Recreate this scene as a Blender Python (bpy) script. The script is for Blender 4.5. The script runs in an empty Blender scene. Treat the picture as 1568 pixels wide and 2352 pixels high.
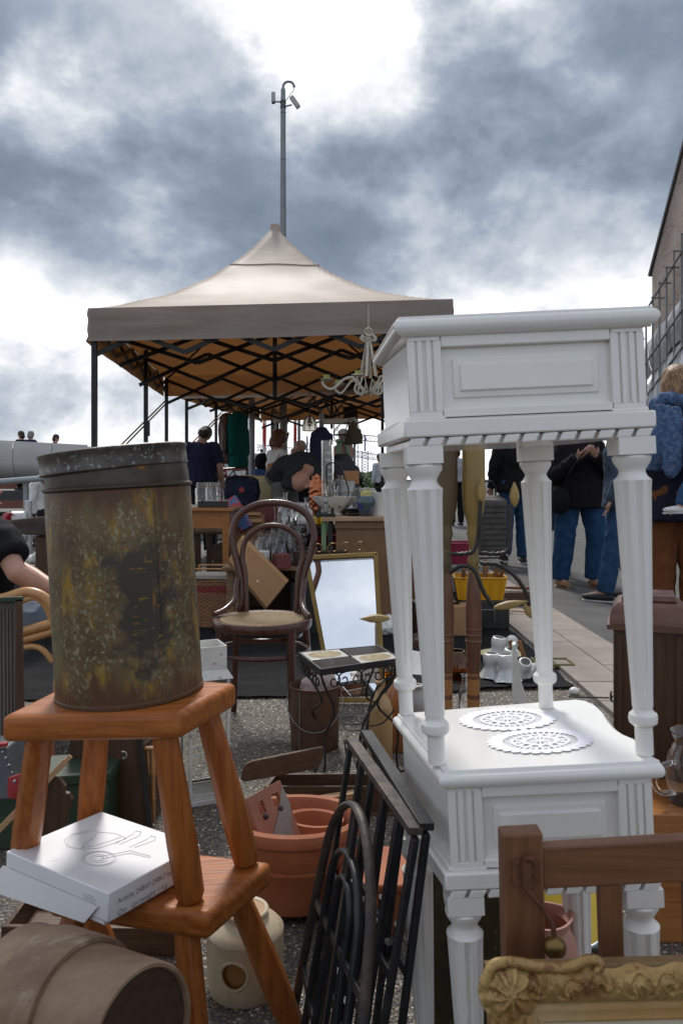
import bpy, bmesh, math, random
import numpy as np
from mathutils import Vector, Matrix, Euler, noise
random.seed(7)
SC = bpy.context.scene
COL = SC.collection
V = Vector
R = math.radians
# ---------------------------------------------------------------- camera, sky, sun, exposure
H = 1.05                                   # eye height (m)
F, CU, HV = 1809.0, 784.0, 1100.0          # focal length / principal column / horizon row of a 1568 px wide picture
cd = bpy.data.cameras.new('camera'); cam = bpy.data.objects.new('camera', cd); COL.objects.link(cam)
cam.location = (0, 0, H); cam.rotation_euler = (R(90), 0, 0)
cd.sensor_fit = 'HORIZONTAL'; cd.sensor_width = 15.6; cd.lens = 18.0
cd.shift_y = -76.0 / 1568.0
cd.clip_start = 0.05; cd.clip_end = 2000
cd.dof.use_dof = True; cd.dof.focus_distance = 3.6; cd.dof.aperture_fstop = 9
SC.camera = cam
SC.view_settings.view_transform = 'Standard'; SC.view_settings.look = 'None'
SC.view_settings.exposure = 0.5; SC.view_settings.gamma = 1.0; SC.view_settings.use_curve_mapping = False
SC.cycles.use_denoising = True
SC.cycles.max_bounces = 8; SC.cycles.transmission_bounces = 8; SC.cycles.transparent_max_bounces = 8
SC.cycles.caustics_reflective = False; SC.cycles.caustics_refractive = False
SC.cycles.sample_clamp_indirect = 6

SKY_OFF = (12.3, 4.4, 1)
SUN_EL, SUN_AZ = R(50), R(-9)             # azimuth measured from +Y towards +X
world = bpy.data.worlds.new('World'); SC.world = world; world.use_nodes = True
def build_sky():
    nt = world.node_tree; N = nt.nodes; L = nt.links; N.clear()
    def nd(t, **k):
        n = N.new(t)
        for a, b in k.items(): setattr(n, a, b)
        return n
    def val(x): return x
    def math_(op, a, b=None, c=None, clamp=False):
        n = nd('ShaderNodeMath', operation=op, use_clamp=clamp)
        for i, q in enumerate((a, b, c)):
            if q is None: continue
            if isinstance(q, (int, float)): n.inputs[i].default_value = q
            else: L.new(q, n.inputs[i])
        return n.outputs[0]
    def maprange(x, a, b, c, d, smooth=True):
        n = nd('ShaderNodeMapRange', interpolation_type='SMOOTHSTEP' if smooth else 'LINEAR')
        L.new(x, n.inputs[0])
        for i, q in enumerate((a, b, c, d)): n.inputs[i + 1].default_value = q
        return n.outputs[0]
    tc = nd('ShaderNodeTexCoord'); sep = nd('ShaderNodeSeparateXYZ'); L.new(tc.outputs['Generated'], sep.inputs[0])
    x, y, z = sep.outputs
    cmb = nd('ShaderNodeVectorMath', operation='MULTIPLY'); L.new(tc.outputs['Generated'], cmb.inputs[0]); cmb.inputs[1].default_value = (1.0, 1.0, 1.4)
    def nz(scale, detail, rough, off, dist=0.0):
        mp = nd('ShaderNodeMapping'); mp.inputs['Location'].default_value = off
        L.new(cmb.outputs[0], mp.inputs[0])
        n = nd('ShaderNodeTexNoise'); n.inputs['Scale'].default_value = scale; n.inputs['Detail'].default_value = detail
        n.inputs['Roughness'].default_value = rough; n.inputs['Distortion'].default_value = dist
        L.new(mp.outputs[0], n.inputs['Vector']); return n.outputs['Fac']
    n1 = nz(3.6, 12, 0.55, SKY_OFF, 0.12)
    n2 = nz(9.0, 8, 0.58, (1.3, 2.9, 4), 0.15)
    n3 = nz(1.7, 2, 0.5, (9.1 + SKY_OFF[0], 0.4, 2))
    front = maprange(y, -0.1, 0.55, 0, 1)
    # the dark cloud bank lies ahead between about 13 and 26 degrees up, the belt below it is broken and bright
    cr = nd('ShaderNodeValToRGB'); cr.color_ramp.interpolation = 'B_SPLINE'
    el = cr.color_ramp.elements
    el[0].position = 0.0; el[0].color = (0.80,) * 3 + (1,); el[1].position = 1.0; el[1].color = (0.70,) * 3 + (1,)
    for p, c in ((0.08, 0.82), (0.15, 0.80), (0.22, 0.84), (0.255, 0.50), (0.30, 0.33), (0.36, 0.36), (0.42, 0.46), (0.48, 0.50), (0.56, 0.58), (0.70, 0.62)):
        e = el.new(p); e.color = (c, c, c, 1)
    zw = math_('ADD', z, math_('ADD', math_('MULTIPLY', math_('SUBTRACT', n1, 0.5), 0.20), math_('MULTIPLY', math_('SUBTRACT', n3, 0.5), 0.22)))
    L.new(zw, cr.inputs[0])
    lum = math_('ADD', cr.outputs[0], math_('MULTIPLY', math_('SUBTRACT', n1, 0.5), 0.7))
    lum = math_('ADD', lum, math_('MULTIPLY', math_('SUBTRACT', maprange(n1, 0.40, 0.60, 0, 1), 0.5), 0.30))
    lum = math_('ADD', lum, math_('MULTIPLY', math_('SUBTRACT', 1.0, front), 0.28))
    lum = math_('ADD', lum, math_('MULTIPLY', math_('SUBTRACT', n2, 0.5), 0.75))
    lum = math_('ADD', lum, math_('MULTIPLY', math_('SUBTRACT', n3, 0.5), 0.35))
    # the thin place in front of the sun
    sd = V((math.sin(SUN_AZ) * math.cos(R(36)), math.cos(SUN_AZ) * math.cos(R(36)), math.sin(R(36))))
    dot = nd('ShaderNodeVectorMath', operation='DOT_PRODUCT'); L.new(tc.outputs['Generated'], dot.inputs[0]); dot.inputs[1].default_value = sd
    glow = maprange(dot.outputs['Value'], 0.966, 1.0, 0, 0.38)
    lum = math_('ADD', lum, glow)
    cc = nd('ShaderNodeValToRGB'); e = cc.color_ramp.elements
    e[0].position = 0.0; e[0].color = (0.145, 0.185, 0.245, 1); e[1].position = 1.0; e[1].color = (1.12, 1.13, 1.14, 1)
    for p, c in ((0.22, (0.19, 0.235, 0.305, 1)), (0.42, (0.285, 0.335, 0.415, 1)), (0.62, (0.475, 0.515, 0.57, 1)), (0.80, (0.80, 0.82, 0.845, 1))):
        q = e.new(p); q.color = c
    L.new(lum, cc.inputs[0])
    sky = nd('ShaderNodeTexSky', sky_type='NISHITA'); sky.sun_disc = False
    sky.sun_elevation = SUN_EL; sky.sun_rotation = SUN_AZ; sky.air_density = 1.0; sky.dust_density = 1.5; sky.ozone_density = 1.2
    gain = nd('ShaderNodeVectorMath', operation='SCALE'); L.new(cc.outputs[0], gain.inputs[0]); gain.inputs['Scale'].default_value = 8.9
    cover = math_('MAXIMUM', front, maprange(n1, 0.48, 0.75, 0.08, 0.5))
    mix = nd('ShaderNodeMixRGB'); L.new(cover, mix.inputs[0]); blue = nd('ShaderNodeVectorMath', operation='SCALE'); L.new(sky.outputs[0], blue.inputs[0]); blue.inputs['Scale'].default_value = 1.3
    hz = nd('ShaderNodeMixRGB'); hz.inputs[0].default_value = 0.5; L.new(blue.outputs[0], hz.inputs[1]); hz.inputs[2].default_value = (6.6, 6.7, 6.8, 1); L.new(hz.outputs[0], mix.inputs[1]); L.new(gain.outputs[0], mix.inputs[2])
    bg = nd('ShaderNodeBackground'); bg.inputs['Strength'].default_value = 0.1; L.new(mix.outputs[0], bg.inputs[0])
    out = nd('ShaderNodeOutputWorld'); L.new(bg.outputs[0], out.inputs[0])
build_sky()
sl = bpy.data.lights.new('sun', 'SUN'); sun = bpy.data.objects.new('sun', sl); COL.objects.link(sun)
sl.energy = 2.3; sl.angle = R(11); sl.color = (1.0, 0.965, 0.91)
sdir = V((math.sin(SUN_AZ) * math.cos(SUN_EL), math.cos(SUN_AZ) * math.cos(SUN_EL), math.sin(SUN_EL)))
sun.rotation_euler = sdir.to_track_quat('Z', 'Y').to_euler(); sun.location = (0, 0, 20)

# ---------------------------------------------------------------- placing helpers
def P(u, v, Y): return V(((u - CU) * Y / F, Y, H + (HV - v) * Y / F))
def G(u, v):
    Y = H * F / (v - HV); return V(((u - CU) * Y / F, Y, 0))
def PZ(u, v, z):                      # the point at height z seen at u, v
    Y = (H - z) * F / (v - HV); return V(((u - CU) * Y / F, Y, z))

# ---------------------------------------------------------------- materials
MATS = {}
def mat(name, col, rough=0.6, metal=0.0, col2=None, scale=6.0, stretch=(1, 1, 1), detail=5, contrast=(0.35, 0.65), bump=0.0, bscale=None,
        spots=None, spot_scale=20, spot_amt=0.55, coat=0.0, trans=0.0, ior=1.45, emit=0, spec=0.5, rvar=0.0, sheen=0.0):
    if name in MATS: return MATS[name]
    m = bpy.data.materials.new(name); MATS[name] = m; m.use_nodes = True
    nt = m.node_tree; N = nt.nodes; L = nt.links; b = N['Principled BSDF']
    b.inputs['Roughness'].default_value = rough; b.inputs['Metallic'].default_value = metal
    b.inputs['Coat Weight'].default_value = coat; b.inputs['Coat Roughness'].default_value = 0.12
    b.inputs['Transmission Weight'].default_value = trans; b.inputs['IOR'].default_value = ior
    b.inputs['Specular IOR Level'].default_value = spec; b.inputs['Sheen Weight'].default_value = sheen
    c4 = lambda c: (c[0], c[1], c[2], 1)
    b.inputs['Base Color'].default_value = c4(col)
    tc = N.new('ShaderNodeTexCoord'); mp = N.new('ShaderNodeMapping'); mp.inputs['Scale'].default_value = stretch
    oi = N.new('ShaderNodeObjectInfo'); va = N.new('ShaderNodeVectorMath'); va.operation = 'MULTIPLY_ADD'
    L.new(oi.outputs['Random'], va.inputs[0]); va.inputs[1].default_value = (7, 5, 9)
    L.new(tc.outputs['Object'], va.inputs[2]); L.new(va.outputs[0], mp.inputs[0])
    last = None
    if col2 is not None:
        n = N.new('ShaderNodeTexNoise'); n.inputs['Scale'].default_value = scale; n.inputs['Detail'].default_value = detail
        n.inputs['Roughness'].default_value = 0.62
        L.new(mp.outputs[0], n.inputs['Vector'])
        r = N.new('ShaderNodeValToRGB'); r.color_ramp.elements[0].position = contrast[0]; r.color_ramp.elements[1].position = contrast[1]
        r.color_ramp.elements[0].color = c4(col); r.color_ramp.elements[1].color = c4(col2)
        L.new(n.outputs['Fac'], r.inputs[0]); last = r.outputs[0]
        if rvar:
            q = N.new('ShaderNodeMapRange'); L.new(n.outputs['Fac'], q.inputs[0])
            q.inputs[1].default_value = 0.3; q.inputs[2].default_value = 0.7; q.inputs[3].default_value = max(0, rough - rvar); q.inputs[4].default_value = min(1, rough + rvar)
            L.new(q.outputs[0], b.inputs['Roughness'])
    if spots is not None:
        n = N.new('ShaderNodeTexNoise'); n.inputs['Scale'].default_value = spot_scale; n.inputs['Detail'].default_value = 6; n.inputs['Roughness'].default_value = 0.7
        L.new(mp.outputs[0], n.inputs['Vector'])
        r = N.new('ShaderNodeMapRange'); r.inputs[1].default_value = spot_amt; r.inputs[2].default_value = spot_amt + 0.07
        L.new(n.outputs['Fac'], r.inputs[0])
        mx = N.new('ShaderNodeMixRGB'); L.new(r.outputs[0], mx.inputs[0]); mx.inputs[2].default_value = c4(spots)
        if last: L.new(last, mx.inputs[1])
        else: mx.inputs[1].default_value = c4(col)
        last = mx.outputs[0]
    if last: L.new(last, b.inputs['Base Color'])
    if bump:
        n = N.new('ShaderNodeTexNoise'); n.inputs['Scale'].default_value = bscale or scale * 4; n.inputs['Detail'].default_value = 5
        L.new(mp.outputs[0], n.inputs['Vector'])
        bp = N.new('ShaderNodeBump'); bp.inputs['Strength'].default_value = bump; bp.inputs['Distance'].default_value = 0.004
        L.new(n.outputs['Fac'], bp.inputs['Height']); L.new(bp.outputs[0], b.inputs['Normal'])
    if emit:
        b.inputs['Emission Color'].default_value = c4(col); b.inputs['Emission Strength'].default_value = emit
    return m
def wood(name, c1, c2, rough=0.45, axis='z', coat=0.15, scale=20, bump=0.3):
    st = {'x': (0.06, 1, 1), 'y': (1, 0.06, 1), 'z': (1, 1, 0.06)}[axis]
    return mat(name, c1, rough, col2=c2, scale=scale * 4, stretch=st, detail=6, contrast=(0.33, 0.68), bump=bump, bscale=scale * 8, coat=coat, rvar=0.1, spec=.35)
def glass(name, col=(1, 1, 1), rough=0.02):
    return mat(name, col, rough, trans=1.0, ior=1.46)

# ---------------------------------------------------------------- mesh builder
class M:
    def __init__(s): s.v = []; s.f = []; s.mi = []; s.cur = 0
    def add(s, vs, fs):
        o = len(s.v); s.v.extend(vs)
        for f in fs: s.f.append([o + i for i in f]); s.mi.append(s.cur)
        return s
    def box(s, c, d, rot=None):
        c = V(c); x, y, z = d[0] / 2, d[1] / 2, d[2] / 2
        vs = [V(p) for p in ((-x, -y, -z), (x, -y, -z), (x, y, -z), (-x, y, -z), (-x, -y, z), (x, -y, z), (x, y, z), (-x, y, z))]
        if rot is not None:
            m = rot if isinstance(rot, Matrix) else Euler(rot).to_matrix()
            vs = [m @ p for p in vs]
        return s.add([c + p for p in vs], [(0, 3, 2, 1), (4, 5, 6, 7), (0, 1, 5, 4), (1, 2, 6, 5), (2, 3, 7, 6), (3, 0, 4, 7)])
    def hexa(s, b, t):                     # four bottom corners, four top corners (both counter-clockwise from above)
        return s.add([V(p) for p in b] + [V(p) for p in t], [(3, 2, 1, 0), (4, 5, 6, 7), (0, 1, 5, 4), (1, 2, 6, 5), (2, 3, 7, 6), (3, 0, 4, 7)])
    def bar(s, a, b, w, h, up=(0, 0, 1)):
        a, b = V(a), V(b); t = (b - a).normalized(); up = V(up)
        if abs(t.dot(up)) > 0.98: up = V((0, 1, 0))
        x = t.cross(up).normalized(); z = x.cross(t).normalized(); x = x * w / 2; z = z * h / 2
        return s.add([a - x - z, a + x - z, a + x + z, a - x + z, b - x - z, b + x - z, b + x + z, b - x + z],
                     [(0, 1, 2, 3), (7, 6, 5, 4), (0, 4, 5, 1), (1, 5, 6, 2), (2, 6, 7, 3), (3, 7, 4, 0)])
    def tube(s, pts, r, n=8, closed=False, cap=True, side=None):
        pts = [V(p) for p in pts]; k = len(pts)
        rs = r if isinstance(r, (list, tuple)) and len(r) == k and not (k == 2 and side is not None and not isinstance(r[0], (list, tuple))) else [r] * k
        tang = []
        for i in range(k):
            a = pts[i - 1] if (i or closed) else pts[0]; b = pts[(i + 1) % k] if (i < k - 1 or closed) else pts[-1]
            t = b - a; tang.append(t.normalized() if t.length > 1e-9 else V((0, 0, 1)))
        ref = V(side) if side is not None else (V((0, 0, 1)) if abs(tang[0].z) < 0.9 else V((1, 0, 0)))
        x = None; o = len(s.v); vs = []
        for i in range(k):
            t = tang[i]
            if side is not None: x = ref - t * ref.dot(t)
            else:
                x = (ref - t * ref.dot(t)) if x is None else (x - t * x.dot(t))
            x = x.normalized() if x.length > 1e-6 else t.orthogonal().normalized()
            y = t.cross(x)
            rx, ry = rs[i] if isinstance(rs[i], (list, tuple)) else (rs[i], rs[i])
            for j in range(n):
                a = 2 * math.pi * j / n; vs.append(pts[i] + x * math.cos(a) * rx + y * math.sin(a) * ry)
        fs = []
        for i in range(k if closed else k - 1):
            i2 = (i + 1) % k
            for j in range(n):
                j2 = (j + 1) % n; fs.append((i * n + j, i * n + j2, i2 * n + j2, i2 * n + j))
        if cap and not closed:
            fs.append(tuple(range(n - 1, -1, -1))); fs.append(tuple((k - 1) * n + j for j in range(n)))
        return s.add(vs, fs)
    def lathe(s, prof, n=24, c=(0, 0, 0), mx=None, sx=1.0, sy=1.0, wob=None):
        c = V(c); vs = []; k = len(prof)
        for i, (r, z) in enumerate(prof):
            for j in range(n):
                a = 2 * math.pi * j / n; q = r * (wob(a, i) if wob else 1)
                p = V((math.cos(a) * q * sx, math.sin(a) * q * sy, z)); vs.append((mx @ p if mx is not None else p) + c)
        fs = [(i * n + j, i * n + (j + 1) % n, (i + 1) * n + (j + 1) % n, (i + 1) * n + j) for i in range(k - 1) for j in range(n)]
        if prof[0][0] > 1e-5: fs.append(tuple(range(n - 1, -1, -1))) if prof[0] != prof[-1] else None
        if prof[-1][0] > 1e-5 and prof[0] != prof[-1]: fs.append(tuple((k - 1) * n + j for j in range(n)))
        return s.add(vs, [f for f in fs if f])
    def ball(s, c, r, n=10, m=7, rot=None):
        rx, ry, rz = r if isinstance(r, (list, tuple)) else (r, r, r)
        c = V(c); vs = []; mt = None if rot is None else (rot if isinstance(rot, Matrix) else Euler(rot).to_matrix())
        for i in range(m + 1):
            th = math.pi * i / m
            for j in range(n):
                a = 2 * math.pi * j / n; p = V((rx * math.sin(th) * math.cos(a), ry * math.sin(th) * math.sin(a), -rz * math.cos(th)))
                vs.append(c + (mt @ p if mt else p))
        fs = [(i * n + j, i * n + (j + 1) % n, (i + 1) * n + (j + 1) % n, (i + 1) * n + j) for i in range(m) for j in range(n)]
        return s.add(vs, fs)
    def prism(s, poly, z0, z1, mx=None):
        n = len(poly); vs = [V((p[0], p[1], z0)) for p in poly] + [V((p[0], p[1], z1)) for p in poly]
        if mx is not None: vs = [mx @ p for p in vs]
        return s.add(vs, [tuple(range(n - 1, -1, -1)), tuple(range(n, 2 * n))] + [(i, (i + 1) % n, n + (i + 1) % n, n + i) for i in range(n)])
    def mesh(s, name):
        me = bpy.data.meshes.new(name); me.from_pydata([tuple(p) for p in s.v], [], s.f)
        me.polygons.foreach_set('material_index', s.mi); me.update(); return me
    def build(s, name, m, parent=None, bevel=0.0, smooth=True, angle=38, seg=2, kind=None, label=None, weld=True):
        me = s.mesh(name)
        bm = bmesh.new(); bm.from_mesh(me)
        if weld: bmesh.ops.remove_doubles(bm, verts=bm.verts, dist=1e-5)
        bmesh.ops.recalc_face_normals(bm, faces=bm.faces); bm.to_mesh(me); bm.free()
        if smooth:
            me.polygons.foreach_set('use_smooth', [True] * len(me.polygons)); me.set_sharp_from_angle(angle=R(angle))
        o = bpy.data.objects.new(name, me); COL.objects.link(o)
        for q in (m if isinstance(m, (list, tuple)) else [m]): me.materials.append(q)
        if parent is not None: attach(o, parent)
        if bevel:
            b = o.modifiers.new('bevel', 'BEVEL'); b.width = bevel; b.segments = seg; b.limit_method = 'ANGLE'; b.angle_limit = R(40)
            b.harden_normals = False
        if kind: o['kind'] = kind
        if label: o['label'] = label
        return o
WORLD_ROOTS = {}
def attach(o, parent):
    o.parent = parent
    off = WORLD_ROOTS.get(parent.name)
    if off is not None: o.matrix_parent_inverse = Matrix.Translation(-off)
def tag(o, label, cat, group=None, kind=None):
    o['label'] = label; o['category'] = cat
    if group: o['group'] = group
    if kind: o['kind'] = kind
    return o
def thing(name, label, cat, loc=(0, 0, 0), rot=(0, 0, 0), group=None, world_coords=False):
    o = bpy.data.objects.new(name, None); COL.objects.link(o); o.location = loc; o.rotation_euler = rot
    o.empty_display_size = 0.05
    tag(o, label, cat, group, 'thing')
    if world_coords: WORLD_ROOTS[o.name] = V(loc)
    return o
def under(o, part):
    o.parent = part; o.matrix_parent_inverse = Matrix.Identity(4); return o
def struct(o): o['kind'] = 'structure'; return o
def dup(root, loc, rot=None, label=None, group=None, scale=None):
    def cp(o, par):
        c = o.copy(); COL.objects.link(c)
        if par is not None: c.parent = par; c.matrix_parent_inverse = o.matrix_parent_inverse.copy()
        for ch in o.children: cp(ch, c)
        return c
    r = cp(root, None); r.location = loc
    if rot is not None: r.rotation_euler = rot
    if scale is not None: r.scale = (scale,) * 3 if isinstance(scale, (int, float)) else scale
    if label: r['label'] = label
    if group: r['group'] = group
    return r
_TS = bpy.data.scenes.new('workbench')       # scratch scene for evaluating single meshes; removed at the end of the script
def evaluated(ob):
    _TS.collection.objects.link(ob); vl = _TS.view_layers[0]; vl.update(); me = bpy.data.meshes.new_from_object(ob.evaluated_get(vl.depsgraph))
    bpy.data.objects.remove(ob); return me
def text(name, body, size, m, parent, loc, rot, align='LEFT', extrude=0.0, font_scale=1.0):
    cu = bpy.data.curves.new(name, 'FONT'); cu.body = body; cu.size = size; cu.extrude = extrude; cu.align_x = align
    me = evaluated(bpy.data.objects.new(name, cu)); me.name = name; me.materials.clear(); me.materials.append(m)
    o = bpy.data.objects.new(name, me); COL.objects.link(o)
    o.location = loc; o.rotation_euler = rot
    if parent is not None: o.parent = parent
    return o
def arc(c, r, a0, a1, n, ax=V((1, 0, 0)), ay=V((0, 0, 1))):
    return [V(c) + V(ax) * r * math.cos(R(a0 + (a1 - a0) * i / n)) + V(ay) * r * math.sin(R(a0 + (a1 - a0) * i / n)) for i in range(n + 1)]
def spiral(c, r0, r1, a0, a1, n, ax=V((1, 0, 0)), ay=V((0, 0, 1))):
    return [V(c) + (V(ax) * math.cos(R(a0 + (a1 - a0) * i / n)) + V(ay) * math.sin(R(a0 + (a1 - a0) * i / n))) * (r0 + (r1 - r0) * i / n) for i in range(n + 1)]
def cr_path(pts, k=6, closed=False):      # Catmull-Rom through pts
    pts = [V(p) for p in pts]; out = []; n = len(pts)
    for i in range(n if closed else n - 1):
        p0 = pts[(i - 1) % n] if (closed or i) else pts[0]; p1 = pts[i]; p2 = pts[(i + 1) % n]
        p3 = pts[(i + 2) % n] if (closed or i + 2 < n) else pts[-1]
        for j in range(k):
            t = j / k
            out.append(0.5 * ((2 * p1) + (p2 - p0) * t + (2 * p0 - 5 * p1 + 4 * p2 - p3) * t * t + (-p0 + 3 * p1 - 3 * p2 + p3) * t ** 3))
    if not closed: out.append(pts[-1])
    return out
def remeshed(m, name, material, parent, vox=0.012, smooth=3, wrinkle=0.0, wfreq=9.0, wstretch=(1, 1, 1), label=None):
    me = m.mesh(name + '_raw'); ob = bpy.data.objects.new('raw', me)
    rm = ob.modifiers.new('r', 'REMESH'); rm.mode = 'VOXEL'; rm.voxel_size = vox; rm.use_smooth_shade = True
    if smooth:
        sm = ob.modifiers.new('s', 'SMOOTH'); sm.factor = 0.5; sm.iterations = smooth
    nm = evaluated(ob); nm.name = name; bpy.data.meshes.remove(me)
    nm.materials.clear()
    if wrinkle:
        off = V((random.random() * 50, random.random() * 50, 0))
        n_ = len(nm.vertices); co = np.empty(n_ * 3); nr = np.empty(n_ * 3); nm.vertices.foreach_get('co', co); nm.vertices.foreach_get('normal', nr)
        co = co.reshape(-1, 3); nr = nr.reshape(-1, 3); pp = co * (np.array(wstretch) * wfreq) + np.array(off)
        q = np.array([noise.noise(p) + 0.5 * noise.noise((p[0] * 2.3, p[1] * 2.3, p[2] * 2.3)) for p in pp.tolist()])
        co += nr * (wrinkle * (1 - np.abs(q) * 2))[:, None]; nm.vertices.foreach_set('co', co.ravel())
    nm.polygons.foreach_set('use_smooth', [True] * len(nm.polygons)); nm.materials.append(material); nm.update()
    o = bpy.data.objects.new(name, nm); COL.objects.link(o)
    if parent is not None: attach(o, parent)
    if label: o['label'] = label
    return o
# ================================================================ ground, road, paving
def aggregate_mat():
    m = bpy.data.materials.new('washed_aggregate'); m.use_nodes = True; nt = m.node_tree; N = nt.nodes; L = nt.links; b = N['Principled BSDF']
    b.inputs['Roughness'].default_value = 0.75
    tc = N.new('ShaderNodeTexCoord')
    vo = N.new('ShaderNodeTexVoronoi'); vo.inputs['Scale'].default_value = 105; L.new(tc.outputs['Object'], vo.inputs['Vector'])
    sp = N.new('ShaderNodeSeparateColor'); L.new(vo.outputs['Color'], sp.inputs[0])
    cr = N.new('ShaderNodeValToRGB'); e = cr.color_ramp.elements
    e[0].position = 0; e[0].color = (0.045, 0.04, 0.036, 1); e[1].position = 1; e[1].color = (0.34, 0.31, 0.27, 1)
    for p, c in ((0.3, (0.085, 0.075, 0.063, 1)), (0.6, (0.135, 0.115, 0.092, 1)), (0.85, (0.20, 0.17, 0.14, 1))):
        q = e.new(p); q.color = c
    L.new(sp.outputs[0], cr.inputs[0])
    d = N.new('ShaderNodeMapRange'); L.new(vo.outputs['Distance'], d.inputs[0]); d.inputs[1].default_value = 0.25; d.inputs[2].default_value = 0.62
    mx = N.new('ShaderNodeMixRGB'); L.new(d.outputs[0], mx.inputs[0]); L.new(cr.outputs[0], mx.inputs[1]); mx.inputs[2].default_value = (0.06, 0.055, 0.05, 1)
    n2 = N.new('ShaderNodeTexNoise'); n2.inputs['Scale'].default_value = 1.3; n2.inputs['Detail'].default_value = 5; L.new(tc.outputs['Object'], n2.inputs['Vector'])
    r2 = N.new('ShaderNodeMapRange'); L.new(n2.outputs['Fac'], r2.inputs[0]); r2.inputs[1].default_value = 0.3; r2.inputs[2].default_value = 0.7; r2.inputs[3].default_value = 0.7; r2.inputs[4].default_value = 1.2
    ml = N.new('ShaderNodeVectorMath'); ml.operation = 'SCALE'; L.new(mx.outputs[0], ml.inputs[0]); L.new(r2.outputs[0], ml.inputs['Scale'])
    L.new(ml.outputs[0], b.inputs['Base Color'])
    iv = N.new('ShaderNodeMath'); iv.operation = 'SUBTRACT'; iv.inputs[0].default_value = 1; L.new(vo.outputs['Distance'], iv.inputs[1])
    bp = N.new('ShaderNodeBump'); bp.inputs['Distance'].default_value = 0.006; bp.inputs['Strength'].default_value = 0.8
    L.new(iv.outputs[0], bp.inputs['Height']); L.new(bp.outputs[0], b.inputs['Normal'])
    return m
M_agg = aggregate_mat()
g = M(); g.add([V((-400, -30, 0)), V((400, -30, 0)), V((400, 900, 0)), V((-400, 900, 0))], [(0, 1, 2, 3)])
ground = struct(g.build('ground', M_agg, smooth=False))
M_asph = mat('asphalt', (0.055, 0.054, 0.054), 0.9, col2=(0.085, 0.083, 0.082), scale=2.5, spots=(0.19, 0.19, 0.19), spot_scale=150, spot_amt=0.62, bump=0.5, bscale=260)
g = M(); g.add([V((1.70, -5, 0.004)), V((14, -5, 0.004)), V((14, 160, 0.004)), V((1.70, 160, 0.004))], [(0, 1, 2, 3)])
struct(g.build('road', M_asph, smooth=False))
M_bed = mat('joint_sand', (0.06, 0.055, 0.05), 0.95)
g = M(); g.box((1.445, 11, -0.004), (0.50, 30, 0.012)); pave = struct(g.build('pavement', M_bed, smooth=False))
M_slab = mat('paving_concrete', (0.20, 0.17, 0.148), 0.9, col2=(0.275, 0.24, 0.215), scale=3.0, spots=(0.16, 0.14, 0.125), spot_scale=60, spot_amt=0.64, bump=0.35, bscale=160)
slab0 = None
for row in range(2):
    for i in range(22):
        yy = -1.0 + i * 1.0 + (0.37 if row else 0)
        x0 = 1.20 + row * 0.25
        if slab0 is None:
            q = M(); q.box((0, 0, 0), (0.243, 0.992, 0.03)); slab0 = q.build('paving_slab', M_slab, pave, bevel=0.004); o = slab0
        else:
            o = slab0.copy(); COL.objects.link(o); o.parent = pave
        o.location = (x0 + 0.121, yy + 0.5, 0.004 + random.uniform(-0.001, 0.0015)); o.rotation_euler = (random.uniform(-.002, .002), random.uniform(-.003, .003), random.uniform(-.004, .004))
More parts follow.
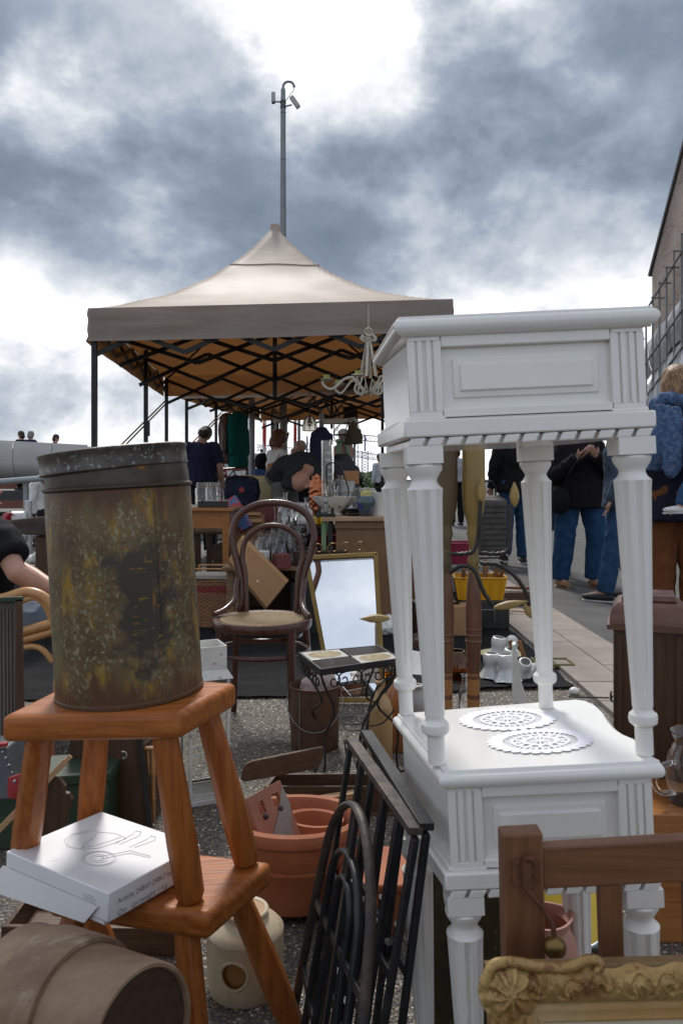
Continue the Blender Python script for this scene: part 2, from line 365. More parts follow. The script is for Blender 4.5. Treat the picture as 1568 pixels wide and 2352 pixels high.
# loose relief of the washed pebbles where the ground is near: one mass nobody could count
def pebbles():
    rng = np.random.default_rng(3)
    base = []
    for i in range(6):
        a = math.pi * 2 * i / 6; base.append((math.cos(a), math.sin(a), 0.0))
    for i in range(6):
        a = math.pi * 2 * (i + .5) / 6; base.append((math.cos(a) * .66, math.sin(a) * .66, 0.42))
    base.append((0, 0, 0.6)); base = np.array(base)
    fc = []
    for i in range(6): j = (i + 1) % 6; fc += [(i, j, 6 + i), (j, 6 + j, 6 + i), (6 + i, 6 + j, 12)]
    fc = np.array(fc)
    pts = []
    y = 1.35
    while y < 4.2:
        half = 0.52 * y
        step = 0.0085 + 0.0016 * (y - 1.35)
        xs = np.arange(-half, min(half, 1.19), step)
        pts.append(np.stack([xs + rng.uniform(-.4, .4, len(xs)) * step, np.full(len(xs), y) + rng.uniform(-.4, .4, len(xs)) * step, np.full(len(xs), step)], 1))
        y += step * 0.95
    p = np.concatenate(pts); n = len(p)
    keep = rng.random(n) < 0.8; p = p[keep]; n = len(p)
    sz = p[:, 2] * rng.uniform(0.34, 0.62, n); asp = rng.uniform(0.65, 1.0, n); an = rng.uniform(0, math.pi, n)
    bx = base[None, :, 0] * sz[:, None]; by = base[None, :, 1] * (sz * asp)[:, None]
    X = bx * np.cos(an)[:, None] - by * np.sin(an)[:, None] + p[:, 0:1]; Y = bx * np.sin(an)[:, None] + by * np.cos(an)[:, None] + p[:, 1:2]
    Z = base[None, :, 2] * (sz * rng.uniform(.4, .9, n))[:, None]
    co = np.stack([X, Y, Z], 2).reshape(-1, 3)
    faces = (fc[None] + (np.arange(n) * 13)[:, None, None]).reshape(-1, 3)
    me = bpy.data.meshes.new('gravel'); me.vertices.add(len(co)); me.vertices.foreach_set('co', co.ravel())
    me.loops.add(faces.size); me.loops.foreach_set('vertex_index', faces.ravel().astype(np.int32))
    me.polygons.add(len(faces)); me.polygons.foreach_set('loop_start', np.arange(0, faces.size, 3, dtype=np.int32))
    me.update(calc_edges=True); me.polygons.foreach_set('use_smooth', np.ones(len(faces), dtype=bool))
    pal = np.array([(.06, .052, .045), (.09, .078, .064), (.13, .105, .08), (.17, .15, .125), (.115, .115, .115), (.30, .28, .25), (.42, .40, .36), (.14, .095, .065), (.05, .05, .05)])
    w = np.array([.15, .2, .17, .12, .13, .07, .03, .07, .06]); idx = rng.choice(len(pal), n, p=w / w.sum())
    col = np.concatenate([pal[idx] * np.array([1.08, 1.0, .88]) * rng.uniform(.8, 1.2, (n, 1)), np.ones((n, 1))], 1)
    at = me.color_attributes.new('pebble', 'FLOAT_COLOR', 'POINT'); at.data.foreach_set('color', np.repeat(col, 13, 0).ravel())
    m = bpy.data.materials.new('pebble_stone'); m.use_nodes = True; N = m.node_tree.nodes
    a = N.new('ShaderNodeAttribute'); a.attribute_name = 'pebble'; m.node_tree.links.new(a.outputs['Color'], N['Principled BSDF'].inputs['Base Color'])
    N['Principled BSDF'].inputs['Roughness'].default_value = 0.55
    me.materials.append(m); o = bpy.data.objects.new('gravel', me); COL.objects.link(o); o.location = (0, 0, 0.0005)
    tag(o, 'small washed pebbles set in the brown-grey ground', 'gravel', kind='stuff')
pebbles()
# ================================================================ foreground: the two white side tables
TILT = -0.045
M_white = mat('white_gloss_paint', (0.73, 0.715, 0.69), 0.20, col2=(0.77, 0.755, 0.73), scale=4, bump=0.05, bscale=70, coat=0.5, spots=(0.46, 0.40, 0.33), spot_scale=34, spot_amt=0.725)
M_white_leg = mat('white_satin_paint', (0.73, 0.715, 0.69), 0.33, col2=(0.77, 0.755, 0.73), scale=7, bump=0.08, bscale=90, coat=0.15)
def white_table(label, loc, wf, b0, b1, d, h, top_poly=None, name='side_table', e=0.018):
    t = thing(name, label, 'side table', loc, (0, TILT, 0))
    legs = [(0, 0), (wf, 0), (b1, d), (b0, d)]
    # tapered fluted legs on a turned foot
    zb = h - 0.193                                   # underside of the rope moulding
    leg_mesh = None
    for (x, y) in legs:
        q = M()
        prof = [(0.0125, 0), (0.0125, 0.040), (0.014, 0.041), (0.0195, 0.046), (0.0205, 0.052), (0.0195, 0.058), (0.015, 0.062), (0.0135, 0.066), (0.0145, 0.07)]
        n = 96; lt = zb - 0.052
        fl = lambda a, i: 1.0
        q.lathe(prof, 24)
        pr2 = [(0.0145, 0.0695), (0.0150, 0.09), (0.0155, 0.10), (0.0255, lt - 0.012), (0.0265, lt)]
        q.lathe(pr2, n, wob=lambda a, i: 1.0 - (0.15 if (i in (2, 3) and math.cos(a * 8) > 0.45) else 0.0))
        q.lathe([(0.0265, lt), (0.022, lt + 0.004), (0.0185, lt + 0.010), (0.0185, lt + 0.014), (0.022, lt + 0.020), (0.0265, lt + 0.027), (0.0275, lt + 0.033), (0.024, lt + 0.036)], 24)
        q.box((0, 0, zb - 0.003), (0.052, 0.052, 0.025))
        o = q.build('leg', M_white_leg, t, bevel=0.0012)
        o.location = (x, y, 0)
    # apron body
    fx0, fx1, fy = -e, wf + e, -e
    pl = [(fx0, fy), (fx1, fy), (b1 + e, d + e), (b0 - e, d + e)]
    z0, z1 = h - 0.182, h - 0.020
    q = M(); q.prism([(fx0 + .006, fy + .008), (fx1 - .006, fy + .008), (b1 + e - .004, d + e), (b0 - e + .004, d + e)], z0 + 0.02, z1 + 0.004)
    body = q.build('apron', M_white, t, bevel=0.001)
    # front face: stiles, rails, recessed field and raised panel
    w = fx1 - fx0; st = 0.048
    q = M()
    zf0, zf1 = h - 0.147, h - 0.022
    q.box((fx0 + w / 2, fy + 0.004, (zf1 + zf1 - 0.022) / 2), (w - 2 * st, 0.014, 0.022))
    q.box((fx0 + w / 2, fy + 0.004, zf0 + 0.0075), (w - 2 * st, 0.014, 0.015))
    q.build('drawer_rail', M_white, t, bevel=0.002)
    for sx in (fx0 + st / 2, fx1 - st / 2):
        q = M(); q.box((sx, fy + 0.006, (zf0 + zf1) / 2), (st - .001, 0.010, zf1 - zf0))
        # three flutes: ridges stand proud between them
        rz0, rz1 = zf0 + 0.012, zf1 - 0.012
        for dx, wd in ((-0.0185, .011), (-0.0062, .0072), (0.0062, .0072), (0.0185, .011)):
            q.box((sx + dx, fy - 0.0008, (rz0 + rz1) / 2), (wd, 0.0038, rz1 - rz0))
        for zz, hh in ((zf0 + 0.006, 0.012), (zf1 - 0.006, 0.012)):
            q.box((sx, fy - 0.0008, zz), (st - 0.002, 0.0038, hh))
        q.build('fluted_stile', M_white, t, bevel=0.0007)
    q = M()
    px0, px1, pz0, pz1 = fx0 + st + 0.016, fx1 - st - 0.016, zf0 + 0.030, zf1 - 0.038
    def ring(x0, x1, a0, a1, y): return [V((x0, y, a0)), V((x1, y, a0)), V((x1, y, a1)), V((x0, y, a1))]
    r1 = ring(px0, px1, pz0, pz1, fy + 0.010); r2 = ring(px0 + .001, px1 - .001, pz0 + .001, pz1 - .001, fy + 0.004)
    r3 = ring(px0 + .009, px1 - .009, pz0 + .009, pz1 - .009, fy + 0.003); r4 = ring(px0 + .011, px1 - .011, pz0 + .011, pz1 - .011, fy - 0.001)
    vs = r1 + r2 + r3 + r4; fs = []
    for k in range(3):
        for i in range(4): fs.append((k * 4 + i, k * 4 + (i + 1) % 4, k * 4 + 4 + (i + 1) % 4, k * 4 + 4 + i))
    fs.append((12, 13, 14, 15)); q.add(vs, fs)
    q.build('drawer_front', M_white, t, bevel=0.0006, angle=25)
    # base moulding and rope moulding under it, round three sides
    def off(o_): return [(fx0 - o_, fy - o_), (fx1 + o_, fy - o_), (b1 + e + o_, d + e + o_), (b0 - e - o_, d + e + o_)]
    q = M(); q.prism(off(0.010), h - 0.171, h - 0.147); q.prism(off(0.003), h - 0.1475, h - 0.141)
    q.build('base_moulding', M_white, t, bevel=0.0025)
    q = M(); c4 = off(0.006)
    for a, b in ((0, 1),):
        A, B = V((*c4[a], h - 0.178)), V((*c4[b], h - 0.178)); ln = (B - A).length; nseg = max(4, round(ln / 0.027)); tdir = (B - A).normalized()
        for i in range(nseg):
            x0_, x1_ = A.x + ln * (i + .02) / nseg, A.x + ln * (i + .80) / nseg; yA = A.y; zA = A.z; sk = .005
            q.hexa([(x0_, yA - .003, zA - .006), (x1_, yA - .0015, zA - .006), (x1_, yA + .008, zA - .006), (x0_, yA + .008, zA - .006)], [(x0_ + sk, yA - .0015, zA + .006), (x1_ + sk, yA - .004, zA + .006), (x1_ + sk, yA + .008, zA + .006), (x0_ + sk, yA + .008, zA + .006)])
    q.prism(off(-0.004), h - 0.184, h - 0.172)
    q.build('rope_moulding', M_white, t, bevel=.0018)
    # top with rounded nosing
    tp = top_poly or [(fx0 - .019, fy - .018), (fx1 + .019, fy - .018), (b1 + e + .012, d + e + .01), (b0 - e - .012, d + e + .01)]
    cx = sum(p[0] for p in tp) / len(tp); cy = sum(p[1] for p in tp) / len(tp)
    def shrink(o_): return [(p[0] + (cx - p[0]) / math.hypot(cx - p[0], cy - p[1]) * o_, p[1] + (cy - p[1]) / math.hypot(cx - p[0], cy - p[1]) * o_) for p in tp]
    q = M(); layers = [(0.014, -0.028), (0.010, -0.026), (0.004, -0.022), (0.0005, -0.017), (0, -0.013), (0.001, -0.009), (0.004, -0.0055), (0.0075, -0.004), (0.008, -0.001), (0.009, 0.0)]
    n = len(tp); vs = []
    for o_, z in layers: vs += [V((a, b, h + z)) for a, b in shrink(o_ * 1.25)]
    fs = [(k * n + i, k * n + (i + 1) % n, (k + 1) * n + (i + 1) % n, (k + 1) * n + i) for k in range(len(layers) - 1) for i in range(n)]
    fs += [tuple(range(n - 1, -1, -1)), tuple((len(layers) - 1) * n + i for i in range(n))]
    q.add(vs, fs); q.build('table_top', M_white, t, angle=35)
    return t
up_z = 0.637
# plan of the lower top from its outline in the picture (S-curved right side)
lower_pix = [(1010, 1757), (1526, 1741), (1500, 1722), (1470, 1703), (1445, 1692), (1425, 1676), (1408, 1656), (1390, 1634), (1368, 1617), (1345, 1607), (1322, 1604), (1100, 1622), (900, 1640)]
def lower_plan():
    out = []; X0, Y0 = 0.196, 1.139
    for u, v in lower_pix:
        z = 0.640
        for _ in range(4):
            p = PZ(u, v, z); z = 0.640 - TILT * (p.x - X0)
        p = PZ(u, v, z); out.append((p.x - X0 + .029, p.y - Y0))
    out[0] = (-0.031, -0.036); out[1] = (0.286, -0.036); out[2] = (0.280, -0.015)
    return out
lower_table = white_table('lower white side table with curved top carrying two lace doilies', (0.196, 1.139, 0), 0.254, -0.050, 0.215, 0.19, 0.640, lower_plan())
upper_table = white_table('upper white side table stacked on the other, its feet on the doily table', (0.138, 1.140, up_z + 0.0015), 0.301, -0.024, 0.222, 0.245, 0.642)
# lace doilies
M_lace = mat('white_lace', (0.80, 0.80, 0.86), 0.9, bump=0.4, bscale=300)
def doily(label, c, rx, ry, seed):
    t = thing('doily', label, 'doily', c, (0, TILT, 0.1), group='lace doilies on the white table')
    q = M(); rnd = random.Random(seed); n = 72
    def P2(r, a, z=0.0): return V((rx * r * math.cos(a), ry * r * math.sin(a), z))
    # solid rings
    for r0, r1 in ((0.0, 0.10), (0.26, 0.36), (0.50, 0.56), (0.70, 0.84)):
        for i in range(n):
            a0, a1 = 2 * math.pi * i / n, 2 * math.pi * (i + 1) / n
            q.add([P2(r0 if r0 else 0.001, a0), P2(r1, a0, .0008), P2(r1, a1, .0008), P2(r0 if r0 else 0.001, a1)], [(0, 1, 2, 3)])
    # spokes and petals between the rings, scalloped edge
    for k in range(14):
        a = 2 * math.pi * k / 14
        for r0, r1, w in ((0.09, 0.27, 0.11), (0.35, 0.51, 0.10)):
            q.add([P2(r0, a - w * .5, .0004), P2((r0 + r1) / 2, a - w, .0006), P2(r1, a - w * .5, .0004), P2(r1, a + w * .5, .0004), P2((r0 + r1) / 2, a + w, .0006), P2(r0, a + w * .5, .0004)], [(0, 1, 2, 3, 4, 5)])
    for k in range(36):
        a = 2 * math.pi * k / 36
        q.add([P2(0.555, a - .03, .0004), P2(0.705, a - .015, .0004), P2(0.705, a + .045, .0004), P2(0.555, a + .03, .0004)], [(0, 1, 2, 3)])
    for k in range(30):
        a = 2 * math.pi * k / 30; w = 2 * math.pi / 60
        q.add([P2(0.83, a - w, .0005), P2(0.94, a - w * .9, .0008), P2(1.0, a - w * .3, .001), P2(1.0, a + w * .3, .001), P2(0.94, a + w * .9, .0008), P2(0.83, a + w, .0005)], [(0, 1, 2, 3, 4, 5)])
    for p in q.v: p.z *= .35
    q.build('lace', M_lace, t, smooth=False, weld=False)
def on_lower(u, v):
    p = PZ(u, v, 0.640); z = 0.640 - TILT * (p.x - 0.167); p = PZ(u, v, z + 0.002); return (p.x, p.y, z + 0.0012)
doily('round white lace doily farther back on the white tabletop', on_lower(1165, 1650), 0.083, 0.060, 1)
doily('larger white lace doily near the front edge of the white tabletop', on_lower(1240, 1700), 0.083, 0.055, 2)

# ================================================================ foreground: two stools, tin, cardboard box, wooden measure
M_stool = wood('orange_varnished_beech', (0.235, 0.062, 0.011), (0.385, 0.130, 0.028), 0.44, 'x', 0.06)
M_stool_leg = wood('orange_varnished_leg', (0.22, 0.057, 0.010), (0.365, 0.120, 0.025), 0.46, 'z', 0.06)
def stool(label, corners, top, th, feet, zf):
    c = sum((V((*p, 0)) for p in corners), V()) / 4
    t = thing('stool', label, 'stool', (c.x, c.y, zf), (0, 0, 0), world_coords=True)
    tl = lambda p: top + 0.045 * (p[0] - c.x)          # the same sideways lean as the tables beside it
    q = M(); q.hexa([(*p, tl(p) - th) for p in corners], [(*p, tl(p)) for p in corners])
    q.build('seat', M_stool, t, bevel=0.012, seg=4)
    for k, (f, p) in enumerate(zip(feet, corners)):
        pc = V((*p, 0)); s = c + (pc - c) * 0.70
        a = V((s.x, s.y, tl(s) - th + 0.006)); b = V(f)
        q = M(); d = (a - b)
        q.tube([b + d * 0.0, b + d * 0.012, b + d * 0.04, b + d * 0.35, b + d * 0.8, a], [0.012, 0.0205, 0.0245, 0.0265, 0.0235, 0.0215], 8, side=(1, 0.4, 0))
        q.build('leg', M_stool_leg, t, bevel=0.0025)
    return t
FRu = V((-0.259, 1.272)); BRu = V((-0.191, 1.450)); FLu = V((-0.562, 1.297)); BLu = V((-0.505, 1.575))
FRl = V((-0.217, 1.282)); BRl = V((-0.127, 1.455)); FLl = V((-0.510, 1.375)); BLl = V((-0.600, 1.610))
lz = lambda x: 0.333 + 0.045 * (x + 0.33)
lower_stool = stool('lower wooden stool carrying the other stool and the white box', [FLl, FRl, BRl, BLl], 0.333, 0.045,
                    [(-0.560, 1.30, 0), (-0.225, 1.262, 0), (-0.090, 1.50, 0), (-0.42, 1.55, 0)], 0)
upper_stool = stool('upper wooden stool holding the tall rusty tin', [FLu, FRu, BRu, BLu], 0.667, 0.045,
                    [(-0.590, 1.455, lz(-.59)), (-0.253, 1.330, lz(-.253)), (-0.172, 1.448, lz(-.172)), (-0.515, 1.605, lz(-.515))], 0.333)
def tin_mat():
    m = bpy.data.materials.new('rusty_printed_tin'); m.use_nodes = True; nt = m.node_tree; N = nt.nodes; L = nt.links; b = N['Principled BSDF']
    tc = N.new('ShaderNodeTexCoord')
    def nz(sc, det, st=(1, 1, 1), off=(0, 0, 0), rough=.65):
        mp = N.new('ShaderNodeMapping'); mp.inputs['Scale'].default_value = st; mp.inputs['Location'].default_value = off; L.new(tc.outputs['Object'], mp.inputs[0])
        n = N.new('ShaderNodeTexNoise'); n.inputs['Scale'].default_value = sc; n.inputs['Detail'].default_value = det; n.inputs['Roughness'].default_value = rough
        L.new(mp.outputs[0], n.inputs['Vector']); return n.outputs['Fac']
    def step(x, a, w=.05):
        r = N.new('ShaderNodeMapRange'); r.inputs[1].default_value = a; r.inputs[2].default_value = a + w; L.new(x, r.inputs[0]); return r.outputs[0]
    def mixc(f, a, c):
        x = N.new('ShaderNodeMixRGB'); L.new(f, x.inputs[0])
        if isinstance(a, tuple): x.inputs[1].default_value = (*a, 1)
        else: L.new(a, x.inputs[1])
        x.inputs[2].default_value = (*c, 1); return x.outputs[0]
    def mul(a, b_):
        x = N.new('ShaderNodeMath'); x.operation = 'MULTIPLY'; L.new(a, x.inputs[0]); L.new(b_, x.inputs[1]); return x.outputs[0]
    c = mixc(step(nz(11, 7), .38, .25), (0.075, 0.047, 0.024), (0.150, 0.100, 0.045))
    c = mixc(step(nz(12, 8, (1, 1, .6), (3, 1, 2)), .50, .14), c, (0.125, 0.112, 0.045))
    c = mixc(step(nz(26, 9, (1.2, 1.2, .5), (1, 5, 3)), .55, .08), c, (0.25, 0.15, 0.022))
    c = mixc(mul(step(nz(150, 8, (1, 1, .8), (2, 2, 8)), .54, .08), step(nz(5, 4, (1, 1, 1), (6, 1, 4)), .46, .10)), c, (0.25, 0.225, 0.15))
    c = mixc(mul(step(nz(170, 6, (1, 1, .3), (9, 3, 1)), .60, .06), step(nz(6, 3), .5, .1)), c, (0.32, 0.295, 0.22))
    # a dark printed figure left on the front, with yellow dashes on it
    mp = N.new('ShaderNodeVectorMath'); mp.operation = 'SUBTRACT'; L.new(tc.outputs['Object'], mp.inputs[0]); mp.inputs[1].default_value = (0.058, -0.12, 0.165)
    sc_ = N.new('ShaderNodeVectorMath'); sc_.operation = 'MULTIPLY'; L.new(mp.outputs[0], sc_.inputs[0]); sc_.inputs[1].default_value = (20, 3, 8.0)
    ln = N.new('ShaderNodeVectorMath'); ln.operation = 'LENGTH'; L.new(sc_.outputs[0], ln.inputs[0])
    wb = N.new('ShaderNodeMath'); wb.operation = 'MULTIPLY_ADD'; L.new(nz(22, 7), wb.inputs[0]); wb.inputs[1].default_value = 3.0; L.new(ln.outputs['Value'], wb.inputs[2])
    fig = N.new('ShaderNodeMapRange'); fig.inputs[1].default_value = 2.55; fig.inputs[2].default_value = 2.15; L.new(wb.outputs[0], fig.inputs[0])
    c = mixc(fig.outputs[0], c, (0.048, 0.038, 0.030))
    dash = mul(step(nz(50, 3, (.8, .8, 2.6), (4, 4, 4), .5), .63, .04), fig.outputs[0])
    c = mixc(dash, c, (0.17, 0.11, 0.018))
    # rust creeping from the rims and the seam
    sz = N.new('ShaderNodeSeparateXYZ'); L.new(tc.outputs['Object'], sz.inputs[0])
    def band(z0, z1):
        r = N.new('ShaderNodeMapRange'); r.inputs[1].default_value = z0; r.inputs[2].default_value = z1; r.inputs[3].default_value = 0; r.inputs[4].default_value = .32; L.new(sz.outputs[2], r.inputs[0]); return r.outputs[0]
    ad = N.new('ShaderNodeMath'); ad.operation = 'ADD'; L.new(band(.09, .0), ad.inputs[0]); L.new(nz(18, 8, (1, 1, .35), (7, 7, 1)), ad.inputs[1])
    ad2 = N.new('ShaderNodeMath'); ad2.operation = 'ADD'; L.new(ad.outputs[0], ad2.inputs[0]); L.new(band(.30, .36), ad2.inputs[1])
    c = mixc(step(ad2.outputs[0], .60, .16), c, (0.085, 0.040, 0.020))
    c = mixc(step(nz(34, 9, (1, 1, .3), (2, 8, 5)), .62, .05), c, (0.20, 0.085, 0.018))
    L.new(c, b.inputs['Base Color']); b.inputs['Metallic'].default_value = 0.0; b.inputs['Specular IOR Level'].default_value = .3; b.inputs['Roughness'].default_value = 0.5
    bp = N.new('ShaderNodeBump'); bp.inputs['Strength'].default_value = 0.35; bp.inputs['Distance'].default_value = 0.002
    L.new(nz(50, 6), bp.inputs['Height']); L.new(bp.outputs[0], b.inputs['Normal'])
    return m
M_tin = tin_mat()
M_tinrust = mat('rusted_tin_rim', (0.045, 0.033, 0.026), 0.5, 0.5, col2=(0.085, 0.066, 0.052), scale=14, spots=(0.30, 0.105, 0.015), spot_scale=11, spot_amt=0.60, bump=0.3)
M_tinlid = mat('speckled_tin_lid', (0.050, 0.042, 0.037), 0.45, 0.6, col2=(0.10, 0.09, 0.082), scale=16, spots=(0.26, 0.26, 0.24), spot_scale=110, spot_amt=0.57, bump=0.3)
tin_c = V((-0.381, 1.424, 0.667 - 0.002))
tin = thing('tin_canister', 'tall rusty round tin with crooked lid standing on the upper stool', 'tin', tin_c, (0, -0.058, 0))
RT = 0.1295; tin.scale = (1, 1, 1.035)
q = M(); q.lathe([(RT - .004, 0.0), (RT + .001, 0.003), (RT + .001, 0.008), (RT - .001, 0.010), (RT - .002, 0.2), (RT - .002, 0.352), (RT - .003, 0.354)], 72); q.build('body', M_tin, tin)
q = M(); q.lathe([(RT - .003, 0.354), (RT + .001, 0.357), (RT + .001, 0.3605), (RT - .004, 0.363), (RT - .0045, 0.375), (RT - .006, 0.392), (RT - .009, 0.404)], 72); q.build('neck_band', M_tinrust, tin)
q = M(); q.lathe([(RT - .001, 0.0), (RT + .0005, .0015), (RT + .0005, 0.004), (RT - .001, 0.006), (RT - .001, 0.028), (RT + .001, 0.031), (RT + .001, 0.035), (RT - .003, 0.0365), (RT - .006, 0.033), (RT - .03, 0.030), (0.001, 0.030)], 72)
lid = q.build('lid', M_tinlid, tin); lid.location = (-0.004, 0, 0.388); lid.rotation_euler = (0.01, -0.05, 0)
q = M()
for k in range(3): q.box((0, 0, 0), (0.0015, 0.0015, 0.0015))
q = M(); q.bar((RT * math.sin(.75), -RT * math.cos(.75), .01), (RT * math.sin(.75), -RT * math.cos(.75), .35), .004, .0016, (0, 0, 1)); q.build('seam', M_tin, tin)

# white cardboard box with a line drawing of a wheelbarrow
M_box = mat('white_cardboard', (0.68, 0.68, 0.69), 0.5, col2=(0.74, 0.74, 0.75), scale=5, bump=0.05, spots=(0.60, 0.59, 0.57), spot_scale=12, spot_amt=0.68, coat=0.12)
M_card = mat('brown_cardboard', (0.30, 0.165, 0.075), 0.85, col2=(0.345, 0.195, 0.092), scale=4, bump=0.1, bscale=50)
M_print = mat('grey_print', (0.50, 0.50, 0.52), 0.7)
M_printd = mat('dark_print', (0.22, 0.22, 0.22), 0.7)
zt = 0.392
bF = PZ(248, 2053, zt); bL = PZ(-3, 1963, zt); bR = PZ(459, 1934, zt)
ex = (bR - bF); ey = (bL - bF); lx, ly = ex.length, ey.length; ex.normalize(); ey = (ey - ex * ey.dot(ex)).normalized()
ang = math.atan2(ex.y, ex.x)
bx_root = thing('cardboard_box', 'flat white cardboard box with wheelbarrow drawing lying on the lower stool', 'box', (bF.x, bF.y, zt - 0.0555), (0.0, 0.022, ang))
hB = 0.055
q = M()
q.box((lx / 2, ly / 2, hB - 0.0235), (lx, ly, 0.047)); q.build('lid', M_box, bx_root, bevel=0.002)
q = M(); q.box((lx / 2 - 0.004, ly / 2 + .008, 0.0045), (lx - 0.012, ly - 0.006, 0.009)); tray = q.build('tray', M_box, bx_root, bevel=0.0015)
q = M(); q.hexa([(0.02, ly - .004, .0), (.02, ly - .004, .001), (.02, ly + .03, -.02), (.02, ly + .03, -.021)], [(lx * .7, ly - .004, .012), (lx * .7, ly - .004, .013), (lx * .7, ly + .03, .0), (lx * .7, ly + .03, -.001)])
q = M()                                # slipped flap along the far-left long side
q.add([V((-0.002, 0.02, 0.03)), V((-0.002, ly + .004, 0.03)), V((-0.006, ly + .05, -0.022)), V((-0.004, 0.05, -0.004))], [(0, 1, 2, 3)])
q.add([V((-0.0035, 0.02, 0.03)), V((-0.0035, ly + .004, 0.03)), V((-0.0075, ly + .05, -0.022)), V((-0.0055, 0.05, -0.004))], [(3, 2, 1, 0)]); q.build('flap', M_box, bx_root, smooth=False)
# drawing, in the lid's plane: x along the short side F->R, y along F->L ; picture reads from the F-L side
q = M(); zt2 = hB + 0.0004
def dl(pts, closed=False, w=0.0007):
    p = [V((lx * (0.10 + 0.80 * a), ly * (0.90 - 0.80 * b), zt2)) for a, b in pts]
    q.tube(p, (w, 0.00025), 4, closed, side=(0, 0, 1)) if False else q.tube(p, w * .55, 4, closed)
wc = (0.30, 0.62)
for rr in (0.165, 0.145, 0.085, 0.05): dl([(wc[0] + rr * math.cos(R(a)) * 0.92, wc[1] + rr * math.sin(R(a)) * 0.92) for a in range(0, 360, 12)], True)
dl([(0.30, 0.22), (0.38, 0.10), (0.52, 0.06), (0.70, 0.12), (0.72, 0.22), (0.80, 0.36), (0.78, 0.52), (0.62, 0.50), (0.46, 0.47), (0.33, 0.36), (0.30, 0.22)])
dl([(0.33, 0.36), (0.44, 0.30), (0.60, 0.27), (0.72, 0.22)]); dl([(0.36, 0.34), (0.46, 0.40), (0.63, 0.44), (0.78, 0.46)])
dl([(0.33, 0.20), (0.40, 0.13), (0.52, 0.09), (0.66, 0.14)])
for dx in (0.0, 0.15): dl([(0.62 + dx * .2, 0.52 + dx), (0.90, 0.50 + dx * 1.2), (0.97, 0.47 + dx * 1.2), (0.985, 0.53 + dx * 1.2), (0.94, 0.545 + dx * 1.2), (0.92, 0.57 + dx * 1.2), (0.64 + dx * .2, 0.56 + dx)])
dl([(0.30, 0.64), (0.48, 0.72), (0.56, 0.76), (0.60, 0.95)]); dl([(0.33, 0.60), (0.50, 0.68), (0.60, 0.72), (0.63, 0.94), (0.60, 0.95)])
q.build('drawing', M_print, bx_root, smooth=False)
tx = text('lettering', 'Article 24867-24867 location R', 0.0128, M_printd, bx_root, (0.018, -0.0006, 0.030), (R(90), 0, 0))
text('lettering', 'Qty  1pc/weight 1 Kg', 0.0128, M_printd, bx_root, (0.018, -0.0006, 0.012), (R(90), 0, 0))
q = M()
for k in range(5): q.box((-0.0006, 0.045, 0.040 - k * 0.0036), (0.0006, 0.030 - (0.008 if k == 0 else 0), 0.0014))
q.build('printed_panel', M_print, bx_root, smooth=False)
for o_ in bx_root.children:
    if o_.name.startswith('printed_panel'): o_.location = (0, 0, 0)

# bent-wood grain measure lying on its side
M_bent = mat('weathered_bentwood', (0.12, 0.068, 0.040), 0.62, col2=(0.25, 0.165, 0.108), scale=12, stretch=(0.35, 1, 1), bump=0.4, spots=(0.30, 0.235, 0.175), spot_scale=8, spot_amt=0.62)
M_bentin = wood('dark_shaded_wood', (0.028, 0.014, 0.008), (0.05, 0.026, 0.015), 0.75, 'x', 0)  # colour darkened to paint in the shade inside the measure
mo = P(330, 2384, 0.985)                    # centre of the mouth
mroot = thing('grain_measure', 'round bentwood grain measure lying on its side below the stools', 'measure', mo, (0, 0, 0))
ax = V((0.82, -0.56, 0.12)).normalized(); oth = ax.cross(V((0, 0, 1))).normalized(); side = oth.cross(ax)
mx = Matrix((oth, side, ax)).transposed(); RM = 0.083; cM = V((0, 0, 0))
q = M(); q.lathe([(RM, -0.26), (RM, -.004), (RM - .002, 0), (RM - .006, 0), (RM - .008, -.004), (RM - .008, -0.25), (0.001, -0.25), (0.001, -0.26), (RM, -0.26)], 64, cM, mx); q.build('hoop', M_bent, mroot)
q = M(); q.lathe([(RM + .0008, -0.20), (RM + .007, -0.20), (RM + .008, -.197), (RM + .008, -.118), (RM + .007, -.115), (RM + .0008, -.115), (RM + .0008, -.20)], 64, cM, mx); q.build('band', M_bent, mroot)
q = M(); q.lathe([(RM - .0085, -.006), (RM - .0085, -.247)], 48, cM, mx); q.build('mouth_shade', M_bentin, mroot)  # near-black sleeve puts the shade of the hollow into its colour
mcr = thing('slatted_crate', 'slatted wooden crate carrying the grain measure', 'crate', (mo.x - .14, mo.y + .08, 0), (0, 0, R(-32))); hcr = mo.z - RM - .004
for zz_ in (.04, .12, .20):
    if zz_ < hcr - .02:
        for y_ in (-.12, .12): q = M(); q.box((0, y_, zz_), (.40, .012, .06)); q.build('slat', M_bentin, mcr, bevel=.002)
        for x_ in (-.194, .194): q = M(); q.box((x_, 0, zz_), (.012, .228, .06)); q.build('slat', M_bentin, mcr, bevel=.002)
q = M(); q.box((0, 0, hcr - .007), (.40, .25, .012)); q.build('lid', M_bentin, mcr, bevel=.002)

# ================================================================ foreground right: brown wooden frame with latch, gilt frame
M_gate = wood('red_brown_wood', (0.110, 0.042, 0.019), (0.170, 0.074, 0.034), 0.5, 'z', 0.08)
M_gatex = wood('red_brown_wood_rail', (0.110, 0.042, 0.019), (0.175, 0.076, 0.035), 0.5, 'x', 0.08)
M_rust = mat('rusty_iron', (0.085, 0.030, 0.015), 0.75, 0.3, col2=(0.15, 0.065, 0.032), scale=30, bump=0.4)
M_brass = mat('old_brass', (0.24, 0.155, 0.055), 0.42, 0.85, col2=(0.15, 0.085, 0.035), scale=18, bump=0.15)
gt = thing('old_gate', 'brown wooden gate piece with rusty latch and ball weight before the white tables', 'gate', P(1290, 2300, 0.93) * 1.0, (0, 0, 0), world_coords=False)
gY = 0.93; gt.location = (0, gY, 0)
k = gY / F
Xp = lambda u: (u - CU) * k
Zp = lambda v: H + (HV - v) * k
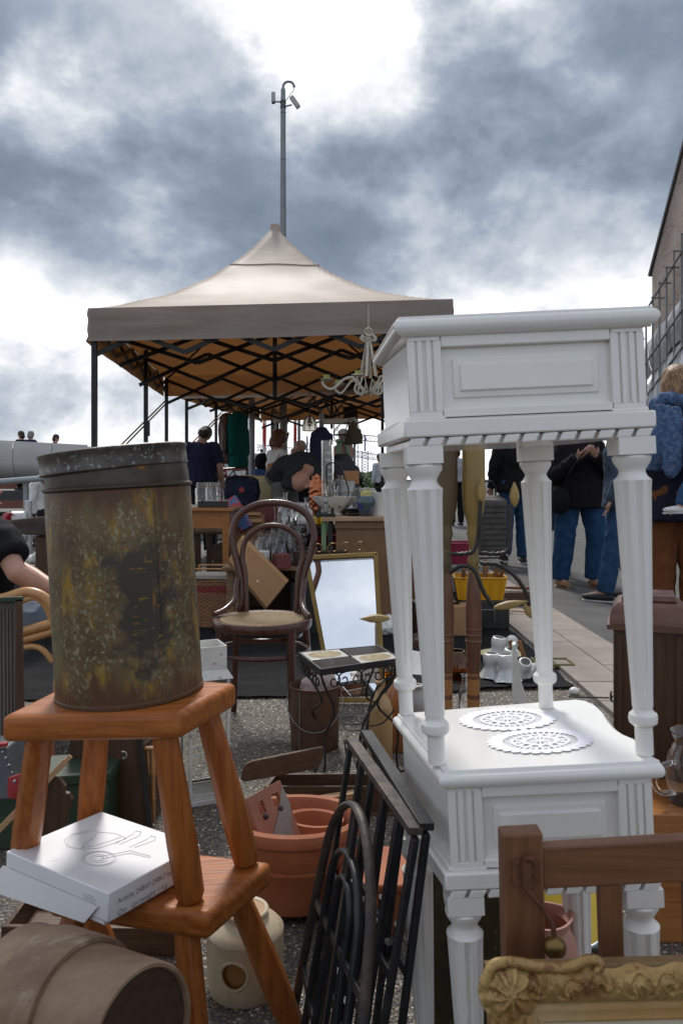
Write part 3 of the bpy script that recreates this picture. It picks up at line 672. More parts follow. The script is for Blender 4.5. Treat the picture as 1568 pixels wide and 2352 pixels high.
q = M(); q.hexa([(Xp(1175), -.014, 0), (Xp(1270), -.014, 0), (Xp(1270), .014, 0), (Xp(1175), .014, 0)], [(Xp(1147), -.014, Zp(1908)), (Xp(1240), -.014, Zp(1903)), (Xp(1240), .014, Zp(1903)), (Xp(1147), .014, Zp(1908))]); q.build('post', M_gate, gt, bevel=0.0025)
q = M(); q.hexa([(Xp(1243), -.009, Zp(2035)), (Xp(1700), -.009, Zp(2012)), (Xp(1700), .012, Zp(2012)), (Xp(1243), .012, Zp(2035))], [(Xp(1240), -.009, Zp(1942)), (Xp(1700), -.009, Zp(1914)), (Xp(1700), .012, Zp(1914)), (Xp(1240), .012, Zp(1942))]); q.build('rail', M_gatex, gt, bevel=0.002)
for (u0, u1, u2, u3) in ((1372, 1424, 1400, 1452), (1568, 1618, 1594, 1644)):
    q = M(); q.hexa([(Xp(u2 + 8), -.007, 0.02), (Xp(u3 + 8), -.007, 0.02), (Xp(u3 + 8), .009, 0.02), (Xp(u2 + 8), .009, 0.02)], [(Xp(u0), -.007, Zp(2028)), (Xp(u1), -.007, Zp(2026)), (Xp(u1), .009, Zp(2026)), (Xp(u0), .009, Zp(2028))]); q.build('slat', M_gate, gt, bevel=0.002)
q = M(); q.hexa([(Xp(1262), -.008, 0.03), (Xp(1720), -.008, 0.03), (Xp(1720), .010, 0.03), (Xp(1262), .010, 0.03)], [(Xp(1262), -.008, 0.09), (Xp(1720), -.008, 0.09), (Xp(1720), .010, 0.09), (Xp(1262), .010, 0.09)]); q.build('rail', M_gatex, gt, bevel=0.002)
q = M()
q.box((Xp(1183), -.0165, Zp(1990)), (27 * k, .004, 58 * k)); q.box((Xp(1217), -.0165, Zp(1988)), (25 * k, .004, 56 * k)); latch = q.build('latch_plate', M_rust, gt, bevel=0.001)
q = M(); q.tube(cr_path([(Xp(1198), -.019, Zp(1958)), (Xp(1206), -.024, Zp(1950)), (Xp(1212), -.021, Zp(1958))], 4), .004, 8); q.tube([(Xp(1199), -.021, Zp(1958)), (Xp(1201), -.022, Zp(2016))], .0062, 8); q.build('hinge_pin', M_rust, gt)
q = M(); q.tube(cr_path([(Xp(1199), -.022, Zp(2014)), (Xp(1206), -.025, Zp(2028)), (Xp(1230), -.027, Zp(2056)), (Xp(1250), -.029, Zp(2086)), (Xp(1255), -.030, Zp(2105)), (Xp(1257), -.030, Zp(2124))], 5), .0032, 8); q.build('latch_rod', M_rust, gt)
q = M(); q.ball((Xp(1258), -.030, Zp(2142)), 25 * k, 20, 14); q.build('ball_weight', M_brass, gt)
for (u, v) in ((1180, 1968), (1181, 1996), (1219, 1968), (1216, 1994)):
    q = M(); q.ball((Xp(u), -.0185, Zp(v)), (.0022, .0012, .0022), 8, 6); q.build('screw', M_rust, gt)

M_gilt = mat('worn_gilt_plaster', (0.25, 0.135, 0.042), 0.42, 0.3, col2=(0.44, 0.31, 0.12), scale=16, spots=(0.17, 0.075, 0.03), spot_scale=40, spot_amt=0.56, bump=0.5, bscale=120)
M_giltd = mat('gilt_ground', (0.155, 0.088, 0.035), 0.6, 0.1, col2=(0.24, 0.15, 0.065), scale=14, spots=(0.30, 0.105, 0.045), spot_scale=22, spot_amt=0.62, bump=0.5, bscale=140)
M_gilt2 = mat('gilt_moulding', (0.40, 0.235, 0.085), 0.45, 0.2, col2=(0.44, 0.31, 0.16), scale=12, bump=0.2)
M_linen = mat('linen_slip', (0.52, 0.47, 0.36), 0.9, col2=(0.57, 0.52, 0.41), scale=10, bump=0.3, bscale=400)
fY = 0.86; kf = fY / F
pf = thing('picture_frame', 'ornate carved gilt picture frame with pale linen, leaning at the bottom corner', 'picture frame', (0, 0, 0), (0, 0, 0))
fo = P(1098, 2196, fY); pf.location = (fo.x + 0.021, fo.y - 0.10, 0); hF = 0.531; pf.rotation_euler = (-0.19, TILT * .6, 0)
# local: x right, z up along the frame; outer top-left corner at (0, z = hF)
wF = 0.44; mw = 0.056
def profile_frame(x0, x1, z0, z1, prof, mtl, name, par, angle=35):
    q = M(); n = len(prof)
    corners = [(x0, z0, 1, 1), (x1, z0, -1, 1), (x1, z1, -1, -1), (x0, z1, 1, -1)]
    vs = []
    for (cx_, cz_, sx, sz) in corners: vs += [V((cx_ + sx * a, -b, cz_ + sz * a)) for a, b in prof]
    fs = [(c * n + i, c * n + i + 1, ((c + 1) % 4) * n + i + 1, ((c + 1) % 4) * n + i) for c in range(4) for i in range(n - 1)]
    q.add(vs, fs); return q.build(name, mtl, par, angle=angle)
profile_frame(0, wF, 0, hF, [(0, -.006), (0, .010), (.003, .013), (.010, .015), (.024, .012), (.034, .008), (.039, .007), (.039, -.006)], M_giltd, 'moulding', pf)
profile_frame(.036, wF - .036, .036, hF - .036, [(0, -.01), (0, .010), (.004, .0135), (.008, .0125), (.010, .008), (.016, .006), (.019, .009), (.022, .007), (.024, -.01)], M_gilt2, 'inner_moulding', pf)
q = M(); q.box((wF / 2, .004, hF / 2), (wF - .112, .006, hF - .112)); q.build('linen', M_linen, pf)
# carved relief: interlaced scrolls and leaves cut into the top and left members
def carve(s_, w_):
    """height of the carving at s_ along and w_ (-1..1) across the member"""
    h_ = 0.0; pitch = .036; k0 = math.floor(s_ / pitch)
    for k_ in (k0 - 1, k0, k0 + 1):
        fl = 1 if k_ % 2 else -1; dx_, dz_ = s_ - (k_ + .5) * pitch, (w_ - .22 * fl) * .0165; r_ = math.hypot(dx_, dz_); th_ = math.atan2(dz_, dx_) * fl
        h_ += (1 - abs(math.sin(th_ * 1.5 - r_ * 300))) ** 2 * math.exp(-(r_ / .0135) ** 2) * .0075 + .005 * math.exp(-(r_ / .004) ** 2)
    h_ += .0022 * (.5 + .5 * math.cos(s_ * 330 + w_ * 5)) * abs(w_) ** 1.5 + .0022 * abs(noise.noise(V((s_ * 210, w_ * 5, 2))))
    return h_
def relief(name, a_, b_, inw, W_, n=420, m=26):
    q = M(); a_, b_ = V(a_), V(b_); t_ = (b_ - a_); ln_ = t_.length; t_.normalize(); inw = V(inw)
    for i in range(n + 1):
        for j in range(m + 1):
            f = j / m; s_ = ln_ * i / n; prof_ = .014 + .009 * math.sin(math.pi * (f * .9 + .12))
            p = a_ + t_ * s_ + inw * (W_ * f + .0025 * math.sin(s_ * 137) * (1 - f)); p.y -= prof_ + carve(s_, f * 2 - 1) * min(1, f * 6, (1 - f) * 6); q.v.append(p)
    for i in range(n):
        for j in range(m): q.f.append([i * (m + 1) + j, i * (m + 1) + j + 1, (i + 1) * (m + 1) + j + 1, (i + 1) * (m + 1) + j]); q.mi.append(0)
    q.build(name, M_gilt, pf, angle=70)
relief('carved_member', (.03, 0, hF), (wF - .03, 0, hF), (0, 0, -1), .036); relief('carved_member', (0, 0, hF - .03), (0, 0, .03), (1, 0, 0), .036)
q = M()
for i in range(41):
    for j in range(41):
        x_, z_ = (i / 40 - .5) * .066, (j / 40 - .5) * .066; r_ = math.hypot(x_, z_); a_ = math.atan2(z_, x_); edge = max(0, 1 - (r_ / (.030 + .003 * math.cos(a_ * 9))) ** 4)
        h_ = .012 * edge + edge * (.006 * (.5 + .5 * math.cos(a_ * 9 + r_ * 90)) * min(1, r_ / .012) + .007 * math.exp(-(r_ / .009) ** 2)) + .0012 * noise.noise(V((x_ * 200, z_ * 200, 0)))
        q.v.append(V((.022 + x_, -.014 - h_, hF - .022 + z_)))
for i in range(40):
    for j in range(40):
        c_ = math.hypot((i - 19.5) / 40 * .066, (j - 19.5) / 40 * .066)
        if c_ < .0325: q.f.append([i * 41 + j, i * 41 + j + 1, (i + 1) * 41 + j + 1, (i + 1) * 41 + j]); q.mi.append(0)
q.build('corner_cartouche', M_gilt, pf, angle=70)
q = M(); q.tube(cr_path([(-.004, -.020, hF - .012), (.006, -.022, hF + .006), (.03, -.02, hF + .007), (.055, -.02, hF + .002), (.085, -.02, hF + .001), (.108, -.02, hF + .008), (.120, -.02, hF + .004), (.116, -.02, hF - .004)], 5), .0058, 8); q.build('crest_scroll', M_gilt, pf, angle=60)
# ================================================================ black iron grilles leaning on the lower white table
M_iron = mat('black_painted_iron', (0.022, 0.023, 0.026), 0.42, 0.5, col2=(0.040, 0.040, 0.042), scale=14, spots=(0.10, 0.055, 0.033), spot_scale=16, spot_amt=0.64, bump=0.3)
M_ironrust = mat('iron_rubbed_edge', (0.10, 0.075, 0.062), 0.6, 0.4, col2=(0.035, 0.033, 0.034), scale=22, bump=0.35)
def grille(label, bB, bF, tB, tF, verticals, arch, mtl_top, diag=True):
    """a leaning grille: back-bottom, front-bottom, back-top, front-top corners"""
    bB, bF, tB, tF = map(V, (bB, bF, tB, tF))
    t = thing('iron_grille', label, 'grille', ((bB + bF) / 2), world_coords=True, group='iron grilles leaning on the white table')
    nrm = (tB - bB).cross(bF - bB).normalized()
    def at(s, r): return (bB * (1 - s) + bF * s) * (1 - r) + (tB * (1 - s) + tF * s) * r
    w, d = .0155, .009
    def br(a, b, name, m=M_iron, ww=w, dd=d): q = M(); q.bar(a, b, dd, ww, (b - a).cross(nrm)); return q.build(name, m, t, bevel=.0008)
    if not arch:
        br(at(0, 1), at(1, 1), 'top_bar', mtl_top, .011, .022)
        br(at(0, 0), at(0, .985), 'stile'); br(at(1, 0), at(1, .985), 'stile')
    else:
        q = M(); pts = [at(0, 0), at(0, .45), at(0.02, .72)]
        for i in range(1, 10):
            a = math.pi * i / 10; pts.append(at(.5 - .48 * math.cos(a), .72 + .28 * math.sin(a)))
        pts += [at(.98, .72), at(1, .45), at(1, 0)]
        q.tube(cr_path(pts, 3), (.0085, .0058), 8, side=nrm); q.build('arched_bar', mtl_top, t, angle=50)
        for sc_ in (.62, .30):
            q = M(); q.tube([at(.5 - .48 * sc_, .12)] + [at(.5 - .48 * sc_ * math.cos(math.pi * i / 14), .70 + .24 * sc_ * math.sin(math.pi * i / 14)) for i in range(15)] + [at(.5 + .48 * sc_, .12)], (.0075, .005), 8, side=nrm); q.build('inner_arch', M_iron, t, angle=50)
    for s in verticals: br(at(s, .0), at(s, (.72 + .26 * math.sin(math.acos(max(-1, min(1, (.5 - s) / .48))))) if arch else .98), 'upright')
    br(at(0, .52), at(1, .60), 'cross_bar', M_iron, .016, .006); br(at(0, .24), at(1, .16), 'cross_bar', M_iron, .016, .006)
    for s in verticals:
        for r in (.52 + .08 * s, .24 - .08 * s):
            q = M(); p = at(s, r); q.tube([p + nrm * .016 - (tB - bB).normalized() * .018, p + nrm * .017, p + nrm * .016 + (tB - bB).normalized() * .018], (.006, .009), 8, side=nrm); q.build('collar', M_iron, t)
    return t

grille('black iron grille with rust-rubbed top edge, nearest the terracotta pot', (-0.060, 1.56, 0), (0.022, 1.16, 0), (0.018, 1.475, 0.560), (0.106, 1.120, 0.548), (.22, .40, .60, .80), False, M_ironrust)
grille('black iron grille pressed flat against the white table side', (-0.015, 1.585, 0), (0.058, 1.16, 0), (0.047, 1.500, 0.566), (0.122, 1.125, 0.552), (.2, .45, .7), False, M_iron)
grille('arched black iron grille in front of the two square ones', (-0.095, 1.53, 0), (-0.005, 1.04, 0), (-0.006, 1.42, 0.508), (0.058, 1.16, 0.508), (.5,), True, M_ironrust)
# ================================================================ middle ground, left of the grilles
M_terra = mat('terracotta', (0.275, 0.082, 0.035), 0.75, col2=(0.335, 0.115, 0.052), scale=7, bump=0.2, spots=(0.35, 0.19, 0.135), spot_scale=9, spot_amt=0.64)
M_stone = mat('cream_stoneware', (0.50, 0.42, 0.29), 0.4, col2=(0.40, 0.33, 0.225), scale=9, bump=0.2, spots=(0.27, 0.20, 0.13), spot_scale=16, spot_amt=0.62, coat=0.2)
M_glaze = mat('brown_glaze', (0.23, 0.105, 0.022), 0.3, col2=(0.32, 0.16, 0.04), scale=10, coat=0.4)
M_dwood = wood('dark_brown_wood', (0.050, 0.024, 0.013), (0.085, 0.042, 0.023), 0.45, 'z', 0.15)
M_dwoodx = wood('dark_brown_plank', (0.055, 0.028, 0.015), (0.10, 0.052, 0.028), 0.5, 'x', 0.1)
M_lath = wood('pale_lath', (0.30, 0.175, 0.085), (0.40, 0.26, 0.14), 0.6, 'x', 0)
M_grey = wood('grey_weathered_wood', (0.105, 0.088, 0.070), (0.19, 0.165, 0.14), 0.85, 'z', 0, bump=0.6)
M_black = mat('black_paint', (0.014, 0.013, 0.013), 0.5, col2=(0.026, 0.024, 0.023), scale=8, bump=0.15)
M_green = mat('dark_green_paint', (0.020, 0.038, 0.022), 0.5, col2=(0.035, 0.055, 0.03), scale=10, spots=(0.10, 0.09, 0.06), spot_scale=20, spot_amt=0.66, bump=0.3)
M_red = mat('red_paint', (0.30, 0.022, 0.026), 0.5, col2=(0.24, 0.02, 0.022), scale=20, bump=0.2)
M_rattan = mat('rattan_cane', (0.40, 0.185, 0.062), 0.4, col2=(0.50, 0.27, 0.10), scale=20, stretch=(1, 1, .4), bump=0.15, coat=0.3, spots=(0.22, 0.09, 0.03), spot_scale=14, spot_amt=0.66)
M_wire = mat('dark_iron_wire', (0.028, 0.027, 0.028), 0.45, 0.6, col2=(0.05, 0.045, 0.042), scale=30)
M_galv = mat('dull_steel', (0.28, 0.28, 0.28), 0.45, 0.8, col2=(0.20, 0.20, 0.20), scale=20)
M_bucket = mat('rusty_bucket_iron', (0.085, 0.043, 0.026), 0.65, 0.35, col2=(0.135, 0.072, 0.045), scale=9, spots=(0.17, 0.16, 0.15), spot_scale=7, spot_amt=0.66, bump=0.3)

# big terracotta pot with a tile and a smaller pot in it
pot = thing('flower_pot', 'large round terracotta flower pot holding a broken roof tile', 'flower pot', (-0.115, 1.955, 0), (-0.10, 0, 0))
q = M(); q.lathe([(0.105, 0.010), (0.113, 0.012), (0.122, 0.05), (0.135, 0.105), (0.137, 0.107), (0.138, 0.112), (0.137, 0.115), (0.139, 0.120), (0.141, 0.123), (0.149, 0.168), (0.157, 0.174), (0.168, 0.180), (0.172, 0.192), (0.168, 0.206), (0.158, 0.212), (0.148, 0.208), (0.142, 0.195), (0.138, 0.16), (0.110, 0.04), (0.001, 0.035)], 64); q.build('pot_wall', M_terra, pot)
q = M(); q.lathe([(0.1385, 0.138), (0.146, 0.139), (0.147, 0.143), (0.1415, 0.146)], 64); q.build('band', M_terra, pot)
inn = thing('flower_pot', 'smaller terracotta pot standing inside the large one', 'flower pot', (-0.075, 1.985, 0.040), (-0.10, 0.05, 0))
q = M(); q.lathe([(0.05, 0.0), (0.066, 0.12), (0.073, 0.122), (0.074, 0.150), (0.068, 0.152), (0.062, 0.148), (0.058, 0.12), (0.045, 0.01), (0.001, 0.01)], 40); q.build('pot_wall', M_terra, inn)
M_tile = mat('old_roof_tile', (0.33, 0.135, 0.085), 0.85, col2=(0.25, 0.12, 0.085), scale=8, bump=0.3)
M_mortar = mat('grey_mortar', (0.20, 0.18, 0.165), 0.95, col2=(0.26, 0.235, 0.21), scale=20, bump=0.5)
rt = thing('roof_tile', 'broken orange roof tile with grey mortar streak sticking out of the pot', 'roof tile', P(640, 1912, 1.90), world_coords=True)
A, B_, C_, D_ = P(566, 1835, 1.90), P(643, 1792, 1.97), P(692, 1918, 1.93), P(610, 1960, 1.86)
nT = (B_ - A).cross(D_ - A).normalized(); 
if nT.y > 0: nT = -nT
def tq(a, b): return (A * (1 - a) + B_ * a) * (1 - b) + (D_ * (1 - a) + C_ * a) * b
q = M()
# tile body with two square nib holes left open
xs = [0, .20, .38, .62, .82, 1]; ys = [0, .16, .38, 1]
for i in range(5):
    for j in range(3):
        if i in (1, 3) and j == 1: continue
        q.hexa([tq(xs[i], ys[j + 1]) - nT * .014, tq(xs[i + 1], ys[j + 1]) - nT * .014, tq(xs[i + 1], ys[j + 1]), tq(xs[i], ys[j + 1])], [tq(xs[i], ys[j]) - nT * .014, tq(xs[i + 1], ys[j]) - nT * .014, tq(xs[i + 1], ys[j]), tq(xs[i], ys[j])])
q.build('tile_body', M_tile, rt, smooth=False)
q = M(); q.prism([(0, 0), (1, 0), (1, 1), (0, 1)], 0, 1) if False else None
st = [(.98, .12), (.86, .22), (.72, .42), (.50, .62), (.30, .80), (.20, 1.0), (.78, 1.0), (.82, .80), (.92, .62), (1, .45)]
nn = len(st); q.add([tq(a, b) + nT * .0005 for a, b in st] + [tq(a, b) + nT * (.003 + .0015 * random.random()) for a, b in st], [tuple(range(nn, 2 * nn))] + [(i, (i + 1) % nn, nn + (i + 1) % nn, nn + i) for i in range(nn)]); q.build('mortar', M_mortar, rt, smooth=False)
for a in (.30, .73):
    q = M(); q.ball(tq(a, .44) + nT * .001, .007, 8, 6); q.build('peg_hole', M_black, rt)

# stoneware feeder with a round hole
M_hole = mat('dark_glaze_inside', (0.12, 0.05, 0.012), 0.4, coat=0.3)
fd = thing('stoneware_feeder', 'squat cream stoneware poultry feeder with round hole under the stools', 'feeder', (-0.199, 1.633, 0))
q = M(); n = 64; rO = 0.0795; hc, hr, hz = R(-100), 0.0275, 0.066
def jar_r(z): return rO - (0.0045 * max(0, (0.03 - z) / 0.03) ** 2) - (0.0015 * max(0, (z - 0.10) / 0.016) ** 2)
def jar_p(a, z): return V((math.cos(a) * jar_r(z), math.sin(a) * jar_r(z), z))
# wall between z = 0 and 0.116 as a polar patch round the hole plus the rest of the cylinder
da = 0.75; nseg = 40
rectp = []
for i in range(nseg):
    t = 2 * math.pi * i / nseg; cx_, cz_ = math.cos(t), math.sin(t); k_ = 1 / max(abs(cx_), abs(cz_))
    rectp.append((hc + cx_ * k_ * da, 0.058 + cz_ * k_ * 0.058))
holep = [(hc + math.cos(2 * math.pi * i / nseg) * hr / rO, hz + math.sin(2 * math.pi * i / nseg) * hr) for i in range(nseg)]
for lv in range(4):
    for i in range(nseg):
        j = (i + 1) % nseg
        def bl(k_, w): return jar_p(holep[k_][0] * (1 - w) + rectp[k_][0] * w, holep[k_][1] * (1 - w) + rectp[k_][1] * w)
        q.add([bl(i, lv / 4), bl(j, lv / 4), bl(j, (lv + 1) / 4), bl(i, (lv + 1) / 4)], [(0, 1, 2, 3)])
m_ = 36
for i in range(m_):
    a0_ = hc + da + (2 * math.pi - 2 * da) * i / m_; a1_ = hc + da + (2 * math.pi - 2 * da) * (i + 1) / m_
    for z_ in range(4): q.add([jar_p(a0_, .029 * z_), jar_p(a1_, .029 * z_), jar_p(a1_, .029 * (z_ + 1)), jar_p(a0_, .029 * (z_ + 1))], [(0, 1, 2, 3)])
q.build('jar_wall', M_stone, fd, angle=80)
q = M(); q.lathe([(0.078, 0.1155), (0.0795, 0.117), (0.079, 0.120), (0.070, 0.130), (0.056, 0.142), (0.047, 0.147), (0.045, 0.153), (0.0485, 0.158), (0.046, 0.161), (0.040, 0.159), (0.037, 0.148)], 48); q.build('shoulder', M_stone, fd)
q = M(); pts = [V((math.cos(hc + math.cos(t) * hr / rO) * (rO + .0005), math.sin(hc + math.cos(t) * hr / rO) * (rO + .0005), 0.066 + math.sin(t) * hr)) for t in [2 * math.pi * i / 40 for i in range(40)]]
q.tube(pts, .0032, 8, True); q.build('hole_rim', M_stone, fd)
q = M(); q.lathe([(0.001, .006), (0.070, .008), (0.073, .10), (0.05, .135), (0.042, .158)], 40); q.build('glazed_inside', M_glaze, fd)

# dark folding tray, slatted crate behind the pot
ct = thing('wooden_crate', 'low brown plank crate behind the terracotta pot', 'crate', (0, 0, 0), world_coords=True)
def plank(par, a, b, h, th, m, name='plank', lift=0):
    q = M(); a, b = V(a), V(b); q.bar(a + V((0, 0, lift + h / 2)), b + V((0, 0, lift + h / 2)), th, h); return q.build(name, m, par, bevel=.0015)
plank(ct, G(610, 1868), G(905, 1868), .085, .012, M_dwoodx); plank(ct, G(632, 1838) + V((0, 0, 0)), G(905, 1835), .085, .012, M_dwoodx)
plank(ct, G(610, 1868), G(632, 1838), .083, .012, M_dwood); plank(ct, G(905, 1868), G(905, 1835), .083, .012, M_dwood); plank(ct, G(620, 1852), G(905, 1852), .008, .16, M_dwoodx, 'base_board')
tr = thing('wooden_tray', 'dark rounded wooden board leaning over the crate', 'board', P(640, 1800, 2.4), world_coords=True)
q = M(); a0, a1 = P(552, 1790, 2.42), P(742, 1742, 2.55); up = V((0.02, .10, .995)); L_ = (a1 - a0)
pl2 = [(0, 0), (.04, -.012), (.93, -.030), (.98, -.01), (1.0, .022), (.99, .034), (.95, .036), (.12, .045), (.05, .040), (.015, .024)]
vs = [a0 + L_ * a + up * b for a, b in pl2]; nn = len(vs); back = V((0, .016, 0))
q.add(vs + [p + back for p in vs], [tuple(range(nn)), tuple(range(2 * nn - 1, nn - 1, -1))] + [(i, nn + i, nn + (i + 1) % nn, (i + 1) % nn) for i in range(nn)]); q.build('board', M_dwoodx, tr, bevel=.003)
q = M(); q.tube([P(655, 1828, 2.38), P(676, 1842, 2.36), P(690, 1862, 2.30)], .008, 8); q.build('handle', M_dwoodx, tr)
ld = thing('thin_board', 'thin dark board with pale edge lying across the crate', 'board', P(760, 1840, 2.3), world_coords=True)
q = M(); q.hexa([P(668, 1858, 2.24), P(812, 1836, 2.24), P(812, 1826, 2.36), P(668, 1846, 2.36)], [P(668, 1848, 2.24), P(812, 1823, 2.24), P(812, 1814, 2.36), P(668, 1838, 2.36)]); q.build('board', M_lath, ld, bevel=.001)
# terracotta trough glimpsed through the grilles
tg = thing('terracotta_trough', 'orange terracotta trough seen through the black grilles', 'trough', (0, 0, 0), world_coords=True)
a, b = G(800, 2150), G(925, 2150)
q = M(); w = .11
q.hexa([a, b, b + V((0, .15, 0)), a + V((0, .15, 0))], [a + V((-.012, -.012, w)), b + V((.012, -.012, w)), b + V((.012, .162, w)), a + V((-.012, .162, w))]); q.build('body', M_terra, tg, bevel=.004)
q = M(); q.box((a + b) / 2 + V((0, .075, w + .008)), (b.x - a.x + .045, .195, .018)); q.build('rim', M_terra, tg, bevel=.005)

# left: dark case, cane cabinet, green crate, travelling trunk, laths, weathered panel
dc = thing('wooden_case', 'dark brown upright wooden case behind the stool legs', 'case', (0, 0, 0), world_coords=True)
a, b = G(140, 1898), G(348, 1898)
q = M(); q.hexa([a, b, b + V((0.01, .16, 0)), a + V((0, .16, 0))], [a + V((.03, .02, .37)), b + V((-.045, .02, .37)), b + V((-.03, .15, .37)), a + V((.03, .15, .37))]); q.build('case_body', M_dwood, dc, bevel=.004)
q = M(); q.bar(b + V((-.004, -.004, .0)), b + V((-.049, .016, .368)), .014, .014); q.build('black_edge', M_black, dc, bevel=.001)
q = M(); q.tube(arc(P(283, 1735, 2.30), .010, -100, 120, 8), .0028, 6); q.build('hook', M_galv, dc)
bc = thing('cane_cabinet', 'small bamboo-edged cabinet standing beside the dark case', 'cabinet', (0, 0, 0), world_coords=True)
p0 = G(352, 1888); hgt = .225
q = M(); q.hexa([p0 + V((-.12, .012, .01)), p0 + V((-.012, .012, .01)), p0 + V((-.03, .20, .01)), p0 + V((-.12, .20, .01))], [p0 + V((-.12, .012, hgt)), p0 + V((-.012, .012, hgt)), p0 + V((-.03, .20, hgt)), p0 + V((-.12, .20, hgt))]); q.build('panel', M_dwood, bc)
for e0, e1, nm in (((0, 0, 0), (0, 0, hgt), 'post'), ((-.018, .19, 0), (-.018, .19, hgt), 'post'), ((0, 0, hgt), (-.018, .20, hgt), 'rail'), ((-.13, 0, hgt), (.005, 0, hgt), 'rail'), ((-.018, .006, .0), (-.018, .006, hgt), 'cane'), ((-.03, .006, .0), (-.03, .006, hgt), 'cane')):
    q = M(); a_, b_ = p0 + V(e0), p0 + V(e1); q.tube([a_ + (b_ - a_) * t for t in (0, .3, .32, .34, .64, .66, .68, 1)], [.0065, .0065, .008, .0065, .0065, .008, .0065, .0065], 8); q.build(nm, M_rattan, bc)
gc = thing('green_chest', 'dark green chipped wooden chest behind the stool legs', 'chest', (0, 0, 0), world_coords=True)
a, b = G(-60, 1960), G(248, 1930)
q = M(); q.hexa([a, b, b + V((0, .17, 0)), a + V((0, .17, 0))], [a + V((0, 0, .17)), b + V((0, 0, .17)), b + V((0, .17, .17)), a + V((0, .17, .17))]); q.build('chest_body', M_green, gc, bevel=.004)
q = M(); q.hexa([a + V((0, -.008, .171)), b + V((.010, -.008, .171)), b + V((.010, .18, .171)), a + V((0, .18, .171))], [a + V((0, -.008, .20)), b + V((.010, -.008, .20)), b + V((.006, .18, .20)), a + V((0, .18, .20))]); q.build('lid', M_green, gc, bevel=.004)
tk = thing('travel_chest', 'black riveted trunk with red corners at the picture edge', 'trunk', (0, 0, 0), world_coords=True)
M_trunk = mat('black_vulcan_fibre', (0.035, 0.038, 0.045), 0.5, col2=(0.06, 0.065, 0.075), scale=12, bump=0.25)
c0, c1, c2, c3 = P(-90, 1722, 1.95), P(16, 1716, 1.95), P(46, 1800, 1.90), P(40, 1838, 1.90)
bk = V((0, .10, 0))
q = M(); q.hexa([P(-90, 1846, 1.90), c3, c3 + bk, P(-90, 1846, 1.90) + bk], [c0, c1, c1 + bk, c0 + bk]); tb = q.build('trunk_body', M_trunk, tk, bevel=.006)
q = M(); q.bar(P(-90, 1715, 1.945), P(17, 1710, 1.945), .014, .010); q.build('red_edge', M_red, tk, bevel=.002)
q = M(); q.tube([P(34, 1782, 1.895), P(40, 1806, 1.892), P(34, 1832, 1.892)], [(.016, .010), (.024, .013), (.018, .010)], 10, side=(1, 0, 0)); q.build('red_corner', M_red, tk)
for u, v in ((6, 1728), (13, 1742), (20, 1759), (27, 1776), (33, 1796)):
    q = M(); q.ball(P(u, v, 1.93 if v < 1780 else 1.873), .0042, 8, 6); q.build('rivet', M_galv, tk)
wp = thing('weathered_panel', 'grey weathered carved wooden panel with dark edge at the picture edge', 'panel', (0, 0, 0), world_coords=True)
YW = 2.30
q = M(); q.hexa([P(-80, 1925, YW), P(44, 1925, YW), P(44, 1925, YW) + V((0, .03, 0)), P(-80, 1925, YW) + V((0, .03, 0))], [P(-80, 1382, YW), P(36, 1382, YW), P(36, 1382, YW) + V((0, .03, 0)), P(-80, 1382, YW) + V((0, .03, 0))]); q.build('panel_face', M_grey, wp)
q = M()
for i in range(14):
    u = -70 + i * 8.2; q.bar(P(u, 1735, YW) + V((0, -.002, 0)), P(u - 2, 1400, YW) + V((0, -.002, 0)), .0042, .006)
q.build('reeding', M_grey, wp, kind='stuff')
q = M(); q.hexa([P(40, 1930, YW - .03), P(62, 1930, YW - .03), P(62, 1930, YW + .05), P(40, 1930, YW + .05)], [P(34, 1376, YW - .03), P(52, 1376, YW - .03), P(52, 1376, YW + .05), P(34, 1376, YW + .05)]); q.build('edge_stile', M_dwood, wp, bevel=.002)
q = M(); q.hexa([P(-80, 1386, YW - .03), P(54, 1383, YW - .03), P(54, 1383, YW + .06), P(-80, 1386, YW + .06)], [P(-80, 1374, YW - .03), P(54, 1370, YW - .03), P(54, 1370, YW + .06), P(-80, 1374, YW + .06)]); q.build('mossy_top', M_green, wp, bevel=.003)
lt = thing('wooden_lath', 'pale pointed wooden lath slanting behind the stool leg', 'lath', (0, 0, 0), world_coords=True)
q = M(); a_, b_ = P(-20, 1925, 1.80), P(152, 1748, 1.88); q.bar(a_, b_, .014, .026, (0, -1, 0)); q.bar(b_, P(163, 1737, 1.885), .010, .018, (0, -1, 0)); q.build('stick', M_lath, lt, bevel=.001)
sb = thing('scalloped_board', 'dark brown scalloped shelf board standing behind the white box', 'board', (0, 0, 0), world_coords=True)
out = [(88, 1960), (100, 1830), (122, 1788), (136, 1790), (150, 1808), (147, 1822), (158, 1824), (166, 1838), (160, 1862), (152, 1880), (150, 1960)]
vs = [P(u, v, 1.86) for u, v in out]; nn = len(vs); q = M(); q.add(vs + [p + V((0, .014, 0)) for p in vs], [tuple(range(nn)), tuple(range(2 * nn - 1, nn - 1, -1))] + [(i, nn + i, nn + (i + 1) % nn, (i + 1) % nn) for i in range(nn)]); q.build('board', M_dwood, sb, bevel=.001)
M_pink = mat('faded_red_cloth_board', (0.34, 0.115, 0.085), 0.7, col2=(0.42, 0.17, 0.13), scale=8, bump=.2)
bk_ = thing('red_board', 'faded red board with pale rim behind the stool leg', 'board', (0, 0, 0), world_coords=True)
q = M(); q.hexa([P(62, 1750, 2.6), P(130, 1750, 2.6), P(130, 1750, 2.62), P(62, 1750, 2.62)], [P(56, 1640, 2.62), P(116, 1640, 2.62), P(116, 1640, 2.64), P(56, 1640, 2.64)]); q.build('board', M_pink, bk_, bevel=.002)
q = M(); q.bar(P(58, 1755, 2.595), P(133, 1753, 2.595), .02, .010); q.build('rim', M_lath, bk_, bevel=.001)
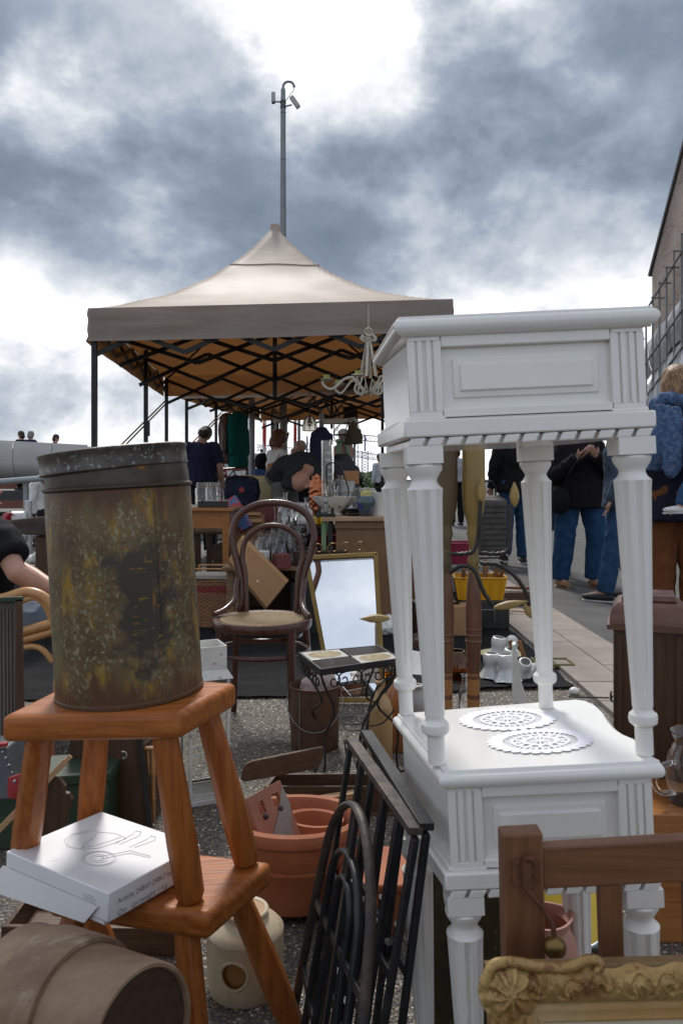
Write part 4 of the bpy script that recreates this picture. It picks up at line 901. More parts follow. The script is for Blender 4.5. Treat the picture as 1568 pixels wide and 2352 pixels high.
lc = thing('shallow_crate', 'low dark wooden crate on the ground under the stools', 'crate', (0, 0, 0), world_coords=True)
a, b = G(5, 2190), G(422, 2196)
plank(lc, a, b, .062, .012, M_dwoodx); plank(lc, a + V((0, .20, 0)), b + V((0, .20, 0)), .062, .012, M_dwoodx); plank(lc, a + V((.006, .006, 0)), a + V((.006, .194, 0)), .06, .012, M_dwood); plank(lc, b + V((-.006, .006, 0)), b + V((-.006, .194, 0)), .06, .012, M_dwood); plank(lc, a + V((.01, .1, 0)), b + V((-.01, .1, 0)), .008, .17, M_dwoodx, 'base_board')

# ---- lantern
M_lantern = mat('chipped_white_metal', (0.55, 0.54, 0.50), 0.5, col2=(0.62, 0.61, 0.58), scale=20, spots=(0.13, 0.085, 0.055), spot_scale=24, spot_amt=0.60, bump=.2)
M_pane = glass('window_glass', (0.95, 0.98, 0.97), 0.02)
ln = thing('lantern', 'white chipped metal lantern with glass panes beside the stool', 'lantern', G(470, 1830), (0, 0, R(24)))
lw, lh = .062, .375
q = M(); q.box((0, 0, .008), (lw * 2.3, lw * 2.3, .016)); q.box((0, 0, .0205), (lw * 2.05, lw * 2.05, .008)); q.build('base', M_lantern, ln, bevel=.002)
for sx in (-1, 1):
    for sy in (-1, 1): q = M(); q.box((sx * lw, sy * lw, .025 + lh / 2), (.009, .009, lh)); q.build('post', M_lantern, ln, bevel=.001)
for sx, sy in ((0, -1), (0, 1), (-1, 0), (1, 0)):
    q = M(); q.box((sx * lw, sy * lw, .033), (.007 if sx else lw * 1.86, .007 if sy else lw * 1.86, .007)); q.build('bottom_rail', M_lantern, ln)
    q = M(); q.box((sx * lw, sy * lw, .03 + lh / 2), (.0016 if sx else lw * 1.84, .0016 if sy else lw * 1.84, lh - .012)); q.build('pane', M_pane, ln)
q = M(); zt_ = .025 + lh; q.hexa([(-lw * 1.25, -lw * 1.25, zt_), (lw * 1.25, -lw * 1.25, zt_), (lw * 1.25, lw * 1.25, zt_), (-lw * 1.25, lw * 1.25, zt_)], [(-lw * .95, -lw * .95, zt_ + .030), (lw * .95, -lw * .95, zt_ + .030), (lw * .95, lw * .95, zt_ + .030), (-lw * .95, lw * .95, zt_ + .030)]); q.build('roof', M_lantern, ln, bevel=.002)
q = M(); hh = .075
for sx, sy in ((0, -1), (0, 1), (-1, 0), (1, 0)): q.box((sx * lw * .93, sy * lw * .93, zt_ + .030 + hh / 2), (.003 if sx else lw * 1.86, .003 if sy else lw * 1.86, hh))
q.build('chimney_box', M_lantern, ln)

# ---- rusty bucket
bu = thing('bucket', 'rusty iron bucket with wire handle under the tiled table', 'bucket', (-0.105, 3.09, 0))
q = M(); q.lathe([(0.001, .006), (0.086, .006), (0.090, .0), (0.093, .004), (0.094, .02), (0.0965, .235), (.100, .238), (.100, .244), (.097, .245), (.0945, .236), (.090, .03), (.088, .012)], 48); q.build('bucket_wall', M_bucket, bu)
q = M(); q.tube([(-.100, -.01, .215)] + [(-.112 * math.cos(R(a)), -.03 - .075 * math.sin(R(a)), .215 - .13 * math.sin(R(a))) for a in range(10, 171, 16)] + [(.100, -.01, .215)], .0022, 6); q.build('handle', M_galv, bu)
for s_ in (-1, 1):
    q = M(); q.box((s_ * .0985, -.008, .216), (.006, .022, .030)); q.build('ear', M_bucket, bu, bevel=.001)
q = M(); q.bar((-.055, -.080, .01), (-.055, -.082, .235), .005, .003); q.build('seam', M_galv, bu)
M_rag = mat('pinkish_rag', (0.36, 0.27, 0.26), 0.9, col2=(0.46, 0.37, 0.355), scale=9, bump=.2)
rg = M(); rg.ball((0.045, .02, .235), (.035, .05, .075), 16, 10); rg.ball((-.01, .03, .225), (.05, .04, .04), 14, 8)
rag = thing('rag', 'pale pinkish rag stuffed into the rusty bucket', 'rag', (-0.105, 3.09, 0)); remeshed(rg, 'cloth', M_rag, rag, .008, 2, .007, 26)

# ---- tile-topped wire table
tt = thing('tile_table', 'small tile-topped wrought iron plant table with scrolled legs', 'plant table', (0, 0, 0), world_coords=True)
ZT = .446
tFL, tFR, tBR, tBL = PZ(737, 1537, ZT), PZ(918, 1512, ZT), PZ(868, 1483, ZT), PZ(688, 1499, ZT)
q = M()
for a_, b_ in ((tFL, tFR), (tFR, tBR), (tBR, tBL), (tBL, tFL)): q.bar(a_ + V((0, 0, -.010)), b_ + V((0, 0, -.010)), .008, .022)
q.build('rim', M_iron, tt, bevel=.001)
M_tw = mat('white_ceramic_tile', (0.62, 0.60, 0.55), 0.18, coat=.4); M_tb = mat('black_ceramic_tile', (0.016, 0.016, 0.018), 0.2, coat=.4, col2=(0.03, 0.03, 0.03), scale=8)
M_art = mat('tile_flower_print', (0.40, 0.35, 0.20), 0.25, col2=(0.28, 0.19, 0.13), scale=60, contrast=(.4, .6), spots=(0.20, 0.24, 0.12), spot_scale=45, spot_amt=.55)
def tt_pt(a, b): return (tFL * (1 - a) + tFR * a) * (1 - b) + (tBL * (1 - a) + tBR * a) * b
for i in range(2):
    for j in range(2):
        a0, a1, b0, b1 = i * .5 + .012, i * .5 + .488, j * .5 + .012, j * .5 + .488
        c4 = [tt_pt(a0, b0), tt_pt(a1, b0), tt_pt(a1, b1), tt_pt(a0, b1)]
        wt = (i + j) % 2 == 1
        q = M(); q.hexa([p - V((0, 0, .007)) for p in c4], c4); tl = q.build('tile', M_tw if wt else M_tb, tt, bevel=.001)
        if wt:
            q = M(); cc = tt_pt((a0 + a1) / 2, (b0 + b1) / 2); e1 = tt_pt(a1, (b0 + b1) / 2) - cc; e2 = tt_pt((a0 + a1) / 2, b1) - cc
            q.add([cc + e1 * .84 * math.cos(t) + e2 * .84 * math.sin(t) + V((0, 0, .0006)) for t in [2 * math.pi * k / 32 for k in range(32)]], [tuple(range(32))]); ar = q.build('flower_picture', M_art, tt, smooth=False); ar.parent = tl; ar.matrix_parent_inverse = Matrix.Identity(4)
        else:
            q = M(); cc = tt_pt((a0 + a1) / 2, (b0 + b1) / 2); e1 = (tt_pt(a1, (b0 + b1) / 2) - cc)
def wirething(par, pts, r=.0038, name='wire', m=None, k=5, sm=True): q = M(); q.tube(cr_path(pts, k) if sm else pts, r, 7); return q.build(name, m or M_wire, par, angle=60)
ctr = (tFL + tFR + tBL + tBR) / 4
for p, f in ((tFL, P(752, 1782, 2.74)), (tFR, P(905, 1770, 2.8)), (tBR, P(872, 1700, 3.1)), (tBL, P(742, 1700, 3.1))):
    f = V((f.x, f.y, 0)); o_ = (f - V((ctr.x, ctr.y, 0))).normalized()
    wirething(tt, [p + V((0, 0, -.02)), p * .85 + ctr * .15 + V((0, 0, -.07)), p * .55 + ctr * .45 + V((0, 0, -.16)), V(((f.x + p.x) / 2, (f.y + p.y) / 2, .19)), f + V((0, 0, .06)) + o_ * .01, f + V((0, 0, .010)) + o_ * .022, f + o_ * .045 + V((0, 0, .006)), f + o_ * .056 + V((0, 0, .022)), f + o_ * .044 + V((0, 0, .032))], .0042, 'leg')
for a_, b_ in ((tFL, tFR), (tBL, tFL), (tFR, tBR)):
    e = (b_ - a_).normalized()
    for kx in (.22, .5, .78):
        c_ = a_ + (b_ - a_) * kx + V((0, 0, -.046)); q = M(); q.tube(spiral(c_ - e * .018, .026, .006, 100, -330, 20, e), .0026, 6); q.tube(spiral(c_ + e * .018, .026, .006, 80, 510, 20, e), .0026, 6)
        q.build('scroll', M_wire, tt, angle=60, kind='stuff')

# ---- twisted wire plant stand and stoneware bottles
ws = thing('wire_plant_stand', 'twisted black wire plant stand before the stoneware bottles', 'plant stand', (0, 0, 0), world_coords=True)
base = G(835, 1790)
def tw(p0_, p1_, p2_, r=.0035):
    q = M(); path = cr_path([p0_, p1_, p2_], 10)
    for ph in (0, math.pi):
        q.tube([p + V((math.cos(i * .9 + ph), math.sin(i * .9 + ph), 0)) * .0032 for i, p in enumerate(path)], .003, 6)
    return q.build('twisted_rod', M_wire, ws, angle=60)
tw(P(820, 1785, 2.62), P(836, 1660, 2.64), P(905, 1560, 2.7)); tw(P(840, 1700, 2.7), P(855, 1600, 2.75), P(890, 1556, 2.8))
for u, v, r_ in ((812, 1655, .045), (815, 1670, .04)):
    q = M(); c_ = P(u, v, 2.75); q.tube([c_ + V((r_ * math.cos(t), r_ * math.sin(t), 0)) for t in [2 * math.pi * i / 28 for i in range(28)]], .0026, 6, True); q.build('hoop', M_wire, ws)
wirething(ws, [P(850, 1668, 2.75), P(880, 1660, 2.72), P(905, 1630, 2.7)], .003, 'arm'); wirething(ws, [P(790, 1700, 2.75), P(800, 1760, 2.72), P(812, 1786, 2.66)], .003, 'foot'); wirething(ws, [P(798, 1690, 2.75), P(830, 1800, 2.60), P(838, 1812, 2.58)], .003, 'foot')
wirething(ws, [P(845, 1680, 2.75), P(840, 1750, 2.78), P(850, 1772, 2.75)], .003, 'foot')
def bottle(label, c, r, h, m, neck=.32, name='stoneware_bottle', group=None):
    t = thing(name, label, 'bottle', c, (0, 0, random.random() * 6), group=group)
    q = M(); nr = r * neck
    q.lathe([(r * .9, 0), (r, .006), (r, h * .60), (r * .97, h * .68), (r * .80, h * .76), (nr * 1.25, h * .84), (nr, h * .88), (nr, h * .94), (nr * 1.25, h * .955), (nr * 1.25, h * .985), (nr * 1.0, h), (nr * .6, h), (nr * .6, h * .9)], 32); q.build('bottle_wall', m, t); return t
M_tan = mat('tan_salt_glaze', (0.43, 0.27, 0.115), 0.35, col2=(0.36, 0.215, 0.09), scale=10, coat=.35, bump=.1)
M_orange = mat('orange_salt_glaze', (0.30, 0.115, 0.04), 0.35, col2=(0.25, 0.09, 0.03), scale=10, coat=.35)
M_greyc = mat('grey_stoneware', (0.30, 0.29, 0.27), 0.4, coat=.3)
b1 = bottle('tan stoneware bottle with pale stamp behind the wire stand', G(873, 1748), .046, .30, M_tan, group='stoneware bottles')
q = M(); q.tube([V((.022 * math.cos(t), -math.sqrt(.0466 ** 2 - (.022 * math.cos(t)) ** 2), .19 + .014 * math.sin(t))) for t in [2 * math.pi * i / 24 for i in range(24)]], .0008, 5, True); q.build('stamp', M_lath, b1); b1.rotation_euler = (0, 0, R(8))
bottle('orange-brown stoneware bottle half hidden by the white table', G(912, 1722), .046, .30, M_orange, group='stoneware bottles')
bottle('short grey stoneware jar by the white table corner', G(957, 1690), .045, .21, M_greyc, .5, group='stoneware bottles')
# ================================================================ black ground sheet
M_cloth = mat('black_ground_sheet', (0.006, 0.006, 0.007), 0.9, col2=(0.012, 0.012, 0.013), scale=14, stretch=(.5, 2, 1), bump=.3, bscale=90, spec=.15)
def sheet():
    q = M(); nx, ny = 110, 90
    for j in range(ny + 1):
        for i in range(nx + 1):
            a, b = i / nx, j / ny
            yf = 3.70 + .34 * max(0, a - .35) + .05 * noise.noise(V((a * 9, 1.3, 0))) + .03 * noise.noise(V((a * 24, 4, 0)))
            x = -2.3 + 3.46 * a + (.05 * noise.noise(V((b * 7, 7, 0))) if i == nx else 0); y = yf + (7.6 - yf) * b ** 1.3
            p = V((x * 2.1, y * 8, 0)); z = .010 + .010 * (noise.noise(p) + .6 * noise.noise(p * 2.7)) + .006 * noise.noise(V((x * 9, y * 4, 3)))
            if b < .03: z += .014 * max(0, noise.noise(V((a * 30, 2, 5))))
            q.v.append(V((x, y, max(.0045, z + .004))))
    for j in range(ny):
        for i in range(nx): q.f.append([j * (nx + 1) + i, j * (nx + 1) + i + 1, (j + 1) * (nx + 1) + i + 1, (j + 1) * (nx + 1) + i]); q.mi.append(0)
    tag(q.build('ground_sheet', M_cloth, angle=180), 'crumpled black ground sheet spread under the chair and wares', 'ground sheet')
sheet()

# ================================================================ bentwood chair
M_bw = wood('dark_red_bentwood', (0.052, 0.017, 0.012), (0.085, 0.032, 0.021), 0.33, 'z', 0.3)
M_cane = mat('seat_cane', (0.42, 0.31, 0.18), 0.6, col2=(0.33, 0.235, 0.13), scale=30)
ch = thing('bentwood_chair', 'dark bentwood cafe chair with woven cane seat standing on the black sheet', 'chair', (-0.335, 3.34, 0.0), (0, 0, R(-7)))
ZS = .462; rs = .205
q = M(); q.tube([V((rs * math.cos(t), rs * math.sin(t) * .97, ZS - .018)) for t in [2 * math.pi * i / 48 for i in range(48)]], (.024, .018), 10, True, side=None) if False else None
ring = [V((math.cos(t), math.sin(t), 0)) for t in [2 * math.pi * i / 56 for i in range(56)]]
prof = [(rs - .028, ZS - .036), (rs, ZS - .038), (rs + .004, ZS - .030), (rs + .004, ZS - .008), (rs, ZS - .001), (rs - .010, ZS), (rs - .026, ZS - .004), (rs - .030, ZS - .010), (rs - .028, ZS - .036)]
q = M(); q.lathe(prof, 56); q.build('seat_ring', M_bw, ch)
# woven cane: strands both ways and diagonals, open between
q = M(); rc = rs - .027; n = 19
for i in range(-n, n + 1):
    c_ = i * rc / (n + .5); w = math.sqrt(max(0, rc * rc - c_ * c_))
    for dx in (-.0016, .0016):
        q.bar((c_ + dx, -w, ZS - .006), (c_ + dx, w, ZS - .006), .0018, .0012); q.bar((-w, c_ + dx, ZS - .0048), (w, c_ + dx, ZS - .0048), .0018, .0012)
for i in range(-n * 2, n * 2 + 1):
    c_ = i * rc * 1.0 / (n + .5); 
    if abs(c_) >= rc * 1.0: continue
    w = math.sqrt(rc * rc - c_ * c_); d1 = V((.7071, .7071, 0)); d2 = V((-.7071, .7071, 0)); z_ = V((0, 0, ZS - .0036))
    q.bar(d2 * c_ - d1 * w + z_, d2 * c_ + d1 * w + z_, .0022, .001); q.bar(d1 * c_ - d2 * w + z_ + V((0, 0, .001)), d1 * c_ + d2 * w + z_ + V((0, 0, .001)), .0022, .001)
q.build('cane_weave', M_cane, ch, smooth=False, kind='stuff', weld=False)
# back: one long hoop running down into the rear legs, and the inner hoop
def tp(a, b, n_): return [a + (b - a) * i / n_ for i in range(n_ + 1)]
hoop = [(-.175, .195, .0), (-.168, .185, .20), (-.150, .172, ZS - .02), (-.138, .175, ZS + .04), (-.145, .190, ZS + .15), (-.178, .205, ZS + .27), (-.188, .212, ZS + .335), (-.160, .222, ZS + .42), (-.085, .228, ZS + .468), (0, .230, ZS + .480),
        (.085, .228, ZS + .468), (.160, .222, ZS + .42), (.188, .212, ZS + .335), (.178, .205, ZS + .27), (.145, .190, ZS + .15), (.138, .175, ZS + .04), (.150, .172, ZS - .02), (.168, .185, .20), (.175, .195, .0)]
pth = cr_path(hoop, 5); q = M(); q.tube(pth, [.0165 - .003 * (p.z / .94 < .3) for p in pth], 12); q.build('back_hoop', M_bw, ch, angle=60)
inner = [(-.112, .172, ZS - .03), (-.116, .178, ZS + .05), (-.122, .190, ZS + .16), (-.138, .200, ZS + .235), (-.122, .208, ZS + .315), (-.065, .213, ZS + .365), (0, .214, ZS + .378), (.065, .213, ZS + .365), (.122, .208, ZS + .315), (.138, .200, ZS + .235), (.122, .190, ZS + .16), (.116, .178, ZS + .05), (.112, .172, ZS - .03)]
q = M(); q.tube(cr_path(inner, 5), .0125, 10); q.build('inner_hoop', M_bw, ch, angle=60)
for s_ in (-1, 1):
    q = M(); q.tube(cr_path([(s_ * .150, .165, ZS + .145), (s_ * .152, .150, ZS + .11), (s_ * .150, .115, ZS + .06), (s_ * .170, .05, ZS + .028), (s_ * .198, -.005, ZS + .014), (s_ * .207, -.02, ZS + .012)], 5), .0115, 10); q.build('side_brace', M_bw, ch, angle=60)
    q = M(); q.tube(cr_path([(s_ * .148, -.128, ZS - .02), (s_ * .150, -.140, .30), (s_ * .158, -.158, .12), (s_ * .172, -.172, 0)], 4), [.019] + [.0175] * 4 + [.016] * 4 + [.0145] * 3 + [.013], 12); q.build('front_leg', M_bw, ch, angle=60)
q = M(); q.tube([V((p.x * .196, p.y * .186, .325)) for p in ring], .0105, 8, True); q.build('stretcher_ring', M_bw, ch, angle=60)
q = M(); q.lathe([(.155, ZS - .075), (.170, ZS - .075), (.172, ZS - .06), (.155, ZS - .06), (.155, ZS - .075)], 40); q.build('inner_ring', M_bw, ch)

# ================================================================ tapered mirror with wire scrolls
M_mirror = mat('mirror_silver', (0.92, 0.93, 0.94), 0.0, 1.0)
M_oldgold = mat('old_gold_frame', (0.20, 0.125, 0.03), 0.5, 0.4, col2=(0.26, 0.17, 0.05), scale=14, bump=.2)
mr = thing('mirror', 'tapered gold-framed mirror reflecting the sky, leaning on the brown counter', 'mirror', (0, 0, 0), world_coords=True)
LEAN = R(18)
def on_mirror(u, v):                      # the mirror plane rises from y = 3.66 on the ground, leaning back
    t = math.tan(LEAN); k_ = (HV - v) / F; Y_ = (3.66 + t * H) / (1 - t * k_); return P(u, v, Y_)
TLm, TRm, BLm, BRm = on_mirror(703, 1282), on_mirror(862, 1274), on_mirror(742, 1492), on_mirror(874, 1488)
def ext(a, b): t = (0.02 - a.z) / (b.z - a.z); return a + (b - a) * t
BLm, BRm = ext(TLm, BLm), ext(TRm, BRm)
mc = [BLm, BRm, TRm, TLm]; cen = sum(mc, V()) / 4; nm = (TRm - TLm).cross(BLm - TLm).normalized(); nm = nm if nm.y < 0 else -nm
q = M(); fw = .022
for i in range(4): a_, b_ = mc[i], mc[(i + 1) % 4]; e = (b_ - a_).normalized(); q.bar(a_ - e * .011, b_ + e * .011, fw, .020, nm)
q.build('frame', M_oldgold, mr, bevel=.003)
q = M(); sc = [cen + (p - cen) * .955 for p in mc]; q.add(sc + [p - nm * .005 for p in sc], [(0, 1, 2, 3), (7, 6, 5, 4), (0, 4, 5, 1), (1, 5, 6, 2), (2, 6, 7, 3), (3, 7, 4, 0)]); q.build('glass', M_mirror, mr, smooth=False)
sc2 = [cen + (p - cen) * .945 + nm * .006 for p in mc]
q = M()
for i in range(4):
    a_, b_ = sc2[i], sc2[(i + 1) % 4]; L_ = (b_ - a_).length; k_ = int(L_ / .011)
    for j in range(k_): q.ball(a_ + (b_ - a_) * ((j + .5) / k_), .0042, 6, 4)
q.build('rope_edge', M_black, mr, kind='stuff')
ex_ = (TRm - TLm).normalized(); ez_ = V((0, .03, 1)).normalized()
for k_, (x_, fl) in enumerate(((.06, 1), (.135, 1), (.195, -1), (.265, -1))):
    q = M(); c_ = TLm + ex_ * x_ + ez_ * .042; q.tube(spiral(c_, .034, .008, -100 if fl > 0 else -80, -100 - 480 if fl > 0 else -80 + 480, 26, ex_, ez_), .0026, 6); q.build('scroll', M_brass, mr, angle=60)

# ================================================================ glass, ceramics and other small wares: makers
M_glass = glass('clear_glass'); M_amber = glass('amber_glass', (0.85, 0.36, 0.02), 0.05); M_blue = glass('cobalt_glass', (0.02, 0.03, 0.42), .05); M_yel = glass('yellow_glass', (.9, .72, .03), .05)
M_opal = mat('opal_glass', (0.66, 0.67, 0.65), 0.3, trans=.15, coat=.2, col2=(.6, .61, .6), scale=12)
M_china = mat('white_china', (0.68, 0.67, 0.63), 0.25, coat=.4)
def hollow(q, prof, th=.003, n=28, c=(0, 0, 0), wob=None):
    inn_ = [(max(.001, r - th), z + (th if i == 0 else 0)) for i, (r, z) in enumerate(prof)]
    q.lathe([(0.001, prof[0][1])] + prof + inn_[::-1] + [(0.001, prof[0][1] + th)], n, c, wob=wob); return q
KINDS = {
 'wine_glass': [(.030, 0), (.031, .002), (.006, .006), (.005, .07), (.012, .08), (.030, .10), (.034, .13), (.031, .165)],
 'decanter': [(.045, 0), (.050, .004), (.052, .08), (.046, .11), (.020, .15), (.014, .17), (.014, .21), (.022, .225)],
 'glass_jar': [(.055, 0), (.060, .004), (.060, .12), (.055, .135), (.045, .145), (.045, .150), (.048, .152), (.048, .172)],
 'tumbler': [(.030, 0), (.032, .003), (.036, .10)],
 'glass_vase': [(.035, 0), (.040, .004), (.032, .05), (.030, .10), (.044, .19), (.047, .20)],
 'glass_carafe': [(.055, 0), (.062, .01), (.050, .06), (.016, .12), (.013, .19), (.019, .20)],
}
PROTO = {}
def ware(kind, loc, label, group, m=None, scale=1.0, cat='glass'):
    key = (kind, m.name if m else '')
    if key not in PROTO:
        q = M(); hollow(q, KINDS[kind], .0025, 24); o = q.build(kind, m or M_glass); PROTO[key] = o
    else: o = PROTO[key].copy(); COL.objects.link(o)
    o.location = loc; o.scale = (scale,) * 3; o.rotation_euler = (0, 0, random.random() * 6); tag(o, label, cat, group); return o

# low plank table with a crowd of glassware behind the chair
YL, ZL = 5.35, .46
M_plank = wood('raw_plank', (0.22, 0.13, 0.07), (0.31, 0.20, 0.115), .7, 'x', 0)
lt_ = thing('low_table', 'low plank table crowded with clear glassware behind the chair', 'table', (-0.30, YL + .35, 0))
for i in range(4): q = M(); q.box((0, -.33 + i * .22, ZL - .0125), (1.0, .212, .025)); q.build('plank', M_plank, lt_, bevel=.003)
for sx in (-1, 1):
    for sy in (-1, 1): q = M(); q.box((sx * .45, sy * .36, (ZL - .026) / 2), (.05, .05, ZL - .026)); q.build('leg', M_plank, lt_, bevel=.003)
GL = 'clear glassware on the low plank table'
glz = [('decanter', 640, 5.42), ('glass_carafe', 652, 5.40), ('wine_glass', 668, 5.42), ('glass_carafe', 676, 5.44), ('wine_glass', 690, 5.45), ('tumbler', 702, 5.42), ('glass_jar', 592, 5.50), ('glass_jar', 610, 5.62),
       ('decanter', 628, 5.66), ('glass_vase', 646, 5.68), ('decanter', 664, 5.70), ('glass_vase', 682, 5.66), ('wine_glass', 696, 5.62), ('glass_vase', 655, 5.92), ('glass_jar', 676, 5.94), ('decanter', 640, 5.98), ('tumbler', 716, 5.55), ('wine_glass', 628, 5.48), ('tumbler', 622, 5.80), ('glass_vase', 706, 5.85)]
nth = {}; ORD = ['first', 'second', 'third', 'fourth', 'fifth', 'sixth']
for kd, u, Y_ in sorted(glz, key=lambda t: t[1]):
    i = nth.get(kd, 0); nth[kd] = i + 1
    ware(kd, ((u - CU) * Y_ / F, Y_, ZL), '%s clear %s counted from the basket side of the low table' % (ORD[i], kd.replace('_', ' ').replace('glass jar', 'glass storage jar')), GL, scale=1.0 + .25 * (Y_ > 5.6))
# second, taller row on a shelf box behind
sh = thing('display_shelf', 'dark wooden box shelf raising glassware behind the low table', 'shelf', ((700 - CU) * 6.3 / F, 6.3, 0))
q = M(); q.box((0, 0, .33), (.62, .30, .66)); q.build('box', M_dwoodx, sh, bevel=.004)
q = M(); q.box((0, 0, .672), (.66, .34, .022)); q.build('top_board', M_dwoodx, sh, bevel=.004)
for kd, u, lab, sc_ in (('glass_vase', 640, 'tall clear glass vase on the dark shelf behind the chair back', 1.1), ('decanter', 655, 'clear decanter beside the tall vase on the dark shelf', 1.15), ('glass_jar', 700, 'clear glass jar on the dark shelf next to the blue glass', 1.0), ('tumbler', 672, 'clear tumbler in the middle of the dark shelf', 1.3), ('glass_vase', 712, 'cut glass cylinder vase beside the yellow bottle', 1.1)):
    ware(kd, ((u - CU) * 6.25 / F, 6.25, .684), lab, 'glassware on the dark shelf', scale=sc_)
ware('tumbler', ((722 - CU) * 5.75 / F, 5.75, .55 - .09), 'dark blue glass beaker near the dark wicker basket', 'coloured glass', M_blue, 1.9)
ware('glass_carafe', ((729 - CU) * 6.2 / F, 6.2, .684), 'yellow glass bottle on the dark shelf', 'coloured glass', M_yel, .95)
# cartons behind and around
def carton(label, c, d, rz=0, rx=0, ry=0, m=None, flaps=False, name='carton'):
    t = thing(name, label, 'carton', c, (rx, ry, rz)); w, dp, h = d; th = .005; m = m or M_card
    for nm_, cc, dd in (('front', (0, -dp / 2, h / 2), (w, th, h)), ('back', (0, dp / 2, h / 2), (w, th, h)), ('side', (-w / 2, 0, h / 2), (th, dp - th, h)), ('side', (w / 2, 0, h / 2), (th, dp - th, h)), ('bottom', (0, 0, th / 2), (w - th, dp - th, th))):
        q = M(); q.box(cc, dd); q.build(nm_, m, t, bevel=.0008)
    if flaps:
        for nm_, cc, dd, rr in (('flap', (0, -dp / 2 - h * .10, h + h * .06), (w, th, h * .28), (-1.0, 0, 0)), ('flap', (0, dp / 2 + h * .10, h + h * .06), (w, th, h * .28), (1.0, 0, 0))):
            q = M(); q.box(cc, dd, rr); q.build('flap', m, t)
    else:
        q = M(); q.box((0, 0, h), (w, dp, th)); q.build('lid', m, t, bevel=.0008)
    return t
# the big tilted carton seen through the chair back
cb = thing('tilted_carton', 'long brown cardboard carton tipped on edge behind the chair', 'carton', (0, 0, 0), world_coords=True)
YC = 5.05
A1, B1, C1, D1 = P(524, 1286, YC), P(552, 1236, YC + .05), P(657, 1340, YC), P(612, 1396, YC - .05)
n_ = (B1 - A1).cross(D1 - A1).normalized(); n_ = n_ if n_.y < 0 else -n_; bk2 = -n_ * .16
q = M(); q.hexa([A1, D1, D1 + bk2, A1 + bk2], [B1, C1, C1 + bk2, B1 + bk2]); q.build('box_body', M_card, cb, bevel=.003)
q = M(); q.hexa([B1 + (A1 - B1) * -.0, C1, C1 + bk2 * .3, B1 + bk2 * .3], [B1 + (B1 - A1) * .22 + bk2 * .25, C1 + (C1 - D1) * .16 + bk2 * .2, C1 + (C1 - D1) * .16 + bk2 * .24, B1 + (B1 - A1) * .22 + bk2 * .29]); q.build('flap', M_card, cb)
for a_, b_, r_, mm in ((.22, .42, .016, M_pink), (.62, .38, .012, M_linen)):
    q = M(); c_ = (A1 * (1 - a_) + D1 * a_) * (1 - b_) + (B1 * (1 - a_) + C1 * a_) * b_ + n_ * .001; e1 = (D1 - A1).normalized(); e2 = n_.cross(e1)
    q.add([c_ + (e1 * math.cos(t) + e2 * math.sin(t)) * r_ * (1 if mm is M_pink else .7 + .5 * random.random()) for t in [2 * math.pi * i / 16 for i in range(16)]], [tuple(range(16))]); q.build('sticker' if mm is M_pink else 'torn_patch', mm, cb, smooth=False)
M_redcard = mat('red_white_card', (0.35, 0.02, 0.03), .6); M_wcard = mat('white_card', (0.55, 0.54, 0.52), .7)
c_ = carton('small red and white carton with lettering among the glassware', P(592, 1292, 5.22) * 1.0, (.13, .10, .11), R(-12), m=M_wcard); c_.location.z = ZL
q = M(); q.box((.002, -.0545, .055), (.10, .002, .10)); q.build('red_print', M_redcard, c_)
text('lettering', 'Carl', .036, M_wcard, c_, (.028, -.0562, .018), (R(90), R(-90), 0))
c_ = carton('small maroon carton at the edge of the low table', (0, 0, 0), (.10, .10, .09), R(20), m=mat('maroon_card', (.13, .03, .03), .6)); c_.location = ((646 - CU) * 5.2 / F, 5.22, ZL)
carton('open brown carton between the wooden table and the glassware', ((560 - CU) * 6.5 / F, 6.5, .52), (.26, .22, .18), R(15), flaps=True)
cst = thing('packing_crate', 'dark packing crate under the open brown carton', 'crate', ((565 - CU) * 6.5 / F, 6.55, 0)); q = M(); q.box((0, 0, .255), (.5, .36, .51)); q.build('crate_body', M_dwoodx, cst, bevel=.004)
for i in range(4): q = M(); q.box((0, -.186, .07 + i * .125), (.52, .012, .10)); q.build('slat', M_dwoodx, cst, bevel=.002)
carton('maroon box standing among cartons behind the bent man', ((612 - CU) * 7.0 / F, 7.0, .62), (.20, .16, .22), 0, m=mat('maroon_card', (.13, .03, .03), .6))
carton('pale carton of papers by the bent man', ((655 - CU) * 7.3 / F, 7.3, .60), (.42, .3, .20), R(8), m=M_wcard, flaps=True)
carton('brown flap-topped carton beside the maroon box', ((580 - CU) * 6.9 / F, 6.9, .60), (.20, .2, .14), R(-8), flaps=True)
bt = thing('back_table', 'long trestle table carrying cartons behind the glassware', 'table', ((640 - CU) * 7.15 / F, 7.15, 0))
q = M(); q.box((0, 0, .585), (1.5, .70, .026)); q.build('table_top', M_dwoodx, bt, bevel=.004)
for sx in (-1, 1):
    for sy in (-1, 1): q = M(); q.box((sx * .68, sy * .30, .286), (.05, .05, .572)); q.build('leg', M_dwood, bt, bevel=.003)
pc = thing('packaged_toy', 'red and blue plastic package leaning against the wooden table', 'package', (0, 0, 0), world_coords=True)
a_, b_ = P(530, 1145, 6.4), P(568, 1215, 6.3); q = M(); q.bar(a_, b_, .10, .05, (0, 1, .2)); q.build('pack', mat('red_blue_print', (.40, .05, .06), .4, col2=(.06, .13, .30), scale=9, contrast=(.48, .52), spots=(.5, .5, .5), spot_scale=12, spot_amt=.6), pc, bevel=.006)

